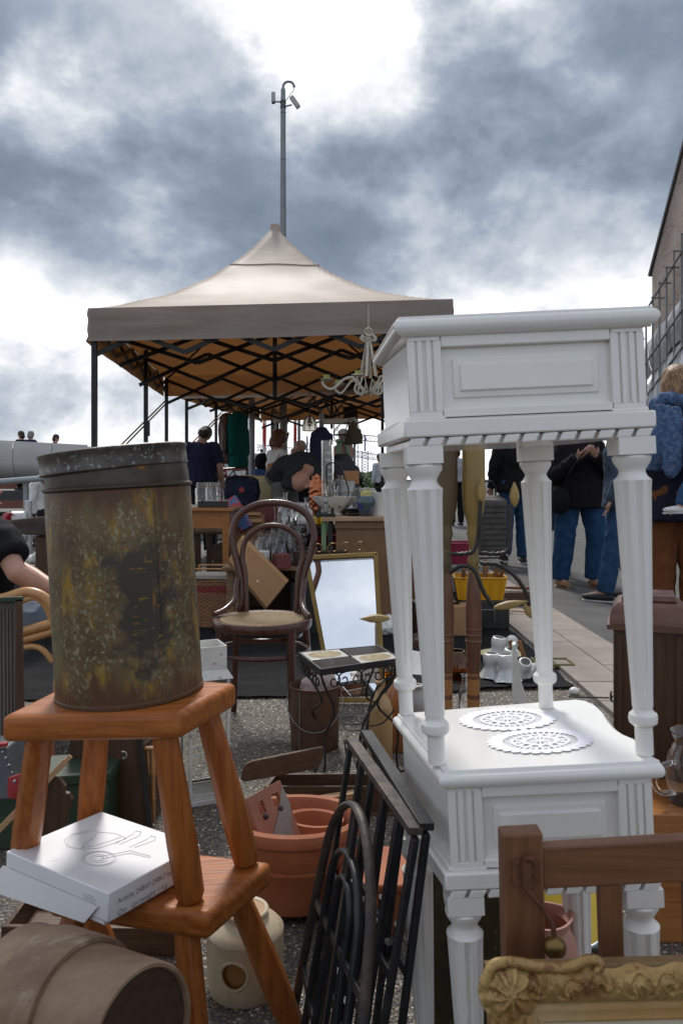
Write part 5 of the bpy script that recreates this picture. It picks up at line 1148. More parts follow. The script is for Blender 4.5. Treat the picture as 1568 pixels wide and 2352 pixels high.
# ---- wooden table on the left with jars and a black case
M_otab = wood('orange_table_wood', (0.26, 0.095, 0.025), (0.36, 0.15, 0.045), .35, 'x', .3)
wt = thing('wooden_table', 'orange-brown wooden table holding two glass jars and a black case', 'table', (0, 0, 0), world_coords=True)
YT = 5.9; ZTb = H - 66 * YT / F
xl, xr = (380 - CU) * YT / F, (527 - CU) * YT / F
q = M(); q.box(((xl + xr) / 2, YT + .30, ZTb - .014), (xr - xl + .06, .66, .028)); q.build('table_top', M_otab, wt, bevel=.005)
q = M(); q.box(((xl + xr) / 2, YT + .02, ZTb - .093), (xr - xl, .022, .13)); q.box(((xl + xr) / 2, YT + .58, ZTb - .093), (xr - xl, .022, .13)); q.box((xl + .01, YT + .3, ZTb - .093), (.022, .5, .13)); q.box((xr - .01, YT + .3, ZTb - .093), (.022, .5, .13)); q.build('apron', M_otab, wt, bevel=.002)
for x_ in (xl + .03, xr - .03):
    for y_ in (YT + .03, YT + .56): q = M(); q.hexa([(x_ - .016, y_ - .016, 0), (x_ + .016, y_ - .016, 0), (x_ + .016, y_ + .016, 0), (x_ - .016, y_ + .016, 0)], [(x_ - .028, y_ - .028, ZTb - .03), (x_ + .028, y_ - .028, ZTb - .03), (x_ + .028, y_ + .028, ZTb - .03), (x_ - .028, y_ + .028, ZTb - .03)]); q.build('leg', M_otab if x_ > xl + .1 else M_dwood, wt, bevel=.003)
q = M(); q.box(((xl + xr) / 2, YT + .30, .22), (xr - xl, .03, .03)); q.build('stretcher', M_dwoodx, wt)
KINDS['preserving_jar'] = [(.064, 0), (.070, .006), (.071, .13), (.066, .145), (.060, .15), (.060, .158), (.064, .16), (.064, .170), (.061, .172), (.061, .19)]
for u, lab in ((469, 'clear glass preserving jar nearer the tin on the wooden table'), (492, 'clear glass preserving jar nearer the black post on the wooden table')): ware('preserving_jar', ((u - CU) * 6.05 / F, 6.05 + (.02 if u > 480 else 0), ZTb), lab, 'preserving jars', cat='jar')
tb_ = thing('black_case', 'flat black plastic case with pale lid on the wooden table', 'case', ((491 - CU) * 5.98 / F, 5.95, ZTb))
q = M(); q.box((0, 0, .024), (.215, .10, .046)); q.build('case_body', M_black, tb_, bevel=.006)
q = M(); q.box((0, 0, .051), (.218, .103, .008)); q.build('lid', M_greyc, tb_, bevel=.002)
for sx in (-.07, .07): q = M(); q.box((sx, -.052, .050), (.016, .006, .014)); q.build('clasp', M_redcard if sx > 0 else M_black, tb_)
bk3 = tag((lambda q: (q.box((0, 0, .008), (.10, .16, .016)), q.build('book', M_linen))[1])(M()), 'thin pale book lying on the wooden table', 'book'); bk3.location = ((452 - CU) * 5.98 / F, 6.02, ZTb)

# ---- wicker baskets
M_wick = mat('brown_wicker', (0.19, 0.085, 0.035), .6, col2=(0.26, 0.125, 0.055), scale=20, bump=.2); M_wickd = mat('dark_wicker', (0.035, 0.018, 0.012), .6, col2=(0.06, 0.03, 0.02), scale=20); M_wickr = mat('red_wicker', (.20, .025, .02), .6)
def basket(label, c, w, d, h, m, rows, rz=0, band=None, lidm=None, handle=False):
    t = thing('wicker_basket', label, 'basket', c, (0, 0, rz)); per = []
    seg = 14; cs = [(-w / 2, -d / 2), (w / 2, -d / 2), (w / 2, d / 2), (-w / 2, d / 2)]
    for i in range(4):
        a_, b_ = V(cs[i]), V(cs[(i + 1) % 4]); k_ = max(6, int((b_ - a_).length / .022))
        per += [a_ + (b_ - a_) * j / k_ for j in range(k_)]
    n = len(per); n -= n % 2; per = per[:n]
    for nm_, sel, mm in (('weave', lambda r_: band is None or not (band[0] <= r_ < band[1]), m), ('coloured_band', lambda r_: band is not None and band[0] <= r_ < band[1], M_wickr)):
        q = M()
        for r_ in range(rows):
            if not sel(r_): continue
            z_ = .008 + (h - .02) * r_ / (rows - 1); pts = []
            for j, p in enumerate(per):
                o_ = .004 * (1 if (j + r_) % 2 else -1); dn_ = p.normalized(); f_ = 1 + .04 * z_ / h; pts.append(V((p.x * f_ + dn_.x * o_, p.y * f_ + dn_.y * o_, z_)))
            q.tube(pts, h / rows * .52, 5, True)
        if q.v: q.build(nm_, mm, t, kind='stuff', angle=70, weld=False)
    q = M()
    for j in range(0, n, 2): p = per[j]; q.tube([V((p.x, p.y, 0)), V((p.x * 1.04, p.y * 1.04, h))], .004, 5)
    q.build('stakes', m, t, kind='stuff')
    q = M(); q.box((0, 0, .006), (w - .01, d - .01, .01)); q.build('bottom', m, t)
    q = M(); q.tube([V((p.x * 1.05, p.y * 1.05, h)) for p in per], .009, 7, True); q.build('rim', m, t)
    if handle:
        for y_ in (-d / 2, d / 2): q = M(); q.tube(cr_path([(-w * .46, y_, h), (-w * .46, y_, h + .07), (-w * .40, y_, h + .085), (w * .40, y_, h + .085), (w * .46, y_, h + .07), (w * .46, y_, h)], 4), .006, 7); q.build('handle', M_rattan, t)
    return t
bs = basket('brown wicker basket with red band behind the bentwood chair', ((492 - CU) * 5.5 / F, 5.62, 0), .35, .26, .335, M_wick, 26, R(-4), (20, 24), handle=True)
nw = tag((lambda q: (q.box((0, 0, .012), (.36, .24, .024)), q.build('newspaper_pile', mat('newsprint', (.42, .38, .31), .9, col2=(.33, .31, .27), scale=30)))[1])(M()), 'folded newspapers lying on the wicker basket', 'newspaper'); nw.location = ((500 - CU) * 5.5 / F, 5.60, .352); nw.rotation_euler = (0, .02, .05)
basket('dark open wicker basket beside the counter', ((728 - CU) * 5.2 / F, 5.45, .36), .34, .28, .20, M_wickd, 20, R(9))
bsx = thing('crate_stand', 'dark box carrying the dark wicker basket', 'box', ((728 - CU) * 5.2 / F, 5.45, 0)); q = M(); q.box((0, 0, .178), (.36, .32, .356)); q.build('box_body', M_black, bsx, bevel=.006); q = M(); q.box((-.1, -.162, .1), (.09, .004, .05)); q.build('red_label', M_redcard, bsx)
rp = thing('red_basin', 'red enamel basin between the glassware and the counter', 'basin', ((742 - CU) * 5.75 / F, 5.78, .56)); q = M(); hollow(q, [(.10, 0), (.105, .004), (.14, .075), (.148, .08)], .004, 36); q.build('basin_wall', M_red, rp)
rps = thing('dark_stand', 'dark wooden stand holding the red basin and blue beaker', 'stand', ((738 - CU) * 5.8 / F, 5.82, 0)); q = M(); q.box((0, 0, .228), (.34, .3, .455)); q.build('box', M_black, rps); q = M(); q.box((.06, -.02, .507), (.2, .24, .105)); q.build('riser', M_black, rps)
# ================================================================ counter on the right with its wares
M_cnt = mat('brown_counter_board', (0.165, 0.082, 0.038), .6, col2=(0.20, 0.105, 0.05), scale=6, bump=.15)
M_cnttop = wood('worn_plank_top', (0.30, 0.185, 0.11), (0.42, 0.28, 0.18), .6, 'x', .05)
YK = 5.35; ZK = H - 88 * YK / F
ct_ = thing('counter', 'brown sales counter with worn plank top behind the mirror', 'counter', (0, 0, 0), world_coords=True)
x0, x1 = (738 - CU) * YK / F, .48
for i in range(4): q = M(); q.box(((x0 + x1) / 2 + (.01 if i else 0), YK + .11 + i * .22, ZK - .014), (x1 - x0, .214, .028)); q.build('plank', M_cnttop, ct_, bevel=.003)
xa = (768 - CU) * YK / F
q = M(); q.box(((xa + x1) / 2, YK + .06, (ZK - .03) / 2), (x1 - xa - .02, .02, ZK - .034)); q.build('front_panel', M_cnt, ct_, bevel=.002)
q = M(); q.box(((xa + x1) / 2, YK + .04, ZK - .055), (x1 - xa, .018, .05)); q.build('apron', M_cnt, ct_, bevel=.002)
M_gleg = mat('pale_green_paint', (.16, .26, .13), .5)
for x_, m_ in ((xa - .03, M_black), (xa - .075, M_gleg), (x1 - .06, M_black)):
    for y_ in (YK + .10, YK + .78): q = M(); q.box((x_, y_, (ZK - .03) / 2), (.032, .032, ZK - .031)); q.build('leg', m_, ct_, bevel=.002)
def onk(u, dy=.15): Y_ = YK + dy; return V(((u - CU) * Y_ / F, Y_, ZK))
# china fruit bowl with wavy rim
M_flow = mat('flowered_china', (0.66, 0.63, 0.57), .25, coat=.4, spots=(0.16, 0.17, 0.10), spot_scale=30, spot_amt=.66)
bw = thing('china_bowl', 'footed white china bowl with wavy flowered rim on the counter', 'bowl', onk(768, .30))
q = M(); sc_ = 1.0
prof = [(.055, 0), (.06, .004), (.045, .018), (.05, .03), (.10, .06), (.135, .10), (.155, .135)]
wv = lambda a, i: 1 + (.05 * math.cos(a * 8) if 5 <= i <= 9 else 0)
q.lathe([(0.001, 0)] + prof + [(r - .005, z) for r, z in prof[::-1]][:5] + [(0.001, .035)], 64, wob=wv); q.build('bowl_wall', M_flow, bw)
# ginger jar
M_ging = mat('blue_enamelled_jar', (0.025, 0.035, 0.14), .22, col2=(0.04, 0.075, 0.07), scale=14, contrast=(.45, .55), spots=(0.42, 0.33, 0.11), spot_scale=24, spot_amt=.60, coat=.5)
gj = thing('ginger_jar', 'dark blue ginger jar with flower enamel and lid on the counter', 'jar', onk(840, .14))
q = M(); q.lathe([(.042, .012), (.046, .018), (.055, .05), (.066, .09), (.064, .118), (.050, .137), (.044, .142)], 40); q.build('jar_body', M_ging, gj)
M_yce = mat('yellow_enamel_band', (.40, .34, .10), .3, coat=.4, spots=(.05, .06, .05), spot_scale=60, spot_amt=.58)
q = M(); q.lathe([(.044, .141), (.040, .146), (.040, .163), (.036, .172), (.020, .180), (.010, .184), (.010, .190), (.001, .192)], 36); q.build('lid', M_yce, gj)
q = M(); q.lathe([(.05, 0), (.052, .004), (.046, .011), (.040, .013)], 36); q.build('foot', M_dwood, gj)
# balance scale block
M_dg = mat('dark_green_iron', (.018, .022, .020), .4, .3)
sc1 = thing('balance_scale', 'small dark cast iron balance scale at the counter edge', 'scale', onk(748, .05))
q = M(); q.box((0, 0, .012), (.135, .06, .024)); q.build('base', M_dg, sc1, bevel=.003)
for sx in (-.045, .045): q = M(); q.lathe([(.012, .024), (.012, .055), (.006, .058), (.008, .064), (.001, .067)], 14, (sx, 0, 0)); q.build('pillar', M_dg, sc1)
q = M(); q.bar((-.05, 0, .042), (.05, 0, .042), .010, .012); q.build('beam', M_galv, sc1, bevel=.001)
q = M(); q.tube([(0, -.005, .045), (0, -.005, .09)], [.011, .006], 10); q.ball((0, -.005, .105), (.018, .008, .018), 14, 8); q.build('pointer', M_galv, sc1)
# graduated cylinder with numerals
gy = thing('graduated_cylinder', 'tall clear graduated glass cylinder with white scale on the counter', 'cylinder', onk(752, .42))
q = M(); hollow(q, [(.062, 0), (.064, .006), (.048, .016), (.046, .03), (.046, .54), (.050, .545)], .003, 36); q.build('glass_wall', M_glass, gy)
M_wp = mat('white_scale_print', (.62, .62, .60), .6)
q = M()
for i in range(48):
    z_ = .08 + i * .0092; w_ = .40 if i % 5 == 0 else .22
    q.tube([V((.0468 * math.sin(t), -.0468 * math.cos(t), z_)) for t in (-.9, -.9 + w_ * .5, -.9 + w_)], .0011, 4)
q.build('scale_marks', M_wp, gy, kind='stuff')
for i, nm_ in enumerate(('1000', '1200', '1400', '1600', '1800')): text('numeral', nm_, .026, M_wp, gy, (-.012, -.0482, .235 + i * .052), (R(90), 0, R(8)))
# white opal vases, frilled vase, bottle rack, small plates
def lath_thing(name, label, cat, c, prof, m, n=36, th=.003, wob=None, rot=(0, 0, 0), part='vase_wall', group=None):
    t = thing(name, label, cat, c, rot, group=group); q = M(); hollow(q, prof, th, n, wob=wob); q.build(part, m, t); return t
lath_thing('opal_vase', 'tall flared white opal glass vase behind the china bowl', 'vase', onk(796, .60), [(.055, 0), (.06, .004), (.048, .04), (.035, .09), (.035, .12), (.052, .15), (.058, .17), (.064, .24), (.068, .245)], M_opal, part='vase_wall')
lath_thing('frilled_vase', 'slim white vase with frilled mouth near the back of the counter', 'vase', onk(851, .62), [(.03, 0), (.032, .004), (.026, .05), (.022, .14), (.024, .17), (.036, .19)], M_china, wob=lambda a, i: 1 + (.08 * math.cos(a * 7) if i in (6, 7) else 0))
lath_thing('milk_vase', 'ribbed white vase cut off by the white table', 'vase', onk(869, .25), [(.045, 0), (.046, .16), (.05, .165)], M_china, 40, wob=lambda a, i: 1 + .02 * math.cos(a * 14))
wr = thing('wire_rack', 'brass wire cake rack standing in the china bowl', 'rack', onk(768, .30) + V((0, 0, .12)))
for zz, rx_, sl in ((.035, .125, .10), (.13, .135, .16)):
    q = M(); el_ = [V((rx_ * math.cos(t), rx_ * .6 * math.sin(t), zz + sl * .12 * math.cos(t))) for t in [2 * math.pi * i / 36 for i in range(36)]]
    q.tube(el_, .0022, 6, True)
    for k_ in range(-3, 4): y_ = k_ * rx_ * .16; w_ = rx_ * math.sqrt(max(0, 1 - (y_ / (rx_ * .6)) ** 2)); q.tube([V((-w_, y_, zz - sl * .12 * w_ / rx_)), V((w_, y_, zz + sl * .12 * w_ / rx_))], .0016, 5)
    q.build('grid', M_brass, wr, kind='stuff')
for a_ in (0, 2.1, 4.2): q = M(); q.tube([V((.1 * math.cos(a_), .06 * math.sin(a_), .03)), V((.11 * math.cos(a_), .066 * math.sin(a_), .135))], .002, 5); q.build('strut', M_brass, wr)
q = M(); q.tube(cr_path([(-.05, 0, .10), (-.06, 0, .20), (-.04, 0, .25), (.03, 0, .25), (.06, 0, .19), (.10, -.02, .06), (.09, -.02, .0)], 6), .005, 7); q.build('handle', M_wire, wr, angle=60)
cf = thing('copper_figure', 'crinkled copper foil bag on the counter beside the cylinder', 'foil bag', onk(727, .55)); r_ = M(); r_.ball((0, 0, .14), (.05, .04, .15), 16, 12); remeshed(r_, 'foil', mat('copper_foil', (.42, .14, .06), .25, .8), cf, .010, 0, .016, 24)
for u, dy, lab in ((822, .35, 'dark small plate leaning beside the ginger jar'), (812, .22, 'dark saucer lying left of the ginger jar')):
    t = thing('saucer', lab, 'saucer', onk(u, dy)); q = M(); hollow(q, [(.03, 0), (.05, .004), (.066, .016)], .003, 32); q.build('dish', M_tb, t)
lath_thing('glass_sugar_bowl', 'clear glass bowl behind the ginger jar on the counter', 'bowl', onk(815, .40), [(.04, 0), (.05, .006), (.07, .07), (.075, .10)], M_glass)
fl = thing('fabric_flowers', 'white fabric flowers with green leaves at the back of the counter', 'flowers', onk(858, .75))
rnd = random.Random(11); q = M(); q2 = M()
for i in range(16):
    c_ = V((rnd.uniform(-.09, .09), rnd.uniform(-.06, .06), rnd.uniform(.03, .17)))
    for k_ in range(5): a_ = 2 * math.pi * k_ / 5; q.ball(c_ + V((.018 * math.cos(a_), -.008, .018 * math.sin(a_))), (.014, .005, .014), 7, 5)
    d_ = V((rnd.uniform(-.05, .05), rnd.uniform(-.03, .03), rnd.uniform(-.02, .05))); q2.add([c_, c_ + d_ + V((.012, 0, 0)), c_ + d_ * 2, c_ + d_ - V((.012, 0, 0))], [(0, 1, 2, 3)]); q2.tube([V((0, 0, 0)), c_], .002, 4)
q.build('petals', mat('white_petal', (.66, .66, .62), .7), fl, kind='stuff'); q2.build('leaves', mat('plastic_leaf', (.06, .14, .04), .5), fl, kind='stuff', smooth=False)
pl_ = thing('potted_plant', 'green leafy pot plant at the far end of the counter', 'plant', onk(830, .85)); q = M(); rnd = random.Random(4)
for i in range(70):
    a_ = rnd.uniform(0, 6.3); r_ = rnd.uniform(.02, .13); c_ = V((r_ * math.cos(a_), r_ * math.sin(a_), rnd.uniform(.08, .22))); d_ = V((math.cos(a_), math.sin(a_), rnd.uniform(-.4, .5))) * .045; s_ = d_.cross(V((0, 0, 1))).normalized() * .016
    q.add([c_, c_ + d_ * .5 + s_, c_ + d_, c_ + d_ * .5 - s_], [(0, 1, 2, 3)])
q.build('foliage', mat('pot_plant_leaf', (.10, .19, .03), .5, col2=(.06, .12, .02), scale=30), pl_, kind='stuff', smooth=False)
q = M(); hollow(q, [(.045, 0), (.06, .09)], .004, 20); q.build('pot', M_galv, pl_)
bxo = carton('small orange-brown box on the stack near the white vase', onk(806, .72) + V((0, 0, .22)), (.11, .09, .10), .1, m=M_otab); st_ = thing('dark_stack', 'stack of dark tins under the orange-brown box', 'tins', onk(806, .72)); 
for i, (h_, w_) in enumerate(((.10, .16), (.06, .11), (.058, .14))): q = M(); q.lathe([(w_ / 2, sum((.10, .06, .058)[:i])), (w_ / 2, sum((.10, .06, .058)[:i]) + h_ - .002)], 24); q.build('tin', M_black, st_)

for kd, u, dy, sc_, lab in (('glass_vase', 775, .62, 1.3, 'tall clear vase just right of the graduated cylinder'), ('decanter', 783, .72, 1.3, 'clear decanter behind the china bowl'), ('wine_glass', 818, .60, 1.2, 'clear stemmed glass near the pot plant'), ('glass_carafe', 742, .70, 1.2, 'clear carafe behind the balance scale'), ('tumbler', 830, .42, 1.2, 'clear tumbler behind the ginger jar')):
    ware(kd, onk(u, dy), lab, 'glassware on the counter', scale=sc_)
for i, (u, Y_, z_, r_) in enumerate(((628, 7.0, .598, .09), (668, 6.95, .598, .08), (700, 7.05, .598, .10))):
    t = thing('crumpled_paper', ('crumpled white paper beside the maroon box', 'crumpled white paper below the bent man head', 'crumpled white paper near the bent man hand')[i], 'paper', ((u - CU) * Y_ / F, Y_, z_), group='crumpled wrapping paper'); b_ = M(); b_.ball((0, 0, r_ * .7), (r_, r_ * .8, r_ * .7), 14, 10); remeshed(b_, 'sheet', M_wcard, t, .010, 0, .022, 16)
for i in range(6):
    q = M(); hollow(q, [(.04, 0), (.07, .004), (.105, .014)], .003, 32); o_ = q.build('plate', M_china); o_.location = onk(800, .45) + V((0, 0, .003 + i * .006)); tag(o_, ('bottom', 'second', 'third', 'fourth', 'fifth', 'topmost')[i] + ' white plate of the stack behind the china bowl', 'plate', 'stack of white plates')

# ================================================================ in front of the counter and through the white table's legs
# turned wooden posts with iron arms
M_ypost = mat('yellowed_horn_wood', (0.30, 0.20, 0.055), .45, col2=(0.20, 0.135, 0.05), scale=7, stretch=(1, 1, .4), bump=.2, spots=(0.12, 0.085, 0.04), spot_scale=9, spot_amt=.60, coat=.2)
M_dpost = mat('dark_horn_wood', (0.13, 0.095, 0.045), .5, col2=(0.075, 0.05, 0.025), scale=8, stretch=(1, 1, .4), bump=.2)
M_bamb = mat('scorched_bamboo', (0.34, 0.155, 0.05), .4, col2=(0.27, 0.11, 0.035), scale=8, stretch=(1, 1, .3), coat=.2); M_scor = mat('scorched_turned_wood', (0.085, 0.032, 0.017), .45, col2=(0.15, 0.062, 0.028), scale=16, stretch=(1, 1, .4), bump=.3, coat=.2)
def turned_post(label, u, Yp, mtop, tone):
    k_ = Yp / F; X_ = (u - CU) * k_; zz = lambda v: H + (HV - v) * k_
    t = thing('turned_post', label, 'post', (X_, Yp, 0), group='turned wooden posts with iron arms')
    q = M(); q.lathe([(0.0112, zz(1262)), (0.0130, zz(1245)), (0.0180, zz(1225)), (0.0146, zz(1212)), (0.0167, zz(1202)), (0.0267, zz(1170)), (0.0298, zz(1130)), (0.0291, zz(1040)), (0.0279, zz(985)), (0.0223, zz(955)), (0.0000, zz(940))], 24); q.build('upper_shaft', mtop, t)
    q = M(); q.lathe([(0.0118, zz(1312)), (0.0136, zz(1300)), (0.0161, zz(1288)), (0.0118, zz(1275)), (0.0124, zz(1264)), (0.0105, zz(1260))], 24); q.build('collar', mtop, t)
    q = M(); q.lathe([(0.0161, zz(1545)), (0.0186, zz(1490)), (0.0205, zz(1440)), (0.0205, zz(1400)), (0.0170, zz(1345)), (0.0118, zz(1313))], 24); q.build('waisted_shaft', M_scor, t)
    for v0, v1 in ((1448, 1440), (1462, 1454), (1476, 1468)): q = M(); q.lathe([(0.0192, zz(v0)), (0.0214, zz((v0 + v1) / 2)), (0.0192, zz(v1))], 24); q.build('ring', M_scor, t)
    q = M(); q.lathe([(.0161, 0), (0.0161, zz(1600)), (0.0158, zz(1546))], 24); q.build('bamboo_foot', M_bamb, t)
    q = M(); q.lathe([(0.0162, zz(1604)), (0.0167, zz(1600)), (0.0162, zz(1594))], 24); q.lathe([(0.0162, zz(1558)), (0.0167, zz(1554)), (0.0162, zz(1550))], 24); q.build('scorch_ring', M_scor, t, kind='stuff')
    return t, X_, zz, k_
tpA, XA, zz, kA = turned_post('yellow turned wooden post with leaf-tipped iron arms, seen between the table legs', 1087, 2.02, M_ypost, 0)
tpB, XB, _, _ = turned_post('darker turned wooden post half hidden by the front table leg', 1024, 2.02, M_dpost, 0)
M_leaf = mat('horn_leaf_tip', (.36, .26, .10), .45, col2=(.26, .17, .06), scale=20)
def arm(t, X_, pts, tip, tl, tw_, ang_):
    pts = [V(((u - CU) * kA - X_, dy, zz(v))) for u, v, dy in pts]; q = M(); path = cr_path(pts, 8)
    q.tube([p + V((0, 0, .0012 * math.sin(i * 2.2))) for i, p in enumerate(path)], .0052, 8); a_ = q.build('iron_arm', M_wire, t, angle=70)
    c_ = V(((tip[0] - CU) * kA - X_, tip[2], zz(tip[1]))); d_ = V((math.cos(R(ang_)), -.1, math.sin(R(ang_)))).normalized(); q = M()
    q.tube([c_ + d_ * tl * f for f in (-.5, -.35, -.1, .15, .35, .5)], [(.004, .003), (.007, tw_ * .7), (.008, tw_), (.007, tw_ * .8), (.004, tw_ * .4), (.001, .001)], 8, side=(0, 1, 0)); q.build('leaf_tip', M_leaf, t)
arm(tpA, XA, [(1095, 1268, -.02), (1135, 1270, -.03), (1158, 1262, -.035), (1162, 1235, -.035), (1165, 1160, -.035)], (1174, 1135, -.035), .064, .013, 92)
arm(tpA, XA, [(1030, 1270, -.03), (1062, 1268, -.045), (1080, 1260, -.05), (1090, 1225, -.05), (1095, 1150, -.05)], (1098, 1125, -.05), .062, .012, 90)
arm(tpA, XA, [(1098, 1292, -.02), (1140, 1296, -.03), (1175, 1320, -.04), (1200, 1360, -.045), (1203, 1385, -.045)], (1207, 1400, -.045), .045, .012, -60)
arm(tpA, XA, [(1028, 1312, -.04), (1050, 1295, -.06), (1078, 1302, -.07), (1098, 1350, -.075), (1120, 1382, -.075)], (1158, 1378, -.075), .085, .011, 12)
arm(tpB, XB, [(1010, 1295, -.02), (965, 1290, -.03), (938, 1315, -.04), (932, 1345, -.04)], (858, 1413, -.05), .075, .0115, 180)
# opal lamp shades on the sheet
GS = 'opal glass lamp shades on the ground sheet'
def shade(label, c, s=1.0, rot=(0, 0, 0), frill=True):
    t = thing('lamp_shade', label, 'lamp shade', c, rot, group=GS); q = M()
    prof = [(.030, .115), (.036, .112), (.041, .095), (.040, .070), (.034, .055), (.040, .035), (.056, .008), (.062, .0)]
    hollow(q, [(r * s, z * s) for r, z in prof][::-1], .003, 48, wob=(lambda a, i: 1 + (.10 * math.cos(a * 6) if i in (1, 2, 15, 14) else .012 * math.cos(a * 24))) if frill else None); q.build('glass_bell', M_opal, t); return t
for u, v, s_, rx_, lab in ((1140, 1532, 1.0, .15, 'white frilled opal lamp shade standing tallest at the back of its cluster'), (1128, 1562, 1.05, 0, 'white frilled opal lamp shade nearest the bamboo post'), (1165, 1572, 1.15, -.1, 'white frilled opal lamp shade at the front of its cluster'), (1168, 1545, 1.0, .2, 'white frilled opal lamp shade in the middle of its cluster'), (1200, 1560, .9, .6, 'white frilled opal lamp shade tipped beside the white bracket'), (1222, 1553, .85, 1.0, 'white frilled opal lamp shade lying on its side by the table leg')):
    p = G(u, v); p.z = .02; t = shade(lab, p, s_, (rx_, 0, random.random()))
    if u == 1140: t.location.z = .055
t = thing('lamp_shade', 'plain white egg-shaped lamp shade with dark hook farther back', 'lamp shade', G(1175, 1497) + V((0, 0, .015)), group=GS); q = M(); q.lathe([(.025, 0), (.036, .01), (.040, .04), (.036, .065), (.018, .082), (.010, .085)], 32); q.build('glass_bell', M_opal, t); q = M(); q.tube(arc((0, 0, .095), .008, -90, 160, 8), .002, 6); q.build('hook', M_wire, t)
wb_ = thing('wall_bracket', 'white painted wooden bracket standing among the lamp shades', 'bracket', (0, 0, 0), world_coords=True)
q = M(); YB = 2.75; out = [(1176, 1640), (1176, 1482), (1184, 1480), (1190, 1530), (1196, 1570), (1206, 1600), (1216, 1640)]
vs = [P(u, v, YB) for u, v in out]; nn = len(vs); q.add(vs + [p + V((.01, .05, 0)) for p in vs], [tuple(range(nn)), tuple(range(2 * nn - 1, nn - 1, -1))] + [(i, nn + i, nn + (i + 1) % nn, (i + 1) % nn) for i in range(nn)])
for p in q.v: p.z = max(p.z, .0) if p.z > .26 else p.z
q.build('bracket_board', M_lantern, wb_, bevel=.001)
pst = thing('bracket_plinth', 'grey stone block under the white bracket', 'block', (0, 0, 0), world_coords=True)
zb_ = min(p.z for p in vs); q = M(); q.box(((1196 - CU) * 2.78 / F, 2.785, zb_ / 2 - .001), (.10, .09, zb_)); q.build('block', M_mortar, pst, bevel=.004)
cl = lath_thing('soda_bottle', 'small clear glass bottle beside the bamboo post', 'bottle', G(1066, 1640), [(.024, 0), (.026, .004), (.026, .09), (.020, .115), (.012, .14), (.012, .165), (.015, .167), (.015, .178)], M_glass, part='bottle_wall')
KINDS['amber_shade'] = [(.07, 0), (.085, .02), (.09, .07), (.075, .12), (.05, .15)]
t = thing('amber_bowl', 'round amber glass lamp bowl behind the bamboo post', 'lamp bowl', G(1045, 1560)); q = M(); hollow(q, KINDS['amber_shade'], .004, 36); q.build('glass_wall', M_amber, t)
t = thing('amber_dish', 'wide amber pressed glass dish behind the tiled table', 'dish', G(868, 1570) + V((0, 0, .03))); q = M(); hollow(q, [(.05, 0), (.06, .004), (.10, .03), (.135, .055), (.14, .06)], .005, 60, wob=lambda a, i: 1 + .03 * math.cos(a * 20)); q.build('glass_wall', M_amber, t)
t = thing('glass_dish', 'clear fluted glass dish on a dark plate behind the tiled table', 'dish', G(815, 1578) + V((0, 0, .024))); q = M(); hollow(q, [(.05, 0), (.055, .003), (.085, .03), (.09, .035)], .004, 80, wob=lambda a, i: 1 + .035 * math.cos(a * 26)); q.build('glass_wall', M_glass, t)
t = thing('dark_plate', 'dark round plate under the clear fluted dish', 'plate', G(815, 1578) + V((0, 0, .012))); q = M(); hollow(q, [(.07, 0), (.10, .004), (.125, .012)], .003, 40); q.build('dish', M_tb, t)
t = thing('tray_picture', 'white decorated tray leaning behind the front table leg', 'tray', (0, 0, 0), world_coords=True); q = M(); q.hexa([P(940, 1548, 3.9), P(985, 1552, 3.9), P(985, 1552, 3.93), P(940, 1548, 3.93)], [P(938, 1492, 4.0), P(980, 1500, 4.0), P(980, 1500, 4.03), P(938, 1492, 4.03)]); q.build('board', M_china, t); 
t = thing('silver_dish', 'shiny oval metal dish on the ground sheet under the tiled table', 'dish', G(786, 1545) + V((0, 0, .02))); q = M(); hollow(q, [(.05, 0), (.09, .006), (.12, .02)], .002, 40); q.build('dish', mat('silver_plate', (.62, .61, .58), .2, .9), t)
# yellow crate of tools etc. (over by the pavement)
M_ycr = mat('yellow_plastic', (0.62, 0.30, 0.006), .4, col2=(.55, .26, .006), scale=6); M_rcr = mat('crimson_plastic', (.26, .015, .05), .4)
def tub(label, c, w, d, h, m, rz=0):
    t = thing('plastic_tub', label, 'tub', c, (0, 0, rz)); q = M(); f_ = .86
    b4 = [(-w / 2 * f_, -d / 2 * f_), (w / 2 * f_, -d / 2 * f_), (w / 2 * f_, d / 2 * f_), (-w / 2 * f_, d / 2 * f_)]; t4 = [(-w / 2, -d / 2), (w / 2, -d / 2), (w / 2, d / 2), (-w / 2, d / 2)]; th = .005
    vs = [V((*p, 0)) for p in b4] + [V((*p, h)) for p in t4] + [V((p[0] * (1 - 2 * th / w), p[1] * (1 - 2 * th / d), h)) for p in t4] + [V((p[0] * .97, p[1] * .97, th)) for p in b4]
    fs = [(3, 2, 1, 0)] + [(i, (i + 1) % 4, 4 + (i + 1) % 4, 4 + i) for i in range(4)] + [(4 + i, 4 + (i + 1) % 4, 8 + (i + 1) % 4, 8 + i) for i in range(4)] + [(8 + i, 8 + (i + 1) % 4, 12 + (i + 1) % 4, 12 + i) for i in range(4)] + [(12, 13, 14, 15)]
    q.add(vs, fs); q.build('tub_wall', m, t, smooth=False)
    q = M(); q.prism([(p[0] * 1.04, p[1] * 1.05) for p in t4], h - .012, h - .001); 
    for i in range(4): pass
    q = M()
    for i in range(4): a_, b_ = V((*t4[i], h)), V((*t4[(i + 1) % 4], h)); q.bar(a_, b_, .018, .010)
    q.build('rim', m, t, bevel=.003)
    for i in range(5): q = M(); x_ = (-.4 + .2 * i) * w; q.bar((x_ * .88, -d / 2 * .88 - .003, .01), (x_, -d / 2 - .004, h - .01), .006, .005); q.build('rib', m, t)
    return t
yc = tub('yellow plastic tub full of tool handles on a black case', P(1100, 1373, 5.6), .36, .26, .155, M_ycr, R(-5))
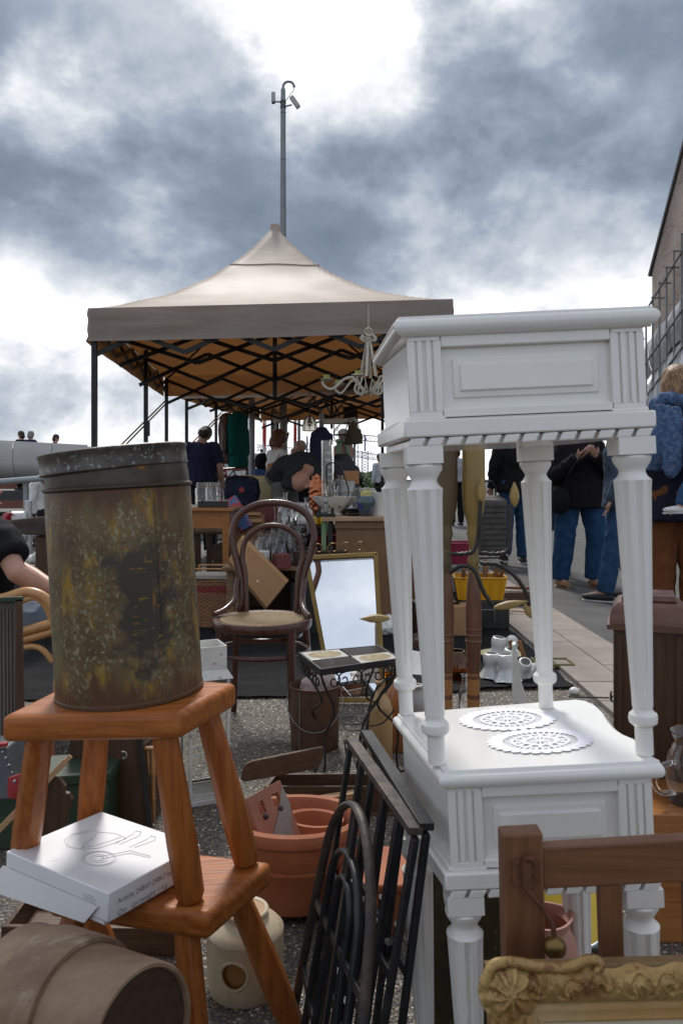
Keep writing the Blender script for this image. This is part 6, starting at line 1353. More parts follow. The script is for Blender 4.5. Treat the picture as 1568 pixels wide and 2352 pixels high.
M_hand = wood('tool_handle', (.16, .065, .025), (.24, .105, .045), .5, 'z', .1)
rnd = random.Random(8)
for i in range(9):
    t = thing('wooden_tool', ['tool handle leaning at the rear of the yellow tub', 'thick tool handle lying over the near rim of the yellow tub', 'short dark tool handle in the yellow tub', 'tallest upright handle in the yellow tub', 'pale handle leaning out of the yellow tub', 'second upright handle beside the tallest in the yellow tub', 'red-brown handle at the road side of the yellow tub', 'thin handle crossing the others in the yellow tub', 'stub of a handle low in the yellow tub'][i], 'handle', yc.location + V((-.13 + i * .032, rnd.uniform(-.07, .07), .012)), (rnd.uniform(-.5, .5), rnd.uniform(-.1, .75), 0), group='tool handles in the yellow tub')
    q = M(); L_ = rnd.uniform(.17, .27); q.tube([(0, 0, 0), (0, 0, L_ * .5), (0, 0, L_)], [.012, .016, .013], 8); q.build('shaft', M_hand, t)
bcs = thing('tool_case', 'black case with metal handle under the yellow tub', 'case', (yc.location.x + .02, yc.location.y, 0)); hc_ = yc.location.z
q = M(); q.box((0, 0, hc_ / 2), (.34, .26, hc_ - .002)); q.build('case_body', M_black, bcs, bevel=.012); q = M(); q.tube([(-.06, -.135, hc_ * .3), (-.06, -.15, hc_ * .3), (-.06, -.15, hc_ * .7), (.06, -.15, hc_ * .7), (.06, -.15, hc_ * .3), (.06, -.135, hc_ * .3)], .004, 6); q.build('handle', M_galv, bcs)
cbx = carton('tan carton standing before the yellow tub', G(1060, 1462) + V((0, .06, 0)), (.20, .18, .20), R(5), flaps=False)
rcr = tub('crimson plastic tub of odds and ends behind the yellow one', P(1040, 1292, 7.4), .34, .28, .19, M_rcr)
rcs = thing('grey_case', 'pale grey storage box carrying the crimson tub', 'box', (rcr.location.x + .06, 7.4, 0)); q = M(); q.box((0, 0, rcr.location.z / 2), (.5, .34, rcr.location.z - .003)); q.build('box_body', M_galv, rcs, bevel=.01); q = M(); q.box((0, 0, rcr.location.z - .02), (.51, .35, .02)); q.build('lid', M_greyc, rcs, bevel=.004)
M_bag = mat('clear_plastic_bag', (.75, .76, .78), .25, trans=.35, spec=.6)
def bag(label, c, r_, name='plastic_bag', m=M_bag):
    t = thing(name, label, 'bag', c); b_ = M(); b_.ball((0, 0, r_[2]), r_, 16, 10); b_.tube([(0, 0, r_[2] * 1.5), (r_[0] * .3, 0, r_[2] * 2.3)], [r_[0] * .5, r_[0] * .2], 8); remeshed(b_, 'film', m, t, .007, 0, .009, 30); return t
bag('clear crumpled plastic bag before the yellow tub', G(1052, 1412) + V((.0, -.25, .205)), (.055, .05, .07)); bag('white crumpled carrier bag beside the mirror', G(888, 1460), (.07, .07, .06), m=M_china)
for u, v, a_, lab in ((1190, 1332, 80, 'wooden mallet handle lying beside the yellow tub'), (1180, 1410, 70, 'pale wooden tool lying on the paving edge')):
    t = thing('wooden_tool', lab, 'handle', G(u, v if v > 1400 else 1395) + V((0, 0, .017 if v > 1400 else .16)), (R(90), 0, R(a_))); q = M(); q.tube([(0, 0, -.11), (0, 0, 0), (0, 0, .11)], [.012, .016, .013], 8); q.build('shaft', M_hand if v < 1400 else M_lath, t)
ltc = thing('leather_offcut', 'red and white painted wood offcuts on the paving edge', 'offcut', G(1160, 1415)); q = M(); q.box((0, 0, .02), (.09, .07, .04), (0, .2, .4)); q.build('block', mat('painted_offcut', (.5, .48, .44), .7, col2=(.35, .10, .04), scale=10, contrast=(.48, .52)), ltc, bevel=.002)
q = M(); t = thing('tool_shelf', 'flat dark trough beside the yellow tub', 'trough', G(1180, 1395)); q.box((0, 0, .065), (.26, .12, .13)); q.build('box', M_dwoodx, t, bevel=.004)
for u, v, lab in ((1000, 1450, 'wooden fruit crate behind the front table leg'), (985, 1380, 'open carton of tools behind the front table leg')):
    t = carton(lab, G(u, v), (.30, .24, .20 if v > 1400 else .32), R(4), flaps=v < 1400, m=M_dwoodx if v > 1400 else None)
pb = lath_thing('mottled_pot', 'small brown mottled pot by the mirror foot', 'pot', G(972, 1495), [(.04, 0), (.055, .02), (.062, .07), (.058, .10)], mat('mottled_glaze', (.12, .05, .03), .4, col2=(.35, .28, .24), scale=40, contrast=(.5, .6)))
# olive dish, egg, iron flower on the paving edge
t = thing('olive_dish', 'square olive-green glazed dish on the paving slabs', 'dish', G(1268, 1530)); q = M(); q.box((0, 0, .008), (.20, .15, .012)); 
for cx_, cy_, dx_, dy_ in ((0, -.075, .21, .012), (0, .075, .21, .012), (-.1, 0, .012, .15), (.1, 0, .012, .15)): q.box((cx_, cy_, .018), (dx_, dy_, .026))
q.build('dish', mat('olive_glaze', (.13, .115, .025), .3, coat=.4), t, bevel=.006)
t = thing('china_egg', 'white china egg lying on the paving edge', 'egg', G(1318, 1596) + V((0, 0, .018))); q = M(); q.ball((0, 0, 0), (.025, .019, .019), 20, 12); q.build('shell', M_china, t)
t = thing('iron_flower', 'wrought iron flower on a rod lying on the paving', 'ironwork', G(1372, 1618) + V((0, 0, .02)), (0, 0, R(-8))); q = M(); q.tube([(-.13, .0, .01), (.05, 0, .012)], .004, 6); q.build('rod', M_wire, t)
for k_ in range(7): q = M(); a_ = 2 * math.pi * k_ / 7; d_ = V((.25, math.cos(a_), math.sin(a_))).normalized(); q.tube([V((.055, 0, .014)) + d_ * f for f in (0, .012, .024, .034)], [(.002, .002), (.003, .010), (.003, .008), (.001, .001)], 6, side=(1, 0, 0)); q.build('petal', M_wire, t)
t = thing('wooden_frame_easel', 'small brown folding wooden stand among the lamp shades', 'stand', G(1200, 1545)); 
for dx_ in (-.02, .03): q = M(); q.bar((dx_, 0, .0), (dx_ - .045, .02, .17), .012, .022); q.build('leg', M_hand, t)
t = thing('yellow_bowl', 'shallow pale yellow bowl behind the lamp shades', 'bowl', G(1150, 1520)); q = M(); hollow(q, [(.05, 0), (.09, .02), (.125, .05)], .004, 36); q.build('dish', mat('pale_yellow_glaze', (.55, .50, .28), .3, coat=.3), t)

# ---- bronze-lidded pedestal, orange box with glass jug, things under the lower white table
M_bronz = mat('brown_patinated_copper', (0.115, 0.058, 0.045), .34, .55, col2=(0.155, 0.085, 0.068), scale=9, bump=.12, rvar=.1)
pd = thing('copper_lidded_column', 'dark wooden column with domed brown copper lid behind the white tables', 'column', (0, 0, 0), world_coords=True)
YP = 2.02; xL = (1398 - CU) * YP / F; w_ = .19; zt_ = H - 345 * YP / F
pd.location = (xL, YP, 0); pd.rotation_euler = (0, 0, R(-21)); WORLD_ROOTS.pop(pd.name)
q = M(); q.box((w_ / 2, w_ / 2, zt_ / 2), (w_ - .02, w_ - .02, zt_)); q.build('column_body', M_dwood, pd, bevel=.004)
for x_ in (.025, w_ - .025): q = M(); q.box((x_, .008, zt_ / 2), (.012, .010, zt_ - .02)); q.build('strip', M_dwood, pd)
def sq(o_, z_): return [(o_ - .005, o_ - .005, z_), (w_ + .005 - o_, o_ - .005, z_), (w_ + .005 - o_, w_ + .005 - o_, z_), (o_ - .005, w_ + .005 - o_, z_)]
lay = [(0, zt_), (0, zt_ + .012), (.006, zt_ + .013), (.007, zt_ + .035), (.013, zt_ + .052), (.023, zt_ + .064), (.036, zt_ + .070), (.034, zt_ + .074), (.038, zt_ + .086)]
q = M(); vs = []
for o_, z_ in lay: vs += [V(p) for p in sq(o_, z_)]
fs = [(k_ * 4 + i, k_ * 4 + (i + 1) % 4, k_ * 4 + 4 + (i + 1) % 4, k_ * 4 + 4 + i) for k_ in range(len(lay) - 1) for i in range(4)] + [(3, 2, 1, 0), tuple(len(vs) - 4 + i for i in range(4))]
q.add(vs, fs); q.build('copper_lid', M_bronz, pd, angle=30)
ob = thing('orange_box', 'orange-brown wooden box at the edge beside the gate piece', 'box', (0, 0, 0), world_coords=True)
p0 = G(1490, 2168); q = M(); hO = .292; q.box((p0.x + .17, p0.y + .11, hO / 2), (.34, .22, hO)); q.build('box_body', M_otab, ob, bevel=.004)
q = M(); q.tube(cr_path([(p0.x + .048, p0.y - .004, .175), (p0.x + .048, p0.y - .02, .165), (p0.x + .07, p0.y - .022, .155), (p0.x + .10, p0.y - .02, .160), (p0.x + .10, p0.y - .004, .17)], 4), .004, 6); q.build('handle', M_galv, ob)
jg = thing('glass_jug', 'clear glass jug with looped handle on the orange-brown box', 'jug', (p0.x + .125, p0.y + .07, hO)); q = M(); hollow(q, [(.045, 0), (.05, .004), (.06, .06), (.055, .11), (.04, .14), (.05, .165)], .004, 32); q.build('jug_wall', M_glass, jg); q = M(); q.tube(cr_path([(-.045, -.02, .03), (-.085, -.03, .035), (-.098, -.03, .065), (-.08, -.03, .095), (-.045, -.02, .10)], 6), .0065, 10); q.build('handle', M_glass, jg)
M_nvy = mat('navy_enamel', (.012, .018, .05), .3, coat=.4); M_yin = mat('yellow_enamel', (.48, .33, .02), .3, coat=.3, spots=(.03, .03, .02), spot_scale=40, spot_amt=.66)
eb = thing('enamel_bowl', 'navy bowl with yellow inside lying under the lower white table', 'bowl', P(1308, 2090, 1.52) - V((0, 0, .03)), (R(38), R(-8), 0)); q = M(); q.lathe([(.001, 0), (.03, .0), (.055, .03), (.066, .065), (.069, .067)], 40); q.build('outside', M_nvy, eb); q = M(); q.lathe([(.0685, .0675), (.063, .064), (.052, .031), (.028, .003), (.001, .003)], 40); q.build('inside', M_yin, eb)
q = M(); q.tube([V((.0675 * math.cos(t), .0675 * math.sin(t), .0675)) for t in [2 * math.pi * i / 40 for i in range(40)]], .003, 6, True); q.build('rim', mat('pale_blue_rim', (.30, .40, .52), .3), eb)
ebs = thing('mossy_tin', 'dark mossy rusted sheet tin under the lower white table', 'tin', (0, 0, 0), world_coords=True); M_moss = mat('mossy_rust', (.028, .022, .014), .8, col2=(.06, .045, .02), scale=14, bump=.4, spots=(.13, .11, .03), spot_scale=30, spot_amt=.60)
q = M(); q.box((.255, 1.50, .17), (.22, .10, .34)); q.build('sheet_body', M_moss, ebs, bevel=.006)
tin2 = thing('stone_plinth', 'grey block under the navy enamel bowl', 'block', (0, 0, 0), world_coords=True); zz2 = eb.location.z - .025; q = M(); q.box((eb.location.x, eb.location.y + .02, zz2 / 2), (.11, .11, zz2)); q.build('block', M_moss, tin2, bevel=.004)
pv = thing('pink_vase', 'pink earthenware jug with pointed lip behind the gate piece', 'jug', P(1245, 2200, 1.30) - V((0, 0, .075))); q = M(); hollow(q, [(.035, 0), (.055, .03), (.062, .07), (.050, .115), (.042, .13), (.045, .145)], .004, 36, wob=lambda a, i: 1 + (.25 * max(0, math.cos(a - .3)) ** 6 if i in (6, 7, 8) else 0)); q.build('jug_wall', mat('pink_earthenware', (.42, .20, .155), .6, col2=(.46, .24, .19), scale=8, bump=.1), pv)
pvs = thing('stone_block', 'dark block carrying the pink jug', 'block', (pv.location.x, pv.location.y, 0)); q = M(); q.box((0, 0, pv.location.z / 2), (.12, .12, pv.location.z)); q.build('block', M_moss, pvs, bevel=.004)
# ================================================================ market canopies
def canopy_mat(nm='taupe_canopy_cloth', tcol=(0.42, 0.155, 0.028, 1), tw=.14):
    m = bpy.data.materials.new(nm); m.use_nodes = True; nt = m.node_tree; N = nt.nodes; L = nt.links; N.remove(N['Principled BSDF']); out = N['Material Output']
    tc = N.new('ShaderNodeTexCoord'); n = N.new('ShaderNodeTexNoise'); n.inputs['Scale'].default_value = 2.2; n.inputs['Detail'].default_value = 6; L.new(tc.outputs['Object'], n.inputs['Vector'])
    r = N.new('ShaderNodeValToRGB'); r.color_ramp.elements[0].color = (0.345, 0.285, 0.24, 1); r.color_ramp.elements[1].color = (0.40, 0.335, 0.285, 1); r.color_ramp.elements[0].position = .35; r.color_ramp.elements[1].position = .65; L.new(n.outputs['Fac'], r.inputs[0])
    d = N.new('ShaderNodeBsdfDiffuse'); L.new(r.outputs[0], d.inputs[0]); t = N.new('ShaderNodeBsdfTranslucent'); t.inputs[0].default_value = tcol
    mx = N.new('ShaderNodeMixShader'); mx.inputs[0].default_value = tw; L.new(d.outputs[0], mx.inputs[1]); L.new(t.outputs[0], mx.inputs[2])
    g_ = N.new('ShaderNodeBsdfGlossy'); g_.inputs['Roughness'].default_value = .45; m2 = N.new('ShaderNodeMixShader'); m2.inputs[0].default_value = .05; L.new(mx.outputs[0], m2.inputs[1]); L.new(g_.outputs[0], m2.inputs[2]); L.new(m2.outputs[0], out.inputs[0])
    n2 = N.new('ShaderNodeTexNoise'); n2.inputs['Scale'].default_value = 9; n2.inputs['Detail'].default_value = 4; mp = N.new('ShaderNodeMapping'); mp.inputs['Scale'].default_value = (.35, .6, 3); L.new(tc.outputs['Object'], mp.inputs[0]); L.new(mp.outputs[0], n2.inputs['Vector'])
    b = N.new('ShaderNodeBump'); b.inputs['Strength'].default_value = .5; b.inputs['Distance'].default_value = .02; L.new(n2.outputs['Fac'], b.inputs['Height']); L.new(b.outputs[0], d.inputs['Normal'])
    return m
M_can = canopy_mat(); M_can_lit = canopy_mat('taupe_canopy_cloth_lit', (.60, .50, .42, 1), .52)  # same cloth again, translucency raised to paint the backlit front valance brighter
M_frame = mat('black_canopy_frame', (0.014, 0.014, 0.016), .45, .4, col2=(.022, .022, .024), scale=10)
def canopy(label, FL, ax_, dp, w, zl, zr, peak, vh=.225, peak_cap=True, mid=True, legs_at=None, front_truss=True):
    FL = V(FL); ax_ = V((ax_[0], ax_[1], 0)).normalized(); rt_ = V((ax_.y, -ax_.x, 0))
    t = thing('market_canopy', label, 'canopy', FL, world_coords=True)
    def pt(a, b, z): p = FL + rt_ * (w * a) + ax_ * (dp * b); p.z = z; return p
    eave = lambda a: zl + (zr - zl) * a                      # top edge of the valance
    zmean = eave(.5)
    # roof: concave slopes running to one peak
    q = M(); n = 56; vs = {}
    def roof(a, b):
        u_, v_ = abs(a - .5) * 2, abs(b - .5) * 2; d_ = max(u_, v_); h_ = 1 - d_
        tent = .50 * h_ + .50 * h_ ** 2.6
        sag = -.035 * math.sin(math.pi * min(1, min(u_, v_) + .0)) * 0 
        wr_ = .010 * noise.noise(V((a * 9, b * 14, 1))) * min(1, h_ * 8)
        return eave(a) + (peak - eave(a)) * max(0, tent) + sag + wr_
    for j in range(n + 1):
        for i in range(n + 1): q.v.append(pt(i / n, j / n, roof(i / n, j / n)))
    for j in range(n):
        for i in range(n): q.f.append([j * (n + 1) + i, j * (n + 1) + i + 1, (j + 1) * (n + 1) + i + 1, (j + 1) * (n + 1) + i]); q.mi.append(0)
    q.build('roof_cloth', M_can, t, angle=60)
    for dd in ((.30, 1.0) if peak_cap else (1.0,)):          # seams round the peak and along the eaves
        q = M(); sq_ = [(.5 + x_ * dd / 2, .5 + y_ * dd / 2) for (x0_, y0_), (x1_, y1_) in zip(((-1, -1), (1, -1), (1, 1), (-1, 1)), ((1, -1), (1, 1), (-1, 1), (-1, -1))) for x_, y_ in [(x0_ + (x1_ - x0_) * i / 16, y0_ + (y1_ - y0_) * i / 16) for i in range(16)]]
        q.tube([pt(a, b, roof(a, b) + .004) for a, b in sq_], .006, 5, True); q.build('seam', M_can, t)
    # valance on four sides, slightly slack
    for s_, (p0_, p1_) in enumerate((((0, 0), (1, 0)), ((1, 0), (1, 1)), ((1, 1), (0, 1)), ((0, 1), (0, 0)))):
        q = M(); k_ = 44; rows = 7
        for r_ in range(rows):
            for i in range(k_ + 1):
                f = i / k_; a, b = p0_[0] + (p1_[0] - p0_[0]) * f, p0_[1] + (p1_[1] - p0_[1]) * f
                z = eave(a) - vh * r_ / (rows - 1) - (.012 * math.sin(math.pi * f) if r_ == rows - 1 else 0)
                p = pt(a, b, z); outn = (rt_ * (p0_[0] + p1_[0] - 1) + ax_ * (p0_[1] + p1_[1] - 1)); p = p + outn * (.006 + (.022 * noise.noise(V((f * 4, r_ * 1.3, s_ * 3))) + .010 * noise.noise(V((f * 11, r_ * 2.1, s_ * 3)))) * (r_ > 0) + .010 * r_ / rows); q.v.append(p)
        for r_ in range(rows - 1):
            for i in range(k_): q.f.append([r_ * (k_ + 1) + i, r_ * (k_ + 1) + i + 1, (r_ + 1) * (k_ + 1) + i + 1, (r_ + 1) * (k_ + 1) + i]); q.mi.append(0)
        q.build('valance', M_can_lit if s_ == 0 else M_can, t, angle=80)
    if peak_cap: q = M(); q.tube([pt(.5, .5, peak - .10), pt(.5, .5, peak + .0)], [.07, .05], 10); q.build('peak_cap', M_can, t)
    # scissor trusses under each side and across the middle, legs, braces
    zt_ = lambda a: eave(a) - .05; zb_ = lambda a: eave(a) - .245
    def truss(a0, b0, a1, b1, cells, drop):
        zb_ = lambda a: eave(a) - .245 - drop
        f = lambda k_: (a0 + (a1 - a0) * k_ / cells, b0 + (b1 - b0) * k_ / cells)
        for k_ in range(cells):
            (aa, ba), (ab, bb) = f(k_), f(k_ + 1)
            for za, zb2 in ((zt_, zb_), (zb_, zt_)):
                q = M(); q.bar(pt(aa, ba, za(aa)), pt(ab, bb, zb2(ab)), .022, .038); q.build('truss_bar', M_frame, t)
    e = .012
    truss(e, e, 1 - e, e, 4, .12); truss(e, 1 - e, 1 - e, 1 - e, 4, .12); truss(e, .25, 1 - e, .25, 4, .06); truss(e, e, e, 1 - e, 5, 0); truss(1 - e, e, 1 - e, 1 - e, 5, 0)
    truss(e, .5, 1 - e, .5, 4, .12); truss(.5, e, .5, 1 - e, 4, .10)
    for a, b in ((0, 0), (1, 0), (0, 1), (1, 1)):
        q = M(); q.tube([pt(a + (.5 - a) * f, b + (.5 - b) * f, min(roof(a + (.5 - a) * f, b + (.5 - b) * f), peak) - .05 - .05 * f) for f in (.02, .2, .4, .6, .8, .95)], .014, 6); q.build('rafter', M_frame, t)
    q = M(); q.bar(pt(.5, .5, zmean - .55), pt(.5, .5, peak - .05), .045, .045, (0, 1, 0)); q.build('centre_post', M_frame, t)
    for a, b in (legs_at or ((0, 0), (1, 0), (0, 1), (1, 1))):
        p = pt(e + a * (1 - 2 * e), e + b * (1 - 2 * e), 0); q = M(); q.bar(p, V((p.x, p.y, eave(a) - .03)), .042, .042, (0, 1, 0)); lg = q.build('leg', M_frame, t, bevel=.002)
        q = M(); q.box((p.x, p.y, .95), (.058, .058, .07)); under(q.build('leg_clamp', M_frame, t, bevel=.004), lg)
        q = M(); q.box((p.x, p.y, .004), (.14, .14, .008)); under(q.build('foot_plate', M_frame, t), lg)
    return t
c1 = canopy('taupe peaked market canopy with orange underside, nearest the camera', (-2.055, 6.40, 0), (-.080, 1), 4.27, 3.0, 2.43, 2.56, 3.84, vh=.262)
c2 = canopy('second market canopy adjoining behind the peaked one', (-2.28, 11.3, 0), (.16, 1), 4.3, 3.6, 2.42, 2.46, 3.0, vh=.22, peak_cap=False, legs_at=((0, 0), (0, .32), (0, .75), (1, 0), (1, 1)))
# extra leg and straps under the first canopy
q = M(); p = P(335, 812, 8.7); q.bar((p.x, p.y, 0), (p.x, p.y, p.z + .1), .042, .042, (0, 1, 0)); q.build('leg', M_frame, c1, bevel=.002)
q = M(); q.box((p.x + .01, p.y, P(335, 985, 8.7).z), (.06, .05, .16)); q.build('leg_clamp', M_frame, c1)
M_strap = mat('orange_strap', (.46, .17, .04), .6); M_strapg = mat('olive_strap', (.16, .15, .07), .6)
for (a_, b_, m_, lab, nm_) in ((P(508, 948, 12.6), P(395, 1065, 11.0), M_strap, 'orange tie-down strap running past the man in blue', 'tie_strap'), (P(378, 922, 10.6), P(285, 1015, 9.8), M_strapg, 'olive tie-down strap beside the canopy leg', 'tie_strap')):
    t = thing(nm_, lab, 'strap', b_, world_coords=True, group='tie-down straps')
    b2 = a_ + (b_ - a_) * (a_.z / (a_.z - b_.z))                # run down to the ground
    for o_ in (0, .035): q = M(); q.bar(a_ + V((o_, 0, -o_ * .3)), b2 + V((o_ * 2.2, 0, .0)), .004, .022); q.build('webbing', m_, t)
# ================================================================ wrought iron chandelier hanging from the canopy
M_ch = mat('chipped_cream_iron', (.50, .46, .38), .55, .1, col2=(.43, .39, .32), scale=12, spots=(.05, .04, .035), spot_scale=26, spot_amt=.62); M_cup = mat('green_wax_cup', (.26, .27, .06), .5)
YH = 6.30
hd = thing('chandelier', 'cream wrought iron chandelier with green candle cups hanging from the canopy', 'chandelier', P(846, 905, YH), world_coords=True)
cx0 = (846 - CU) * YH / F
def hp(r_, a_, v): return V((cx0 + r_ * math.cos(a_), YH + r_ * math.sin(a_), H + (HV - v) * YH / F))
q = M(); q.tube(arc(hp(0, 0, 762), .03, 0, 350, 14), .005, 6); q.build('hanging_ring', M_ch, hd)
q = M(); q.tube([hp(0, 0, 700), hp(0, 0, 770)], .004, 6); q.build('chain', M_ch, hd)
for k_ in range(6):
    a_ = R(15 + 60 * k_); d_ = V((math.cos(a_), math.sin(a_), 0)); up_ = V((0, 0, 1))
    q = M(); q.tube([hp(.012, a_, 774), hp(.03, a_, 800), hp(.065, a_, 850), hp(.075, a_, 866)], (.003, .013), 6, side=d_); q.build('strap', M_ch, hd)
    q = M(); q.tube(spiral(hp(.045, a_, 775), .03, .008, 180, 500, 14, d_, up_), (.003, .010), 6, side=d_.cross(up_)); q.build('top_curl', M_ch, hd)
    q = M(); q.tube(cr_path([hp(.03, a_, 900), hp(.10, a_, 880), hp(.13, a_, 868), hp(.20, a_, 872), hp(.28, a_, 892), hp(.33, a_, 895), hp(.375, a_, 885), hp(.372, a_, 876), hp(.355, a_, 878)], 4), (.004, .011), 6, side=d_.cross(up_)); q.build('arm', M_ch, hd)
    q = M(); q.tube(spiral(hp(.07, a_, 895), .05, .012, 60, -330, 18, d_, up_), (.003, .010), 6, side=d_.cross(up_)); q.build('scroll', M_ch, hd)
    p = hp(.345, a_, 880); q = M(); q.lathe([(.005, 0), (.03, .008), (.055, .022), (.052, .024), (.03, .014), (.001, .012)], 18, p); pan = q.build('drip_pan', M_ch, hd)
    q = M(); q.lathe([(.024, .016), (.026, .02), (.026, .055), (.022, .055), (.020, .03)], 14, p); under(q.build('candle_cup', M_cup, hd), pan)
# ================================================================ background: masts, barriers, bridge, building, cranes, container
M_mast = mat('galvanised_mast', (.17, .185, .195), .5, .6, col2=(.22, .235, .245), scale=3); M_camw = mat('camera_housing', (.36, .37, .38), .4)
YMm = 15.0
ms = thing('camera_mast', 'tall grey steel mast with two surveillance cameras behind the canopy', 'mast', ((650 - CU) * YMm / F, YMm, 0))
zm = lambda v: H + (HV - v) * YMm / F; km = YMm / F
q = M(); q.lathe([(.075, 0), (.070, 2.0), (.058, zm(495)), (.052, zm(365)), (.050, zm(258)), (.044, zm(206)), (.036, zm(203))], 20); q.build('pole', M_mast, ms)
for v in (258, 366, 492): q = M(); q.lathe([(.05, zm(v) - .02), (.058, zm(v)), (.05, zm(v) + .02)], 20); q.build('joint_ring', M_mast, ms)
for v in (232, 237, 243, 248): q = M(); q.lathe([(.05, zm(v) - .012), (.060, zm(v)), (.05, zm(v) + .012)], 20); q.build('clamp_band', M_black, ms)
q = M(); q.tube([(0, 0, zm(206)), (0, 0, zm(200))] + [(.105 + .105 * math.cos(R(a)), 0, zm(199) + .105 * math.sin(R(a))) for a in range(180, -11, -15)], .024, 10); q.build('gooseneck', M_mast, ms)
q = M(); q.tube(cr_path([(.205, 0, zm(200)), (.19, 0, zm(208)), (.13, 0, zm(218)), (.055, 0, zm(230))], 5), .006, 6); q.build('cable', M_black, ms)
q = M(); q.bar((-.03, 0, zm(233)), (-.19, 0, zm(233)), .02, .025); q.build('bracket', M_mast, ms); q = M(); q.bar((.03, 0, zm(244)), (.17, 0, zm(240)), .02, .025); q.build('bracket', M_mast, ms)
q = M(); q.box((-.185, 0, zm(223)), (.075, .09, .20)); cm = q.build('camera_housing', M_camw, ms, bevel=.02); 
q = M(); q.box((-.185, 0, zm(223) - .105), (.06, .07, .012)); under(q.build('lens_hood', M_black, ms), cm)
q = M(); q.box((.225, 0, zm(234)), (.085, .10, .25), (0, R(-35), 0)); q.build('camera_housing', M_camw, ms, bevel=.015)
# grey posts, striped barriers, signals
def post(label, u0, u1, Y_, vtop, m=M_mast, name='steel_post', foot=None, sq_=False):
    X_ = ((u0 + u1) / 2 - CU) * Y_ / F; r_ = (u1 - u0) / 2 * Y_ / F; z_ = H + (HV - vtop) * Y_ / F
    t = thing(name, label, 'post', (X_, Y_, 0), group='steel posts behind the stalls'); q = M()
    if sq_: q.box((0, 0, z_ / 2), (r_ * 2, r_ * 2, z_))
    else: q.lathe([(r_, 0), (r_, z_)], 18)
    q.build('shaft', m, t, bevel=.01 if sq_ else 0); q = M(); q.lathe([(r_ * 1.8, 0), (r_ * 1.8, .03), (r_ * 1.3, .04)], 18); q.build('base_collar', m, t); return t
M_post = mat('light_grey_post', (.30, .32, .34), .5, .3, col2=(.26, .28, .30), scale=2)
post('round light grey steel post beside the hanging jackets', 571, 585, 13.5, 905, M_post)
post('darker grey square post left of the woman in white', 622, 633, 15.5, 880, M_mast, sq_=True)
post('wide light grey post behind the woman in white', 643, 660, 16.5, 850, M_post, sq_=True)
post('thin grey post behind the woman on the phone', 683, 690, 17.0, 880, M_mast)
M_str = bpy.data.materials.new('red_white_stripes'); M_str.use_nodes = True
def stripes():
    nt = M_str.node_tree; N = nt.nodes; L = nt.links; b = N['Principled BSDF']; tc = N.new('ShaderNodeTexCoord'); sp = N.new('ShaderNodeSeparateXYZ'); L.new(tc.outputs['Object'], sp.inputs[0])
    m1 = N.new('ShaderNodeMath'); m1.operation = 'MULTIPLY_ADD'; L.new(sp.outputs[0], m1.inputs[0]); m1.inputs[1].default_value = 3.2; L.new(sp.outputs[2], m1.inputs[2])
    m2 = N.new('ShaderNodeMath'); m2.operation = 'FRACT'; m3 = N.new('ShaderNodeMath'); m3.operation = 'MULTIPLY'; m3.inputs[1].default_value = 1.15; L.new(m1.outputs[0], m3.inputs[0]); L.new(m3.outputs[0], m2.inputs[0])
    g_ = N.new('ShaderNodeMath'); g_.operation = 'GREATER_THAN'; g_.inputs[1].default_value = .5; L.new(m2.outputs[0], g_.inputs[0]); mx = N.new('ShaderNodeMixRGB'); L.new(g_.outputs[0], mx.inputs[0]); mx.inputs[1].default_value = (.55, .03, .03, 1); mx.inputs[2].default_value = (.7, .7, .68, 1); L.new(mx.outputs[0], b.inputs['Base Color']); b.inputs['Roughness'].default_value = .4
stripes()
for u0, u1, lab in ((600, 608, 'red and white striped raised barrier nearer the jackets'), (671, 678, 'red and white striped raised barrier nearer the cranes')):
    Y_ = 16.0; X_ = ((u0 + u1) / 2 - CU) * Y_ / F; w_ = (u1 - u0) * Y_ / F; t = thing('barrier_boom', lab, 'barrier', (X_, Y_, 0), (0, R(.8), 0), group='raised striped barriers')
    q = M(); q.box((0, 0, 2.9), (w_, .05, 4.0)); q.build('boom', M_str, t, bevel=.01); q = M(); q.box((0, .05, .5), (.32, .3, 1.0)); q.build('cabinet', M_post, t, bevel=.02); q = M(); q.box((-.05, 0, 1.62), (.05, .05, .07)); q.build('lamp', M_black, t)
sgl = thing('bridge_signal', 'white and black traffic signal on a post above the woman in white', 'signal', ((636 - CU) * 15.2 / F, 15.2, 0)); M_sig = mat('signal_white', (.62, .62, .6), .4)
q = M(); q.lathe([(.04, 0), (.04, 2.35)], 12); q.build('post', M_mast, sgl)
for z_ in (1.92, 2.22):
    q = M(); q.lathe([(.085, -.12), (.095, -.1), (.095, .1), (.08, .12)], 18, (.05, 0, z_), Euler((0, R(90), 0)).to_matrix()); q.build('lamp_housing', M_sig, sgl); q = M(); q.tube([(.14, 0, z_ - .03), (.22, 0, z_ - .05)], (.07, .08), 12); q.build('lamp_hood', M_black, sgl)
sg2 = thing('black_sign', 'black square road sign seen from behind on its pole', 'sign', ((805 - CU) * 14 / F, 14.0, 0)); q = M(); q.lathe([(.035, 0), (.035, 2.4)], 12); q.build('pole', M_mast, sg2); zz3 = H + (HV - 949) * 14 / F; q = M(); q.box((0, -.05, zz3), (.25, .03, .23)); q.build('plate', M_black, sg2, bevel=.02)
for dz in (-.06, .06): q = M(); q.box((0, -.075, zz3 + dz), (.22, .02, .02)); q.build('rail', M_frame, sg2)
lmp = thing('bracket_lamp', 'old cream street lamp head on a bracket with glass shade', 'lamp', ((767 - CU) * 10 / F, 10.0, 0)); zl_ = H + (HV - 968) * 10 / F
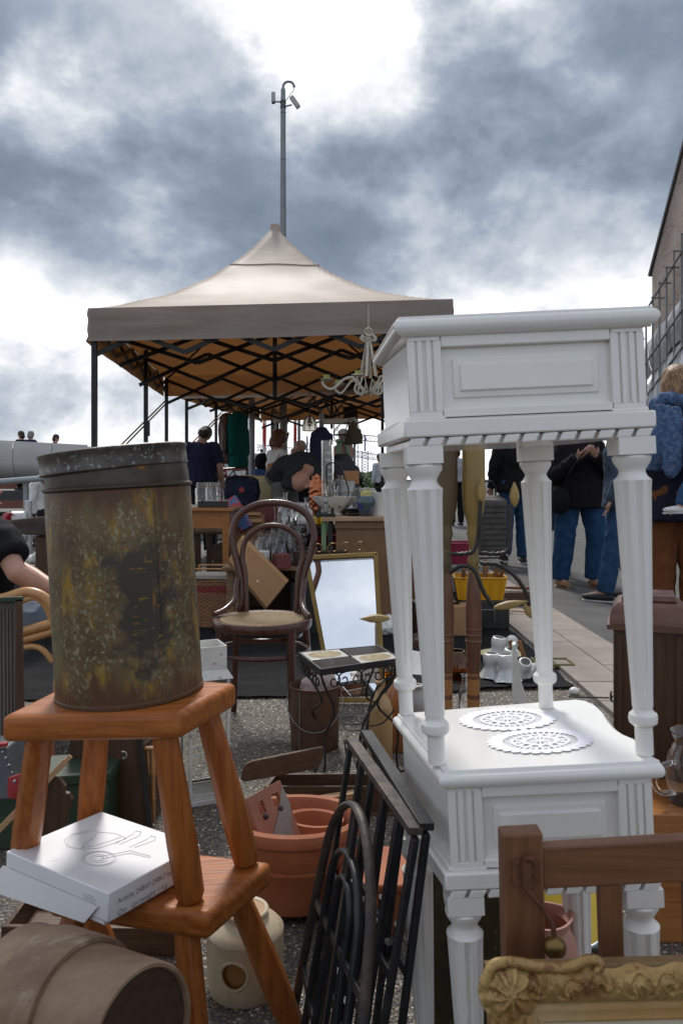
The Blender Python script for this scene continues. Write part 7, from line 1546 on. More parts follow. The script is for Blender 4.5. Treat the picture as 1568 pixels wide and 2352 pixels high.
q = M(); q.lathe([(.03, 0), (.03, zl_ + .10)], 12, (-.16, 0, 0)); q.build('pole', M_mast, lmp); q = M(); q.box((0, 0, zl_), (.30, .07, .07)); q.build('arm_box', M_ch, lmp, bevel=.012); q = M(); q.tube([(.13, 0, zl_), (.26, 0, zl_ + .01), (.30, 0, zl_ - .01)], [.04, .045, .03], 10); q.build('lamp_neck', M_ch, lmp)
q = M(); hollow(q, [(.03, .16), (.08, .15), (.15, .08), (.17, 0)][::-1], .004, 28, (.16, 0, zl_ - .17)); q.build('glass_shade', M_glass, lmp); q = M(); q.tube([V((.16 + .17 * math.cos(t), .17 * math.sin(t), zl_ - .17)) for t in [2 * math.pi * i / 30 for i in range(30)]], .006, 6, True); q.build('shade_ring', M_wire, lmp); q = M(); q.tube(cr_path([(.0, 0, zl_ - .03), (.0, -.05, zl_ - .2), (.05, -.05, zl_ - .28), (.12, -.05, zl_ - .2), (.2, -.05, zl_ + .02), (.3, -.03, zl_ - .05), (.33, -.05, zl_ - .2)], 5), .006, 6); q.build('loose_cable', M_black, lmp)
hl = thing('pendant_lamp', 'faceted smoked glass pendant lamp hanging under the second canopy', 'lamp', ((711 - CU) * 9.5 / F, 9.5, H + (HV - 990) * 9.5 / F)); M_smoke = glass('smoked_glass', (.72, .70, .64), .1)
q = M(); hollow(q, [(.09, 0), (.088, .06), (.075, .12), (.05, .165), (.02, .18)], .005, 8); q.build('glass_shade', M_smoke, hl, smooth=False)
for i in range(8): a_ = 2 * math.pi * i / 8; q = M(); q.tube([V((r_ * math.cos(a_), r_ * math.sin(a_), z_)) for r_, z_ in ((.091, 0), (.089, .06), (.076, .12), (.051, .165), (.02, .182))], .003, 5); q.build('lead_strip', M_wire, hl)
q = M(); q.tube([(0, 0, .17), (0, 0, .23), (0, 0, .62)], [.012, .004, .004], 8); q.build('cord', M_black, hl); q = M(); q.lathe([(.001, .05), (.03, .07), (.033, .10), (.015, .14), (.012, .17)], 14); q.build('bulb', M_glass, hl)

# bridge with steel parapet at the left, people stand on it
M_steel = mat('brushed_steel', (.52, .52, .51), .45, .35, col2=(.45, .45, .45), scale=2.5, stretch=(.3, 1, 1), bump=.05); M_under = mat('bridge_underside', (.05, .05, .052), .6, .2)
br = thing('bridge', 'steel-clad footbridge with curved dark underside behind the seated woman', 'bridge', (0, 0, 0), world_coords=True)
YBg = 22.0; zB = lambda v: H + (HV - v) * YBg / F; xB = lambda u: (u - CU) * YBg / F
nP = 7
for i in range(nP):
    u0, u1 = -420 + i * 90, -420 + (i + 1) * 90 - 1.2
    # cladding panel: flat above, curving under
    q = M(); prof = [(0, zB(1022) - .0), (0, zB(1068)), (.06, zB(1085)), (.25, zB(1102)), (.6, zB(1112))]
    dz = lambda u: (u - 130) * -.0006
    vs = [V((xB(u), YBg + y_, z_ + dz(u))) for u in (u0, u1) for y_, z_ in prof]; k_ = len(prof); q.add(vs, [(j, j + 1, k_ + j + 1, k_ + j) for j in range(k_ - 1)]); q.build('cladding_panel', M_steel, br, angle=50)
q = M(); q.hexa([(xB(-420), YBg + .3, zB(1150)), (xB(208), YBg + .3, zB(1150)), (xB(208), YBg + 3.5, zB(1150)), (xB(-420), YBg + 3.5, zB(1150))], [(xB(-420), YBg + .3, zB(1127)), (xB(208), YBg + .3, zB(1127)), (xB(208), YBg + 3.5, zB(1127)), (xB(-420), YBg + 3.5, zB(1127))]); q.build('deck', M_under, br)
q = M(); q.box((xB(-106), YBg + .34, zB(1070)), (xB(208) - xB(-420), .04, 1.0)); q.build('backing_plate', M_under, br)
q = M(); q.bar((xB(-420), YBg + .02, zB(1021) + .36), (xB(200), YBg + .02, zB(1022) - .02), .05, .05); q.build('handrail', M_steel, br)
rl = thing('pipe_railing', 'grey pipe railing running past the seated woman', 'railing', (0, 0, 0), world_coords=True); q = M(); q.tube([P(-150, 1118, 8.0), P(110, 1098, 7.6)], .030, 10); q.build('top_pipe', M_post, rl)
for u in (-60, 60): p = P(u, 1108, 7.8); q = M(); q.tube([V((p.x, p.y, 0)), V((p.x, p.y, p.z))], .028, 10); q.build('stanchion', M_post, rl)
q = M(); q.tube([P(-150, 1262, 8.0), P(110, 1225, 7.6)], .028, 10); q.build('lower_pipe', M_post, rl)
tl_ = thing('harbour_signal', 'signal post with red over green lamp beside the seated woman', 'signal', P(40, 1300, 6.6) * 1.0, world_coords=False); tl_.location = ((40 - CU) * 6.6 / F, 6.6, 0)
k6 = 6.6 / F; z6 = lambda v: H + (HV - v) * k6
q = M(); q.lathe([(.03, 0), (.03, z6(1150))], 14, (.07, .06, 0)); q.build('post', M_steel, tl_)
for v, col, nm_ in ((1192, (.30, .01, .015), 'red_lens'), (1228, (.005, .14, .06), 'green_lens')):
    mt = Euler((0, 0, 0)).to_matrix(); q = M(); q.tube([(-.055, 0, z6(v)), (.06, .05, z6(v))], (.066, .066), 20); q.build('lamp_housing', M_steel, tl_, bevel=.01); q = M(); q.tube([(-.060, -.03, z6(v)), (-.046, -.068, z6(v)), (-.040, -.070, z6(v))], [.058, .056, .04], 20); q.build(nm_, mat(nm_, col, .25, coat=.5), tl_)
# old timber beam, white sheet on a table, dark rail
tm = thing('timber_beam', 'cracked dark timber beam on a post behind the seated woman', 'beam', (0, 0, 0), world_coords=True); YQ = 5.0
q = M(); q.hexa([P(8, 1224, YQ), P(118, 1232, YQ), P(118, 1232, YQ + .2), P(8, 1224, YQ + .2)], [P(12, 1196, YQ), P(118, 1184, YQ), P(118, 1184, YQ + .2), P(12, 1196, YQ + .2)]); q.build('beam', M_grey if False else mat('cracked_timber', (.045, .030, .024), .8, col2=(.085, .062, .052), scale=12, stretch=(.2, 1, 1), bump=.6), tm, bevel=.006); q = M(); p = P(110, 1230, YQ + .1); q.box((p.x, p.y, p.z / 2), (.12, .12, p.z)); q.build('post', M_dwood, tm, bevel=.006)
wsx = thing('white_board', 'white board propped behind the seated woman with a cloth at its foot', 'board', (0, 0, 0), world_coords=True); q = M(); q.hexa([P(85, 1345, 5.4), P(106, 1345, 5.4), P(106, 1345, 5.43), P(85, 1345, 5.43)], [P(84, 1232, 5.4), P(118, 1232, 5.4), P(118, 1232, 5.43), P(84, 1232, 5.43)]); q.build('board', M_china, wsx); q = M(); q.ball(P(84, 1285, 5.3), (.08, .06, .025), 14, 8); q.ball(P(92, 1278, 5.3), (.05, .05, .03), 12, 8); remeshed(q, 'cloth', M_china, wsx, .012, 1, .012, 20)
dk = thing('draped_table', 'dark draped side table behind the rattan chair', 'table', (0, 0, 0), world_coords=True); p = P(80, 1300, 5.35); q = M(); q.box((p.x, p.y + .15, p.z / 2), (.42, .36, p.z)); q.build('drape', M_black, dk, bevel=.02)

# scaffolded brick building on the right
def brick_mat():
    m = bpy.data.materials.new('old_brickwork'); m.use_nodes = True; nt = m.node_tree; N = nt.nodes; L = nt.links; b = N['Principled BSDF']; tc = N.new('ShaderNodeTexCoord'); mp = N.new('ShaderNodeMapping'); mp.inputs['Rotation'].default_value = (R(90), 0, R(90)); L.new(tc.outputs['Object'], mp.inputs[0])
    cx = N.new('ShaderNodeSeparateXYZ'); L.new(tc.outputs['Object'], cx.inputs[0]); cb_ = N.new('ShaderNodeCombineXYZ'); L.new(cx.outputs[1], cb_.inputs[0]); L.new(cx.outputs[2], cb_.inputs[1])
    br_ = N.new('ShaderNodeTexBrick'); br_.inputs['Scale'].default_value = 1; br_.inputs['Brick Width'].default_value = .22; br_.inputs['Row Height'].default_value = .075; br_.inputs['Mortar Size'].default_value = .010; br_.inputs['Color1'].default_value = (.20, .125, .10, 1); br_.inputs['Color2'].default_value = (.30, .235, .20, 1); br_.inputs['Mortar'].default_value = (.33, .30, .27, 1); L.new(cb_.outputs[0], br_.inputs['Vector'])
    n = N.new('ShaderNodeTexNoise'); n.inputs['Scale'].default_value = 1.1; n.inputs['Detail'].default_value = 8; n.inputs['Roughness'].default_value = .7; L.new(tc.outputs['Object'], n.inputs['Vector']); r = N.new('ShaderNodeMapRange'); r.inputs[1].default_value = .42; r.inputs[2].default_value = .62; L.new(n.outputs['Fac'], r.inputs[0]); mx = N.new('ShaderNodeMixRGB'); L.new(r.outputs[0], mx.inputs[0]); L.new(br_.outputs[0], mx.inputs[1]); mx.inputs[2].default_value = (.36, .30, .255, 1); L.new(mx.outputs[0], b.inputs['Base Color']); b.inputs['Roughness'].default_value = .9
    bp = N.new('ShaderNodeBump'); bp.inputs['Distance'].default_value = .03; L.new(n.outputs['Fac'], bp.inputs['Height']); L.new(bp.outputs[0], b.inputs['Normal']); return m
XBd = 8.0
def BP(u, v): Y_ = XBd * F / (u - CU); return V((XBd, Y_, H + (HV - v) * Y_ / F))
bd = thing('brick_warehouse', 'old brick warehouse gable wrapped in scaffold sheeting at the right edge', 'building', (XBd, 19, 0), world_coords=True)
XW = XBd; XBd = 8.0
yF = BP(1497, 600).y; yA = yF - 5.6; zE = BP(1497, 622).z; zA = zE + 5.6 * 1.24
M_brk = brick_mat(); q = M(); dpx = 9.0
prof = [(yF, 0), (yF, zE), (yA, zA), (yA - 5.6, zE), (yA - 5.6, 0)]
vs = [V((XBd, y_, z_)) for y_, z_ in prof] + [V((XBd + dpx, y_, z_)) for y_, z_ in prof]; q.add(vs, [(0, 1, 2, 3, 4), (9, 8, 7, 6, 5)] + [(i, (i + 1) % 5, 5 + (i + 1) % 5, 5 + i) for i in range(5)]); q.build('wall', M_brk, bd, smooth=False)
M_coping = mat('dark_coping', (.05, .045, .045), .8); M_sheet = mat('grey_sheeting', (.33, .35, .37), .55, col2=(.44, .455, .47), scale=1.5, stretch=(1, 1, .3), bump=.3); M_scaf = mat('scaffold_tube', (.22, .225, .23), .5, .6)
for s_, (a_, b_) in enumerate(((V((XBd - .05, yF + .1, zE - .1)), V((XBd - .05, yA, zA + .06))), (V((XBd - .05, yA, zA + .06)), V((XBd - .05, yA - 5.7, zE - .1))))): q = M(); q.bar(a_ + V((.12, 0, 0)), b_ + V((.12, 0, 0)), .26, .09, (0, 0, 1)); q.build('coping', M_coping, bd)
q = M(); q.box((XBd - .05, yA, zA + .35), (.36, .5, .8)); q.build('finial', M_coping, bd)
rnd = random.Random(2); ys = [yF + .25 - i * .42 for i in range(14)]
def shz(y_, o_): return zE - .25 + (yF - y_) * .62 + o_
for lev, (o0, o1, out_) in enumerate(((.0, -1.15, .12), (-1.55, -2.5, .32), (-2.75, -4.1, .45))):
    for i in range(len(ys) - 1):
        y0_, y1_ = ys[i], ys[i + 1] + .02; k_ = 5; q = M(); rows = 6; 
        for r_ in range(rows):
            for j in range(k_ + 1):
                f = j / k_; y_ = y0_ + (y1_ - y0_) * f; base_ = shz(y_, 0) if lev == 0 else zE - .2 + (yF - y_) * .35
                z_ = base_ + o0 + (o1 - o0) * r_ / (rows - 1); q.v.append(V((XBd + .28 - out_ - .10 * noise.noise(V((y_ * 2, z_ * .8, lev * 5))) - (.0 if lev == 0 else .10 * math.sin(math.pi * r_ / (rows - 1))), y_, z_)))
        for r_ in range(rows - 1):
            for j in range(k_): q.f.append([r_ * (k_ + 1) + j, r_ * (k_ + 1) + j + 1, (r_ + 1) * (k_ + 1) + j + 1, (r_ + 1) * (k_ + 1) + j]); q.mi.append(0)
        q.build('sheet', M_sheet, bd, angle=80)
for i in range(0, 14):
    y_ = ys[i]; q = M(); q.tube([(XBd - .22, y_, 0), (XBd - .22, y_, shz(y_, -.9))], .026, 6); q.build('scaffold_upright', M_scaf, bd); q = M(); q.tube([(XBd - .1, y_, shz(y_, -1.3)), (XBd - .42, y_, shz(y_, -1.3))], .022, 6); q.build('scaffold_putlog', M_scaf, bd)
for z0_ in (-1.32, -2.65, -3.5, -4.4): q = M(); q.tube([(XBd - .26, yF + .3, zE + z0_), (XBd - .26, ys[-1], zE + z0_ + (yF - ys[-1]) * .45)], .026, 6); q.build('scaffold_ledger', M_scaf, bd)

# tower cranes far off, white container, trees
def lattice(q, a, b, w_, n, r_=.09):
    a, b = V(a), V(b); t_ = (b - a).normalized(); x_ = t_.cross(V((0, 1, 0))).normalized() * w_ / 2; y_ = V((0, w_ / 2, 0)); cs = [x_ + y_, x_ - y_, -x_ - y_, -x_ + y_]
    for c_ in cs: q.bar(a + c_, b + c_, r_, r_)
    for i in range(n):
        p0_, p1_ = a + (b - a) * i / n, a + (b - a) * (i + 1) / n
        for j in range(4): q.bar(p0_ + cs[j], p1_ + cs[(j + 1) % 4], r_ * .7, r_ * .7)
M_crane = mat('blue_grey_crane', (.22, .26, .31), .6)
YCr = 110
for (um, vt, u0, v0, u1, v1, lab) in ((815, 1010, 795, 1002, 905, 1012, 'distant tower crane with level jib right of the hanging lamp'), (838, 1048, 800, 1040, 905, 1056, 'lower distant tower crane with lattice jib'), (705, 1050, 590, 1028, 725, 1040, 'distant crane behind the woman on the phone')):
    t = thing('tower_crane', lab, 'crane', ((um - CU) * YCr / F, YCr, 0), world_coords=True, group='distant tower cranes'); p = P(um, vt - 12, YCr); q = M(); lattice(q, (p.x, YCr, 0), p, .9, 12, .08); q.build('mast', M_crane, t, smooth=False)
    q = M(); lattice(q, P(u0, v0, YCr), P(u1, v1, YCr), .8, 22, .07); q.build('jib', M_crane, t, smooth=False); q = M(); q.bar(p, p + V((0, 0, 2.2)), .25, .25); q.bar(p + V((0, 0, 2.2)), P(u1, v1, YCr) * .3 + P(um, v1, YCr) * .7, .06, .06); q.bar(p + V((0, 0, 2.2)), P(u0, v0, YCr), .06, .06); q.build('apex_ties', M_crane, t, smooth=False)
cn = thing('white_container', 'long white container wall behind the bicycles', 'container', ((545 - CU) * 24 / F, 24, 0)); M_con = mat('white_container', (.55, .56, .55), .5, col2=(.5, .51, .5), scale=2)
q = M(); q.box((0, 0, .9), (1.9, 2.4, 1.8)); q.build('box_body', M_con, cn, bevel=.03)
for i in range(9): q = M(); q.box((-.86 + i * .215, -1.22, .9), (.08, .04, 1.6)); q.build('corrugation', M_con, cn)
def far_tree(label, u, v, Y_, s_, seed):
    rnd = random.Random(seed); base_ = V(((u - CU) * Y_ / F, Y_, 0)); top = H + (HV - v) * Y_ / F; t = thing('tree', label, 'tree', base_, group='far trees'); q = M(); q.tube([(0, 0, 0), (.05, 0, top * .55), (.0, .05, top * .8)], [.16, .10, .05], 8)
    for k_ in range(5): a_ = rnd.uniform(0, 6.3); q.tube([(0, 0, top * rnd.uniform(.4, .6)), (math.cos(a_) * s_ * .5, math.sin(a_) * s_ * .5, top * rnd.uniform(.65, .85))], [.06, .02], 6)
    q.build('trunk', M_dwood, t); q = M()
    for i in range(900):
        a_ = rnd.uniform(0, 6.28); cz_ = rnd.uniform(-1, 1); r_ = s_ * math.sqrt(1 - cz_ * cz_) * (rnd.random() ** .4) * (.7 + .5 * noise.noise(V((a_ * 1.2, cz_ * 2, seed)))); c_ = V((r_ * math.cos(a_), r_ * math.sin(a_), top * .68 + cz_ * top * .34)); d_ = V((rnd.uniform(-1, 1), rnd.uniform(-1, 1), rnd.uniform(-1, 1))).normalized() * .16; s2 = d_.orthogonal().normalized() * .07
        q.add([c_, c_ + d_ * .5 + s2, c_ + d_, c_ + d_ * .5 - s2], [(0, 1, 2, 3)])
    q.build('crown', mat('far_leaf', (.055, .095, .03), .6, col2=(.085, .13, .04), scale=2), t, smooth=False, kind='stuff')
far_tree('bright green tree beyond the counter', 833, 1090, 40, 1.5, 1); far_tree('green tree behind the white vases', 868, 1080, 46, 1.2, 2); far_tree('green tree under the bridge end', 5, 1165, 34, 1.3, 3); far_tree('distant tree behind the blue container', 745, 1085, 60, 1.6, 5)
qy = thing('quay_wall', 'low pale quay wall along the far edge of the square', 'wall', (0, 70, 0)); q = M(); q.box((0, 0, .45), (120, .6, .9)); q.build('wall_body', M_con, qy); q = M(); q.box((0, -.05, .95), (120, .8, .1)); q.build('coping', M_post, qy)
fb = thing('brick_shed', 'low red brick shed far off under the bridge', 'shed', ((45 - CU) * 30 / F, 30, 0)); q = M(); q.box((0, 0, .5), (3.0, 2.0, 1.0)); q.build('wall', mat('red_shed_brick', (.20, .08, .06), .9, col2=(.26, .12, .09), scale=8), fb); q = M(); q.box((0, 0, 1.05), (3.3, 2.3, .1)); q.build('roof', M_coping, fb)
# ================================================================ people
SKIN = mat('skin', (.42, .23, .165), .5, col2=(.46, .26, .19), scale=8); SKIN_DARK = mat('tanned_shaded_skin', (.36, .18, .12), .5, col2=(.40, .21, .14), scale=8)  # darker tone also paints the shade on the bending man
def fabric(name, c, c2=None, scale=30, bump=.25, **k): return mat(name, c, .85, col2=c2 or tuple(x * 1.25 for x in c), scale=scale, bump=bump, bscale=140, spec=.15, **k)
F_navy = fabric('navy_jersey', (.018, .021, .048)); F_black = fabric('black_cloth', (.010, .010, .012)); F_white = fabric('white_knit', (.60, .60, .60), (.66, .66, .66)); F_jean = fabric('blue_denim', (.014, .045, .105), (.026, .068, .145), 14); F_jean2 = fabric('mid_denim', (.020, .055, .12), (.034, .075, .15), 14); F_lj = fabric('grey_denim', (.115, .145, .19), (.15, .18, .22), 12)
F_grey = fabric('grey_trousers', (.115, .11, .10)); F_char = fabric('charcoal_jersey', (.022, .022, .025)); F_lgrey = fabric('pale_grey_shirt', (.36, .38, .42)); F_brown = fabric('rust_brown_trousers', (.105, .037, .014), (.13, .05, .02), 8); F_spk = fabric('speckled_black_top', (.008, .007, .009), (.012, .010, .013), spots=(.5, .5, .5), spot_scale=120, spot_amt=.735); F_dj = fabric('denim_jacket', (.035, .055, .085), (.055, .08, .115), 16)
F_scarf = fabric('flowered_scarf', (.035, .06, .13), (.09, .15, .26), 40, spots=(.40, .25, .26), spot_scale=55, spot_amt=.60)
H_dark = mat('dark_hair', (.016, .011, .008), .5, col2=(.03, .02, .014), scale=40, stretch=(3, 3, .4), bump=.4, bscale=160); H_red = mat('auburn_hair', (.075, .022, .010), .45, col2=(.12, .04, .018), scale=40, stretch=(3, 3, .4), bump=.4, bscale=160); H_white = mat('white_hair', (.50, .49, .46), .6, col2=(.40, .39, .37), scale=40, bump=.5, bscale=120); H_blond = mat('ash_blond_hair', (.075, .033, .014), .45, col2=(.33, .19, .09), scale=34, stretch=(3, 3, .25), bump=.8, bscale=110); H_grey = mat('grey_hair', (.20, .19, .18), .6, bump=.4)
SH_w = mat('white_trainer', (.55, .55, .54), .5); SH_b = mat('black_trainer', (.015, .015, .016), .5); SH_t = mat('tan_shoe', (.30, .16, .075), .5)
DEF = dict(pelvis=(0, 0, .95), waist=(0, .005, 1.09), chest=(0, 0, 1.29), collar=(0, -.01, 1.43), neck=(0, 0, 1.50), head=(0, .025, 1.60),
           shL=(-.165, -.01, 1.405), elL=(-.215, -.03, 1.12), wrL=(-.215, .05, .88), shR=(.165, -.01, 1.405), elR=(.215, -.03, 1.12), wrR=(.215, .05, .88),
           hipL=(-.085, 0, .92), knL=(-.095, .02, .50), anL=(-.10, -.02, .085), hipR=(.085, 0, .92), knR=(.095, .02, .50), anR=(.10, -.02, .085))
def person(label, base, yaw, height, top, bottom, hair_m, shoes, J=None, sleeve=1.0, leg=1.0, girth=1.0, skin=SKIN, hair='short', vox=.013, world=False, headrot=(0, 0, 0), face=False, hem=0.0, top_name='shirt', bottom_name='trousers', group='people at the market', fingers=False, fwd=None, bald=False):
    s = height / 1.72; base = V(base)
    t = thing('person', label, 'person', base, (0, 0, 0 if world else yaw), group=group)
    j = {k: V(v) * s for k, v in DEF.items()}
    for k, v in (J or {}).items(): j[k] = (V(v) - base) if world else V(v) * s
    if world:                                          # fill missing joints relative to those given
        pass
    ax = (j['shR'] - j['shL']); ax = ax.normalized() if ax.length > 1e-4 else V((1, 0, 0))
    hx = (j['hipR'] - j['hipL']).normalized()
    up = (j['head'] - j['neck']).normalized(); fw = V((math.cos(yaw + math.pi / 2), math.sin(yaw + math.pi / 2), 0)) if world else V((0, 1, 0))
    hf = V(fwd) if fwd else fw
    hm = Euler(headrot).to_matrix()
    hz = hm @ up; hy = (hm @ hf); hy = (hy - hz * hy.dot(hz)).normalized(); hxx = hy.cross(hz); HM = Matrix((hxx, hy, hz)).transposed()
    g = girth * s
    spine = [j['pelvis'] - (j['waist'] - j['pelvis']).normalized() * .06 * s, j['pelvis'], j['waist'], j['chest'], j['collar'], j['neck']]
    srad = [(.115, .085), (.160, .112), (.138, .100), (.160, .112), (.110, .075), (.055, .055)]
    def limb(q, a, b, r0, r1, mid=None, c0=True, c1=True):
        pts = [a, a + (b - a) * .35, b]; q.tube(pts, [r0, mid or (r0 + r1) / 2, r1], 12)
        if c0: q.ball(a, r0, 12, 8)
        if c1: q.ball(b, r1, 12, 8)
    # one continuous body
    q = M(); q.tube(spine, [(a * g * .96, b * g * .96) for a, b in srad], 16, side=ax)
    q.tube([j['neck'] - (j['neck'] - j['collar']) * .5, j['neck'] + (j['head'] - j['neck']) * .6], [.056 * s, .052 * s], 12)
    hc = j['head']; q.ball(hc + HM @ V((0, 0, .015 * s)), (.074 * s, .094 * s, .112 * s), 16, 12, HM); q.ball(hc + HM @ V((0, .028 * s, -.055 * s)), (.052 * s, .062 * s, .058 * s), 12, 8, HM)
    q.tube([hc + HM @ V((0, .084 * s, .02 * s)), hc + HM @ V((0, .100 * s, -.016 * s)), hc + HM @ V((0, .082 * s, -.026 * s))], [.009 * s, .013 * s, .011 * s], 8)
    for e in (-1, 1): q.ball(hc + HM @ V((e * .077 * s, -.005 * s, 0)), (.010 * s, .020 * s, .032 * s), 8, 6, HM)
    for S_ in ('L', 'R'):
        sh, el_, wr = j['sh' + S_], j['el' + S_], j['wr' + S_]
        q.ball(sh, .058 * g, 12, 8); limb(q, sh, el_, .050 * g, .038 * g); limb(q, el_, wr, .039 * g, .027 * s, .040 * g)
        d = (wr - el_).normalized(); sd = d.cross(ax).normalized() if abs(d.dot(ax)) < .95 else d.orthogonal().normalized(); ex_ = -1 if S_ == 'L' else 1
        hand = j.get('hand' + S_); d2 = (hand - wr).normalized() if hand is not None else d
        pw = d2.cross(sd).normalized()
        q.tube([wr, wr + d2 * .045 * s, wr + d2 * .090 * s], [(.024 * s, .020 * s), (.014 * s, .038 * s), (.012 * s, .036 * s)], 10, side=sd)
        for f, (o, L_) in enumerate(((-.027, .066), (-.009, .078), (.009, .073), (.026, .056))):
            a0 = wr + d2 * .085 * s + pw * o * s; bend = sd * (-.30)
            q.tube([a0, a0 + (d2 + bend * .6).normalized() * L_ * .5 * s, a0 + (d2 + bend * .6).normalized() * L_ * .5 * s + (d2 + bend * 2.2).normalized() * L_ * .5 * s], [.0092 * s, .0085 * s, .007 * s], 7)
        th = wr + d2 * .025 * s - pw * .030 * s * ex_; q.tube([th, th + (d2 - pw * .7 * ex_ - sd * .2).normalized() * .035 * s, th + (d2 - pw * .45 * ex_ - sd * .5).normalized() * .065 * s], [.013 * s, .011 * s, .008 * s], 7)
        hp, kn, an = j['hip' + S_], j['kn' + S_], j['an' + S_]
        limb(q, hp, kn, .082 * g, .052 * g); limb(q, kn, an, .052 * g, .036 * s, .055 * g); 
        tf = fw if not world else fw
        toe = j.get('toe' + S_, an + tf * .15 * s + V((0, 0, -.045 * s))); q.tube([an - tf * .03 * s, toe], [.034 * s, .028 * s], 10)
    remeshed(q, 'body', skin, t, vox if not fingers else .0075, 2)
    # garments
    cl = 1.10
    q = M(); body = [(a * g * cl + .012 * s, b * g * cl + .014 * s) for a, b in srad]
    tp_ = spine[1:5] + [j['collar'] + (j['neck'] - j['collar']) * .45]; tr_ = body[1:5] + [(.066 * s, .066 * s)]
    if hem: tp_ = [j['pelvis'] - (j['waist'] - j['pelvis']).normalized() * hem * s] + tp_; tr_ = [(body[1][0] * 1.10, body[1][1] * 1.12)] + tr_
    q.tube(tp_, tr_, 20, side=ax)
    for S_ in ('L', 'R'):
        sh, el_, wr = j['sh' + S_], j['el' + S_], j['wr' + S_]
        q.ball(sh, .070 * g, 12, 8); q.tube([j['chest'] * .35 + j['collar'] * .65, sh], [.085 * g, .072 * g], 12)
        if sleeve < .5: q.tube([sh, sh + (el_ - sh) * (sleeve * 2)], [.072 * g, .064 * g + .006], 14)
        else:
            limb(q, sh, el_, .068 * g, .054 * g); q.tube([el_, el_ + (wr - el_) * ((sleeve - .5) * 2)], [.053 * g, .040 * g], 14)
    remeshed(q, top_name, top, t, vox, 2, .011 * s, 8, (1, 1, .8))
    q = M(); q.tube([j['pelvis'] - (j['waist'] - j['pelvis']).normalized() * .05 * s, j['pelvis'], j['pelvis'] * .45 + j['waist'] * .55], [(body[1][0] * .95, body[1][1] * .98), (body[1][0] * .985, body[1][1] * .985), (body[2][0] * .97, body[2][1] * .97)], 18, side=hx)
    for S_ in ('L', 'R'):
        hp, kn, an = j['hip' + S_], j['kn' + S_], j['an' + S_]
        if leg < .6: limb(q, hp, hp + (kn - hp) * leg * 2, .098 * g, .082 * g, c1=False)
        else: limb(q, hp, kn, .096 * g, .070 * g); q.tube([kn, kn + (an - kn) * .5, kn + (an - kn) * (leg * 1.0)], [.069 * g, .066 * g, .060 * g], 14)
    remeshed(q, bottom_name, bottom, t, vox, 2, .010 * s, 9, (1, 1, .75))
    for S_ in ('L', 'R'):
        an = j['an' + S_]; toe = j.get('toe' + S_, an + fw * .15 * s + V((0, 0, -.045 * s)))
        dz = an.z - .085 * s if False else 0
        f_ = (toe - an); f_.z = 0; f_ = f_.normalized() if f_.length > 1e-3 else fw
        c_ = an + V((0, 0, -.045 * s)); q = M(); q.tube([c_ - f_ * .07 * s, c_ - f_ * .02 * s, c_ + f_ * .07 * s, c_ + f_ * .15 * s, c_ + f_ * .19 * s], [(.030 * s, .032 * s), (.040 * s, .045 * s), (.045 * s, .038 * s), (.046 * s, .028 * s), (.025 * s, .016 * s)], 12, side=f_.cross(V((0, 0, 1))))
        for p in q.v: p.z = max(p.z, c_.z - .035 * s)
        so = q.build('shoe', shoes, t)
        q = M(); q.tube([c_ - f_ * .075 * s + V((0, 0, -.034 * s)), c_ + f_ * .06 * s + V((0, 0, -.034 * s)), c_ + f_ * .19 * s + V((0, 0, -.034 * s))], [(.036 * s, .010 * s), (.047 * s, .011 * s), (.030 * s, .009 * s)], 12, side=f_.cross(V((0, 0, 1)))); under(q.build('sole', SH_w if shoes is not SH_t else SH_t, t), so)
    # hair
    if not bald:
        q = M()
        if hair == 'short':
            q.ball(hc + HM @ V((0, -.014 * s, .035 * s)), (.083 * s, .098 * s, .104 * s), 16, 12, HM); q.ball(hc + HM @ V((0, -.042 * s, -.03 * s)), (.078 * s, .068 * s, .085 * s), 14, 10, HM)
        elif hair == 'bob':
            q.ball(hc + HM @ V((0, -.012 * s, .035 * s)), (.092 * s, .108 * s, .110 * s), 16, 12, HM); q.tube([hc + HM @ V((0, -.03 * s, .03 * s)), hc + HM @ V((0, -.038 * s, -.05 * s)), hc + HM @ V((0, -.035 * s, -.105 * s))], [(.095 * s, .085 * s), (.104 * s, .088 * s), (.092 * s, .072 * s)], 18, side=hxx)
        elif hair == 'long':
            q.ball(hc + HM @ V((0, -.014 * s, .03 * s)), (.084 * s, .100 * s, .108 * s), 16, 12, HM); q.tube([hc + HM @ V((0, -.05 * s, 0)), hc + HM @ V((.0, -.07 * s, -.14 * s)), hc + HM @ V((-.0, -.03 * s, -.28 * s))], [(.07 * s, .06 * s), (.075 * s, .05 * s), (.05 * s, .03 * s)], 14, side=hxx)
        elif hair == 'curly':
            rr = random.Random(3)
            for k in range(26): a_ = rr.uniform(0, 6.28); z_ = rr.uniform(-.35, 1); r_ = math.sqrt(max(0, 1 - z_ * z_)); yv = r_ * math.sin(a_); q.ball(hc + HM @ V((r_ * math.cos(a_) * .082 * s, (yv * .095 - .018) * s if yv < .55 else (.02 * s), (.03 + z_ * .10) * s)), .036 * s, 8, 6)
        h_ = remeshed(q, 'hair', hair_m, t, .010, 1, .005 * s, 26, (1, 1, .35))
    if face:
        for e in (-1, 1): q = M(); q.ball(hc + HM @ V((e * .032 * s, .086 * s, .015 * s)), (.012 * s, .008 * s, .007 * s), 8, 6, HM); q.build('eye', F_black, t)
        q = M(); q.ball(hc + HM @ V((0, .090 * s, -.062 * s)), (.022 * s, .008 * s, .006 * s), 10, 6, HM); q.build('mouth', mat('lips', (.30, .09, .08), .5), t)
    return t
def XY(u, Y): return ((u - CU) * Y / F, Y, 0)
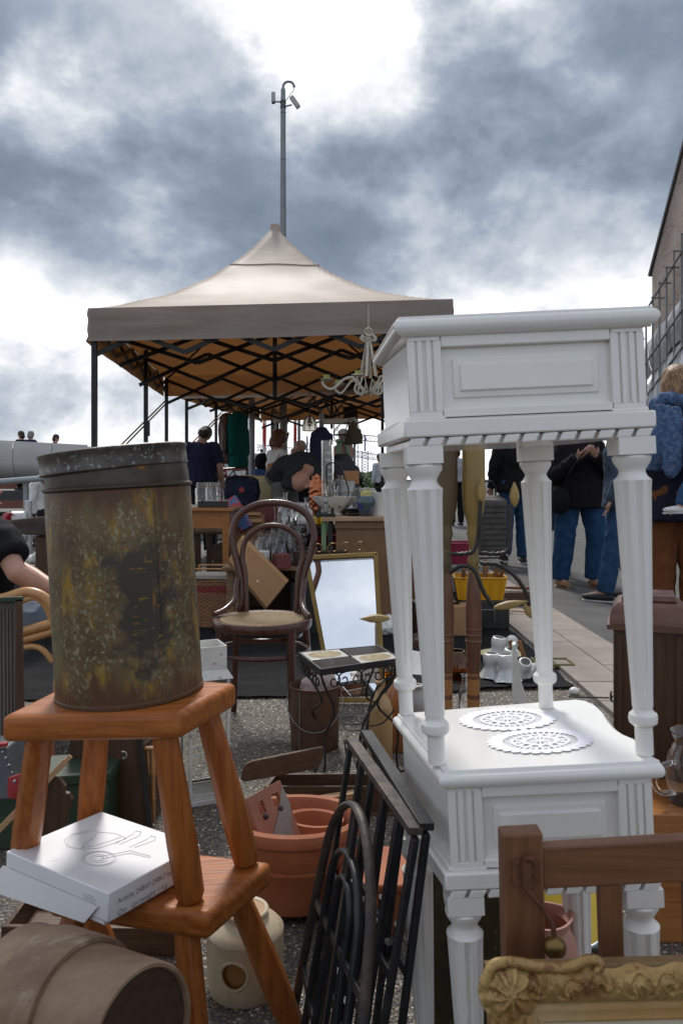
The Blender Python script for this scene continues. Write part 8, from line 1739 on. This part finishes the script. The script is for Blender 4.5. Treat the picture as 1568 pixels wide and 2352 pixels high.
def satchel(label, c, d, m, strap=None, rot=(0, 0, 0)):
    t = thing('shoulder_bag', label, 'bag', c, rot); q = M(); q.ball((0, 0, 0), d, 14, 10); q.box((0, 0, d[2] * .25), (d[0] * 1.5, d[1] * 1.5, d[2] * 1.1)); remeshed(q, 'pouch', m, t, .012, 3, .004, 14)
    if strap: q = M(); q.tube(cr_path([V(p) - V(c) for p in strap], 5), (.004, .014), 6); q.build('strap', F_black if m is F_black else m, t)
    return t
# --- under the canopies
person('man in navy T-shirt seen from behind beside the canopy leg', XY(463, 10.7), R(6), 1.80, F_navy, F_black, H_dark, SH_b, dict(head=(.03, .06, 1.575), elR=(.235, .0, 1.14), wrR=(.265, .10, .92), elL=(-.235, -.01, 1.14), wrL=(-.25, .08, .93)), sleeve=.36, girth=1.12, headrot=(R(-28), 0, 0))
person('woman in white sweater with arms crossed and auburn bob', XY(637, 10.0), R(-62), 1.66, F_white, F_jean, H_red, SH_w, dict(elL=(-.22, .10, 1.17), wrL=(.02, .20, 1.20), elR=(.22, .10, 1.17), wrR=(-.02, .19, 1.16)), hair='bob', girth=1.02, top_name='sweater', bottom_name='jeans', hem=.04)
satchel('orange leather bag hanging at the white-sweatered woman', P(629, 1082, 9.75), (.10, .07, .11), mat('orange_leather', (.42, .15, .03), .5, bump=.2), [P(632, 1070, 9.75), P(640, 1045, 9.8), P(645, 1030, 9.85)])
person('white-haired woman in dark shirt talking on a phone', XY(690, 13.2), R(168), 1.66, F_char, F_black, H_white, SH_b, dict(elR=(.25, .06, 1.20), wrR=(.115, .09, 1.50), handR=(.09, .06, 1.62), elL=(-.24, .02, 1.14), wrL=(-.10, .18, 1.05)), hair='curly', face=True, girth=1.05, skin=SKIN)
YM = 7.6
B = lambda u, v, dy=0: P(u, v, YM + dy)
base = V(B(650, 1170)); base.z = 0
person('bald man in charcoal sweater bending deep over the cartons', base, R(200), 1.78, F_char, F_grey, H_dark, SH_b,
       dict(pelvis=B(652, 1100, .12), waist=B(665, 1076, .06), chest=B(694, 1070, -.06), collar=B(706, 1076, -.12), neck=B(701, 1087, -.20), head=B(691, 1103, -.33),
            shL=B(722, 1082, -.10), elL=B(730, 1128, -.14), wrL=B(731, 1168, -.16), handL=B(733, 1188, -.16), shR=B(676, 1084, -.20), elR=B(660, 1110, -.30), wrR=B(690, 1118, -.36), handR=B(700, 1118, -.36),
            hipL=B(662, 1105, .10), knL=B(668, 1190, .06), anL=V((base.x + .16, base.y + .05, .085)), hipR=B(645, 1106, .10), knR=B(643, 1150, -.14), anR=V((base.x + .02, base.y + .10, .085))), world=True, bald=True, top_name='sweater', skin=SKIN_DARK, fwd=(-.25, .35, -.9))  # darker skin colour carries the shade on his bowed head
YM = 9.2; base = V(B(800, 1180)); base.z = 0
person('man in grey pullover stooping behind the counter', base, R(110), 1.76, fabric('slate_jersey', (.05, .052, .06)), F_black, H_dark, SH_b,
       dict(pelvis=B(806, 1108), waist=B(800, 1085), chest=B(782, 1066), collar=B(770, 1062), neck=B(764, 1062), head=B(752, 1066), shL=B(774, 1072, -.16), elL=B(776, 1120, -.16), wrL=B(762, 1150, -.14), shR=B(774, 1066, .16), elR=B(772, 1110, .18), wrR=B(760, 1145, .18),
            hipL=B(806, 1114, -.09), knL=B(802, 1200, -.09), anL=V((base.x, base.y - .1, .085)), hipR=B(806, 1114, .09), knR=B(802, 1200, .09), anR=V((base.x, base.y + .1, .085))), world=True)
person('distant man in pale blue shirt beyond the counter', XY(873, 21), R(30), 1.72, F_lgrey, F_black, H_dark, SH_b)
# --- on the road
person('man in pale grey shirt and black trousers walking far off', XY(1048, 17.5), R(10), 1.76, F_lgrey, F_black, H_dark, SH_b)
YW2 = 9.7
person('man in dark jacket and jeans pulling a tartan shopping trolley', XY(1182, YW2), R(-4), 1.80, F_black, F_jean2, H_dark, SH_b, dict(elL=(-.25, -.03, 1.14), wrL=(-.27, .02, .90), knL=(-.10, -.02, .50), anL=(-.15, -.24, .14), toeL=(-.15, -.13, .03), knR=(.10, .08, .50), anR=(.11, .08, .085), anL2=(0, 0, 0)), girth=1.15, hem=.10, top_name='jacket', bottom_name='jeans')
person('person in dark shorts standing behind the woman in black', XY(1275, 8.45), R(170), 1.72, F_navy, F_char, H_dark, SH_b, leg=.5, sleeve=.3, girth=1.05, bottom_name='shorts', skin=SKIN_DARK)
person('stout woman in speckled black top and blue jeans holding her bag strap', XY(1330, 7.66), R(186), 1.66, F_spk, F_jean, H_dark, SH_t, dict(hipL=(-.12, 0, .90), hipR=(.12, 0, .90), knL=(-.17, .03, .50), knR=(.16, .02, .50), anL=(-.15, -.0, .085), anR=(.19, -.02, .085), elL=(-.30, .06, 1.10), wrL=(-.06, .26, 1.31), handL=(-.01, .30, 1.36), elR=(.31, .06, 1.10), wrR=(.13, .25, 1.29), handR=(.08, .30, 1.34)), girth=1.42, hem=.14, fingers=True, bottom_name='jeans', top_name='top')
satchel('black leather handbag on a braided strap', P(1284, 1150, 7.45), (.10, .06, .13), F_black, [P(1290, 1128, 7.42), P(1310, 1080, 7.35), P(1340, 1040, 7.35), P(1372, 1005, 7.4)])
person('person in denim jacket and jeans stepping behind the table leg', XY(1428, 6.75), R(60), 1.70, F_dj, F_jean2, H_dark, SH_b, dict(knL=(-.10, .05, .50), anL=(-.11, .12, .085), anR=(.10, -.10, .085), toeL=(-.11, .27, .04)), hem=.14, girth=1.1, top_name='jacket', bottom_name='jeans')
wsn = person('woman with ash-blond bob, navy coat and rust trousers at the picture edge', XY(1556, 4.9), R(-15), 1.72, fabric('navy_coat', (.010, .010, .020)), F_brown, H_blond, SH_b, dict(head=(-.005, .02, 1.62), elR=(.25, .06, 1.14), wrR=(.20, .26, 1.08), elL=(-.23, .0, 1.12), wrL=(-.20, .12, .92)), hair='bob', girth=1.22, hem=.16, top_name='coat', vox=.011)
sf = thing('scarf', 'blue flowered scarf wound round the blond woman', 'scarf', wsn.location.copy()); q = M(); wl = lambda u, v, Y_: P(u, v, Y_) - wsn.location
q.tube([wl(1556, 930, 4.9) + V((.125 * math.cos(t), .115 * math.sin(t), .03 * math.sin(t * 2))) for t in [2 * math.pi * i / 20 for i in range(20)]], .045, 10, True)
q.tube(cr_path([wl(1522, 935, 4.74), wl(1512, 990, 4.72), wl(1505, 1040, 4.72), wl(1500, 1078, 4.74)], 4), [(.055, .025)] * 4 + [(.062, .025)] * 5 + [(.070, .022)] * 4, 12, side=(1, 0, 0)); q.tube(cr_path([wl(1545, 935, 4.72), wl(1548, 1000, 4.68), wl(1540, 1070, 4.68), wl(1530, 1086, 4.68)], 4), [(.05, .025)] * 4 + [(.055, .025)] * 5 + [(.05, .02)] * 4, 12, side=(1, 0, 0))
remeshed(q, 'cloth', F_scarf, sf, .010, 1, .012, 14, (1, 1, .35))
# child carried on her far hip: mostly out of the picture
YK2 = 4.72; B2 = lambda u, v, dy=0: P(u, v, YK2 + dy); base = B2(1640, 1110)
person('small child carried on the blond woman hip, foot in white sock', base, R(90), 1.0, F_dj, F_jean2, H_blond, SH_w,
       dict(pelvis=B2(1640, 1090), waist=B2(1642, 1050), chest=B2(1645, 1000), collar=B2(1646, 960), neck=B2(1646, 945), head=B2(1646, 905), shL=B2(1620, 970, -.05), elL=B2(1600, 1010, -.1), wrL=B2(1590, 1040, -.12), shR=B2(1672, 970), elR=B2(1690, 1010), wrR=B2(1690, 1050), hipL=B2(1625, 1085, -.06), knL=B2(1585, 1100, -.14), anL=B2(1563, 1160, -.16), toeL=B2(1535, 1180, -.18), hipR=B2(1655, 1090, .06), knR=B2(1680, 1130, .1), anR=B2(1690, 1190, .1), toeR=B2(1700, 1205, .0)), world=True)
# --- on the bridge and under it
for u, lab, hm_, tm_, yw in ((50, 'dark-haired man in black looking out from the bridge', H_dark, F_black, 70), (70, 'grey-haired man in navy on the bridge beside the dark-haired one', H_grey, F_navy, -20), (127, 'brown-haired man standing alone farther along the bridge', H_dark, F_char, -80)):
    h_ = 1.72 if u < 100 else 1.62
    p_ = person(lab, (V(XY(u, 22.9)) + V((0, 0, .72))), R(yw), h_, tm_, F_black, hm_, SH_b, vox=.018)
YM = 12.0; base = V(B(98, 1200)); base.z = 0
person('man in white shirt stooping at the railing under the bridge', base, R(-60), 1.70, F_white, F_char, H_dark, SH_b,
       dict(pelvis=B(92, 1172), waist=B(88, 1148), chest=B(84, 1122), collar=B(92, 1106), neck=B(100, 1101), head=B(114, 1097), shL=B(84, 1112, .15), elL=B(92, 1100, .2), wrL=B(96, 1094, .1), shR=B(80, 1114, -.15), elR=B(74, 1146, -.2), wrR=B(82, 1178, -.15),
            hipL=B(92, 1176, .09), knL=B(94, 1215, .09), anL=V((base.x + .05, base.y + .1, .085)), hipR=B(92, 1176, -.09), knR=B(90, 1215, -.09), anR=V((base.x - .05, base.y - .1, .085))), world=True)
# --- seated woman in a rattan chair at the left edge
YSt = 3.15; B3 = lambda u, v, dy=0: P(u, v, YSt + dy); base = B3(-20, 1700); base.z = 0
person('seated young woman with blond hair, black T-shirt and pale jeans', base, R(-90), 1.70, F_black, F_lj, mat('golden_hair', (.36, .19, .075), .45, col2=(.46, .27, .12), scale=34, stretch=(3, 3, .35), bump=.4, bscale=140), SH_w,
       dict(pelvis=B3(-62, 1432), waist=B3(-58, 1365), chest=B3(-34, 1275), collar=B3(-36, 1215), neck=B3(-48, 1190), head=B3(-58, 1132), shR=B3(0, 1240, -.15), elR=B3(38, 1315, -.22), wrR=B3(118, 1358, -.12), handR=B3(150, 1368, -.08), shL=B3(-26, 1236, .16), elL=B3(48, 1310, .18), wrL=B3(122, 1350, .08), handL=B3(150, 1360, .05),
            hipR=B3(-40, 1440, -.10), knR=B3(150, 1424, -.13), anR=B3(170, 1640, -.10), toeR=B3(255, 1662, -.10), hipL=B3(-40, 1440, .10), knL=B3(150, 1418, .14), anL=B3(165, 1640, .12), toeL=B3(250, 1662, .12)), world=True, sleeve=.30, hair='long', face=True, bottom_name='jeans', vox=.010, fingers=True)
rc_ = thing('rattan_armchair', 'curved rattan armchair the seated woman sits in', 'armchair', (0, 0, 0), world_coords=True)
def rt3(pts, r_=.016, nm_='cane'): q = M(); q.tube(cr_path(pts, 6), r_, 10); q.build(nm_, M_rattan, rc_, angle=70)
for dy, yy in ((-.26, 0), (.30, 1)):
    C = lambda u, v: P(u, v, 3.12 + dy)
    rt3([C(-140, 1290), C(-60, 1372), C(0, 1376), C(62, 1360), (C(108, 1378)), C(135, 1430), C(138, 1500), C(130, 1640)], .019, 'arm_bow'); rt3([C(-60, 1400), C(20, 1392), C(80, 1372), C(112, 1405), C(122, 1450)], .012, 'inner_bow')
    rt3([C(-80, 1490), C(40, 1455), C(120, 1432)], .017, 'seat_rail'); rt3([C(-80, 1508), C(40, 1474), C(120, 1452)], .014, 'seat_rail'); rt3([C(-80, 1530), C(40, 1490), C(90, 1488), C(122, 1520)], .011, 'lower_bow'); rt3([C(-90, 1500), C(-95, 1600), C(-90, 1680)], .017, 'leg')
    rt3([C(-90, 1610), C(20, 1625), C(130, 1640)], .012, 'stretcher')
q = M(); a_, b_ = P(-80, 1490, 2.88), P(125, 1436, 2.88); c_, d_ = P(125, 1436, 3.4), P(-80, 1490, 3.4); q.hexa([a_ + V((0, 0, -.02)), b_ + V((0, 0, -.02)), c_ + V((0, 0, -.02)), d_ + V((0, 0, -.02))], [a_, b_, c_, d_]); q.build('seat', M_rattan, rc_, bevel=.008)
# ================================================================ hanging clothes, mannequin, trolley, bicycles, chair with bag, bins
def garment(label, top, w, h, m, sleeves=True, yaw=0, cat='jacket', depth=.10, taper=1.15):
    t = thing('hanging_' + cat, label, cat, top, (0, 0, yaw), group='clothes hung under the canopies'); q = M()
    q.tube([(0, 0, -.01), (0, 0, -.06), (0, 0, -h * .25), (0, 0, -h * .6), (0, 0, -h)], [(w * .14, .035), (w * .45, depth * .55), (w * .46, depth), (w * .44 * taper, depth), (w * .48 * taper, depth * 1.1)], 20, side=(1, 0, 0))
    if sleeves:
        for s_ in (-1, 1): q.tube([(s_ * w * .38, 0, -.09), (s_ * w * .54, .0, -h * .35), (s_ * w * .56, -.02, -h * .78)], [.065, .058, .045], 12)
    remeshed(q, 'cloth', m, t, .014, 2, .016, 9, (1.3, 1.3, .25)); q = M(); q.tube(arc((0, 0, .03), .022, -60, 200, 8), .003, 5); q.tube([(-w * .4, 0, -.06), (0, 0, .0), (w * .4, 0, -.06)], .004, 5); q.build('hanger', M_wire, t); return t
garment('brown leather jacket hung on the canopy edge', P(523, 948, 12.2), .36, .78, mat('brown_leather', (.085, .048, .038), .45, col2=(.12, .072, .058), scale=9, bump=.2), yaw=R(74)); garment('teal green coat hung beside the leather jacket', P(547, 944, 12.2), .38, .86, fabric('teal_wool', (.006, .085, .075)), yaw=R(66), cat='coat'); garment('navy coat hung beside the graduated cylinder', P(739, 980, 9.0), .36, .62, F_navy, yaw=R(70), cat='coat')
q = M(); bs_ = thing('brown_apron', 'brown cloth hanging from a pole at the counter end', 'cloth', P(812, 968, 9.2)); q.tube([(0, 0, 0), (-.01, 0, -.12), (.0, 0, -.26)], [(.02, .02), (.075, .04), (.11, .045)], 14, side=(1, 0, 0)); q.tube([(.04, 0, -.12), (.10, 0, -.20)], [.05, .01], 8); remeshed(q, 'cloth', mat('khaki_cloth', (.075, .055, .035), .9), bs_, .012, 1, .008, 12); q = M(); q.lathe([(.012, -2.0), (.012, .05)], 8, (.01, .06, 0)); q.build('pole', M_mast, bs_)
mq = thing('mannequin', 'shop mannequin bust with white cap and green scarf', 'mannequin', XY(787, 11)); zq = lambda v: H + (HV - v) * 11 / F
q = M(); q.tube([(0, 0, zq(1075)), (0, 0, zq(1050)), (0, 0, zq(1030)), (0, 0, zq(1018)), (0, 0, zq(1008))], [(.13, .09), (.15, .10), (.16, .09), (.06, .05), (.045, .045)], 18, side=(1, 0, 0)); q.ball((0, 0, zq(1000)), (.065, .08, .10), 14, 10); remeshed(q, 'torso', SKIN, mq, .012, 2)
q = M(); q.ball((0, -.01, zq(994)), (.085, .09, .06), 16, 10); remeshed(q, 'cap', F_white, mq, .010, 1, .004, 20); q = M(); q.tube(cr_path([(-.05, -.08, zq(1012)), (-.055, -.12, zq(1035)), (-.05, -.12, zq(1070))], 4), (.035, .014), 8, side=(1, 0, 0)); q.tube(cr_path([(.05, -.08, zq(1012)), (.07, -.12, zq(1040)), (.09, -.12, zq(1068))], 4), (.03, .014), 8, side=(1, 0, 0)); q.tube([V((.075 * math.cos(a), .065 * math.sin(a), zq(1012))) for a in [2 * math.pi * i / 16 for i in range(16)]], .022, 8, True); remeshed(q, 'neck_scarf', mat('sage_scarf', (.20, .30, .21), .9), mq, .010, 1, .006, 18); q = M(); q.lathe([(.15, 0), (.15, .03), (.025, .05), (.025, zq(1072))], 14); q.build('stand', M_mast, mq); q = M(); q.tube([(0, 0, zq(1082)), (0, 0, zq(1058))], [(.135, .095), (.155, .105)], 18, side=(1, 0, 0)); q.build('bodice', mat('olive_bodice', (.12, .10, .02), .6), mq)
tr2 = thing('shopping_trolley', 'grey checked shopping trolley with white-rimmed wheel', 'trolley', XY(1127, 9.4), (0, 0, R(14))); M_tart = mat('grey_check', (.085, .08, .075), .85, col2=(.125, .118, .11), scale=10)
q = M(); q.hexa([(-.15, -.11, .16), (.15, -.11, .16), (.15, .11, .16), (-.15, .11, .16)], [(-.16, -.13, .80), (.16, -.13, .80), (.16, .10, .86), (-.16, .10, .86)]); q.build('bag_body', M_tart, tr2, bevel=.03, seg=3)
for i in range(9): q = M(); q.box((0, -.118 - .0022 * i, .20 + i * .065), (.30, .004, .008)); q.build('check_line', M_black, tr2)
for sx in (-1, 1):
    q = M(); q.lathe([(.085, -.02), (.10, -.016), (.10, .016), (.085, .02), (.085, -.02)], 28, (sx * .19, .05, .10), Euler((0, R(90), 0)).to_matrix()); w_ = q.build('wheel', M_greyc, tr2); q = M()
    for k in range(6): a = 2 * math.pi * k / 6; q.bar((sx * .19, .05, .10), (sx * .19, .05 + .085 * math.cos(a), .10 + .085 * math.sin(a)), .018, .018)
    under(q.build('spokes', M_black, tr2), w_)
q = M(); q.tube([(-.12, .12, .12), (-.12, .13, .95), (-.08, .14, 1.02), (.08, .14, 1.02), (.12, .13, .95), (.12, .12, .12)], .010, 8); q.build('handle_frame', M_black, tr2); q = M(); q.tube([(-.2, .05, .10), (.2, .05, .10)], .01, 8); q.build('axle', M_black, tr2)
def bicycle(label, c, yaw, col):
    t = thing('bicycle', label, 'bicycle', c, (R(4), 0, yaw), group='parked bicycles'); mc_ = mat('bike_' + label.split()[0], col, .35, .2)
    for x_ in (-.52, .52):
        q = M(); q.tube([V((x_ + .34 * math.cos(a), 0, .35 + .34 * math.sin(a))) for a in [2 * math.pi * i / 32 for i in range(32)]], .018, 8, True); w_ = q.build('wheel', M_black, t); q = M()
        for k in range(12): a = 2 * math.pi * k / 12; q.tube([(x_, 0, .35), (x_ + .33 * math.cos(a), 0, .35 + .33 * math.sin(a))], .002, 4)
        under(q.build('spokes', M_galv, t, kind='stuff'), w_); q = M(); q.tube([V((x_ + .37 * math.cos(R(a)), 0, .35 + .37 * math.sin(R(a)))) for a in range(20, 181, 20)], (.004, .025), 6, side=(0, 1, 0)); under(q.build('mudguard', M_black, t), w_)
    for a, b in (((-.52, 0, .35), (-.05, 0, .30)), ((-.52, 0, .35), (-.18, 0, .80)), ((-.05, 0, .30), (-.22, 0, .92)), ((-.18, 0, .78), (.38, 0, .82)), ((-.05, 0, .30), (.40, 0, .72)), ((.36, 0, .98), (.52, 0, .35))): q = M(); q.tube([a, b], .016, 8); q.build('frame_tube', mc_, t)
    q = M(); q.tube(cr_path([(.22, -.30, 1.02), (.34, -.26, 1.05), (.40, 0, 1.06), (.34, .26, 1.05), (.22, .30, 1.02)], 4), .012, 8); q.build('handlebar', M_galv, t); q = M(); q.ball((-.24, 0, .96), (.13, .075, .035), 12, 8); q.build('saddle', M_black, t); q = M(); q.box((-.55, 0, .76), (.36, .13, .02)); q.build('carrier', M_black, t); return t
bp = thing('bicycle_stand', 'raised concrete stand the bicycles are parked on', 'stand', XY(538, 14.9)); q = M(); q.box((0, 0, .22), (2.6, 2.6, .44)); q.build('slab', M_mortar, bp, bevel=.02)
UPB = V((0, 0, .44))
bicycle('black bicycle nearest the hanging jackets', V(XY(520, 14.0)) + UPB, R(15), (.015, .015, .016)); bicycle('red bicycle in the middle of the parked ones', V(XY(540, 14.8)) + UPB, R(-10), (.25, .015, .02)); bicycle('grey bicycle by the light grey post', V(XY(556, 15.6)) + UPB, R(25), (.12, .12, .12))
fc = thing('garden_chair', 'folding garden chair with flowered yellow cushion behind the glassware', 'chair', XY(590, 7.7)); zf = lambda v: H + (HV - v) * 7.7 / F
M_flo = mat('flowered_cushion', (.42, .33, .16), .9, col2=(.50, .42, .25), scale=10, spots=(.05, .045, .04), spot_scale=14, spot_amt=.60); q = M(); q.hexa([(-.22, .0, zf(1175)), (.24, .0, zf(1175)), (.24, .10, zf(1175)), (-.22, .10, zf(1175))], [(-.20, .16, zf(1090)), (.20, .16, zf(1094)), (.20, .24, zf(1094)), (-.20, .24, zf(1090))]); q.build('cushion', M_flo, fc, bevel=.03, seg=3)
for sx in (-.26, .22): q = M(); q.tube(cr_path([(sx, .12, 0), (sx, -.02, zf(1180)), (sx, -.08, zf(1110)), (sx * .9, -.02, zf(1096)), (sx * .8, .12, zf(1094))], 4), .016, 8); q.build('side_tube', M_frame, fc)
q = M(); q.bar((-.26, -.05, zf(1150)), (.22, -.05, zf(1150)), .02, .02); q.build('cross_tube', M_frame, fc); q = M(); q.box((0, .15, zf(1182)), (.46, .42, .06)); q.build('seat', M_flo, fc, bevel=.02)
nb = thing('travel_bag', 'bulging navy and black travel bag hung on the folding chair', 'bag', P(556, 1130, 7.45)); q = M(); q.ball((0, 0, 0), (.165, .10, .13), 16, 12); q.box((0, 0, .05), (.28, .14, .13)); q.ball((.0, -.02, -.10), (.12, .09, .10), 14, 10); remeshed(q, 'bag_body', fabric('navy_nylon', (.012, .016, .030)), nb, .014, 2, .016, 9); q = M(); q.box((.01, -.115, .02), (.045, .01, .05)); q.build('red_buckle', M_red, nb, bevel=.004); q = M(); q.tube(cr_path([(-.14, -.05, .10), (-.10, -.08, .14), (.10, -.08, .14), (.14, -.05, .10)], 4), .010, 6); q.build('handle', F_black, nb)
bl = thing('blue_bin', 'blue wheeled bin beside the light grey post', 'bin', XY(601, 13.4)); q = M(); q.hexa([(-.10, -.1, 0), (.10, -.1, 0), (.10, .1, 0), (-.10, .1, 0)], [(-.13, -.13, H + (HV - 1078) * 13.4 / F), (.13, -.13, H + (HV - 1078) * 13.4 / F), (.13, .13, H + (HV - 1078) * 13.4 / F), (-.13, .13, H + (HV - 1078) * 13.4 / F)]); q.build('bin_body', mat('blue_plastic', (.02, .07, .22), .4), bl, bevel=.02)
for u, lab, Y_ in ((601, 'black rucksack standing on the blue bin', 13.4),): t = thing('rucksack', lab, 'bag', V(XY(u, Y_)) + V((0, 0, H + (HV - 1078) * Y_ / F))); q = M(); q.ball((0, 0, .13), (.12, .10, .15), 14, 10); remeshed(q, 'bag_body', F_black, t, .014, 2, .01, 10)
bpy.data.scenes.remove(_TS)
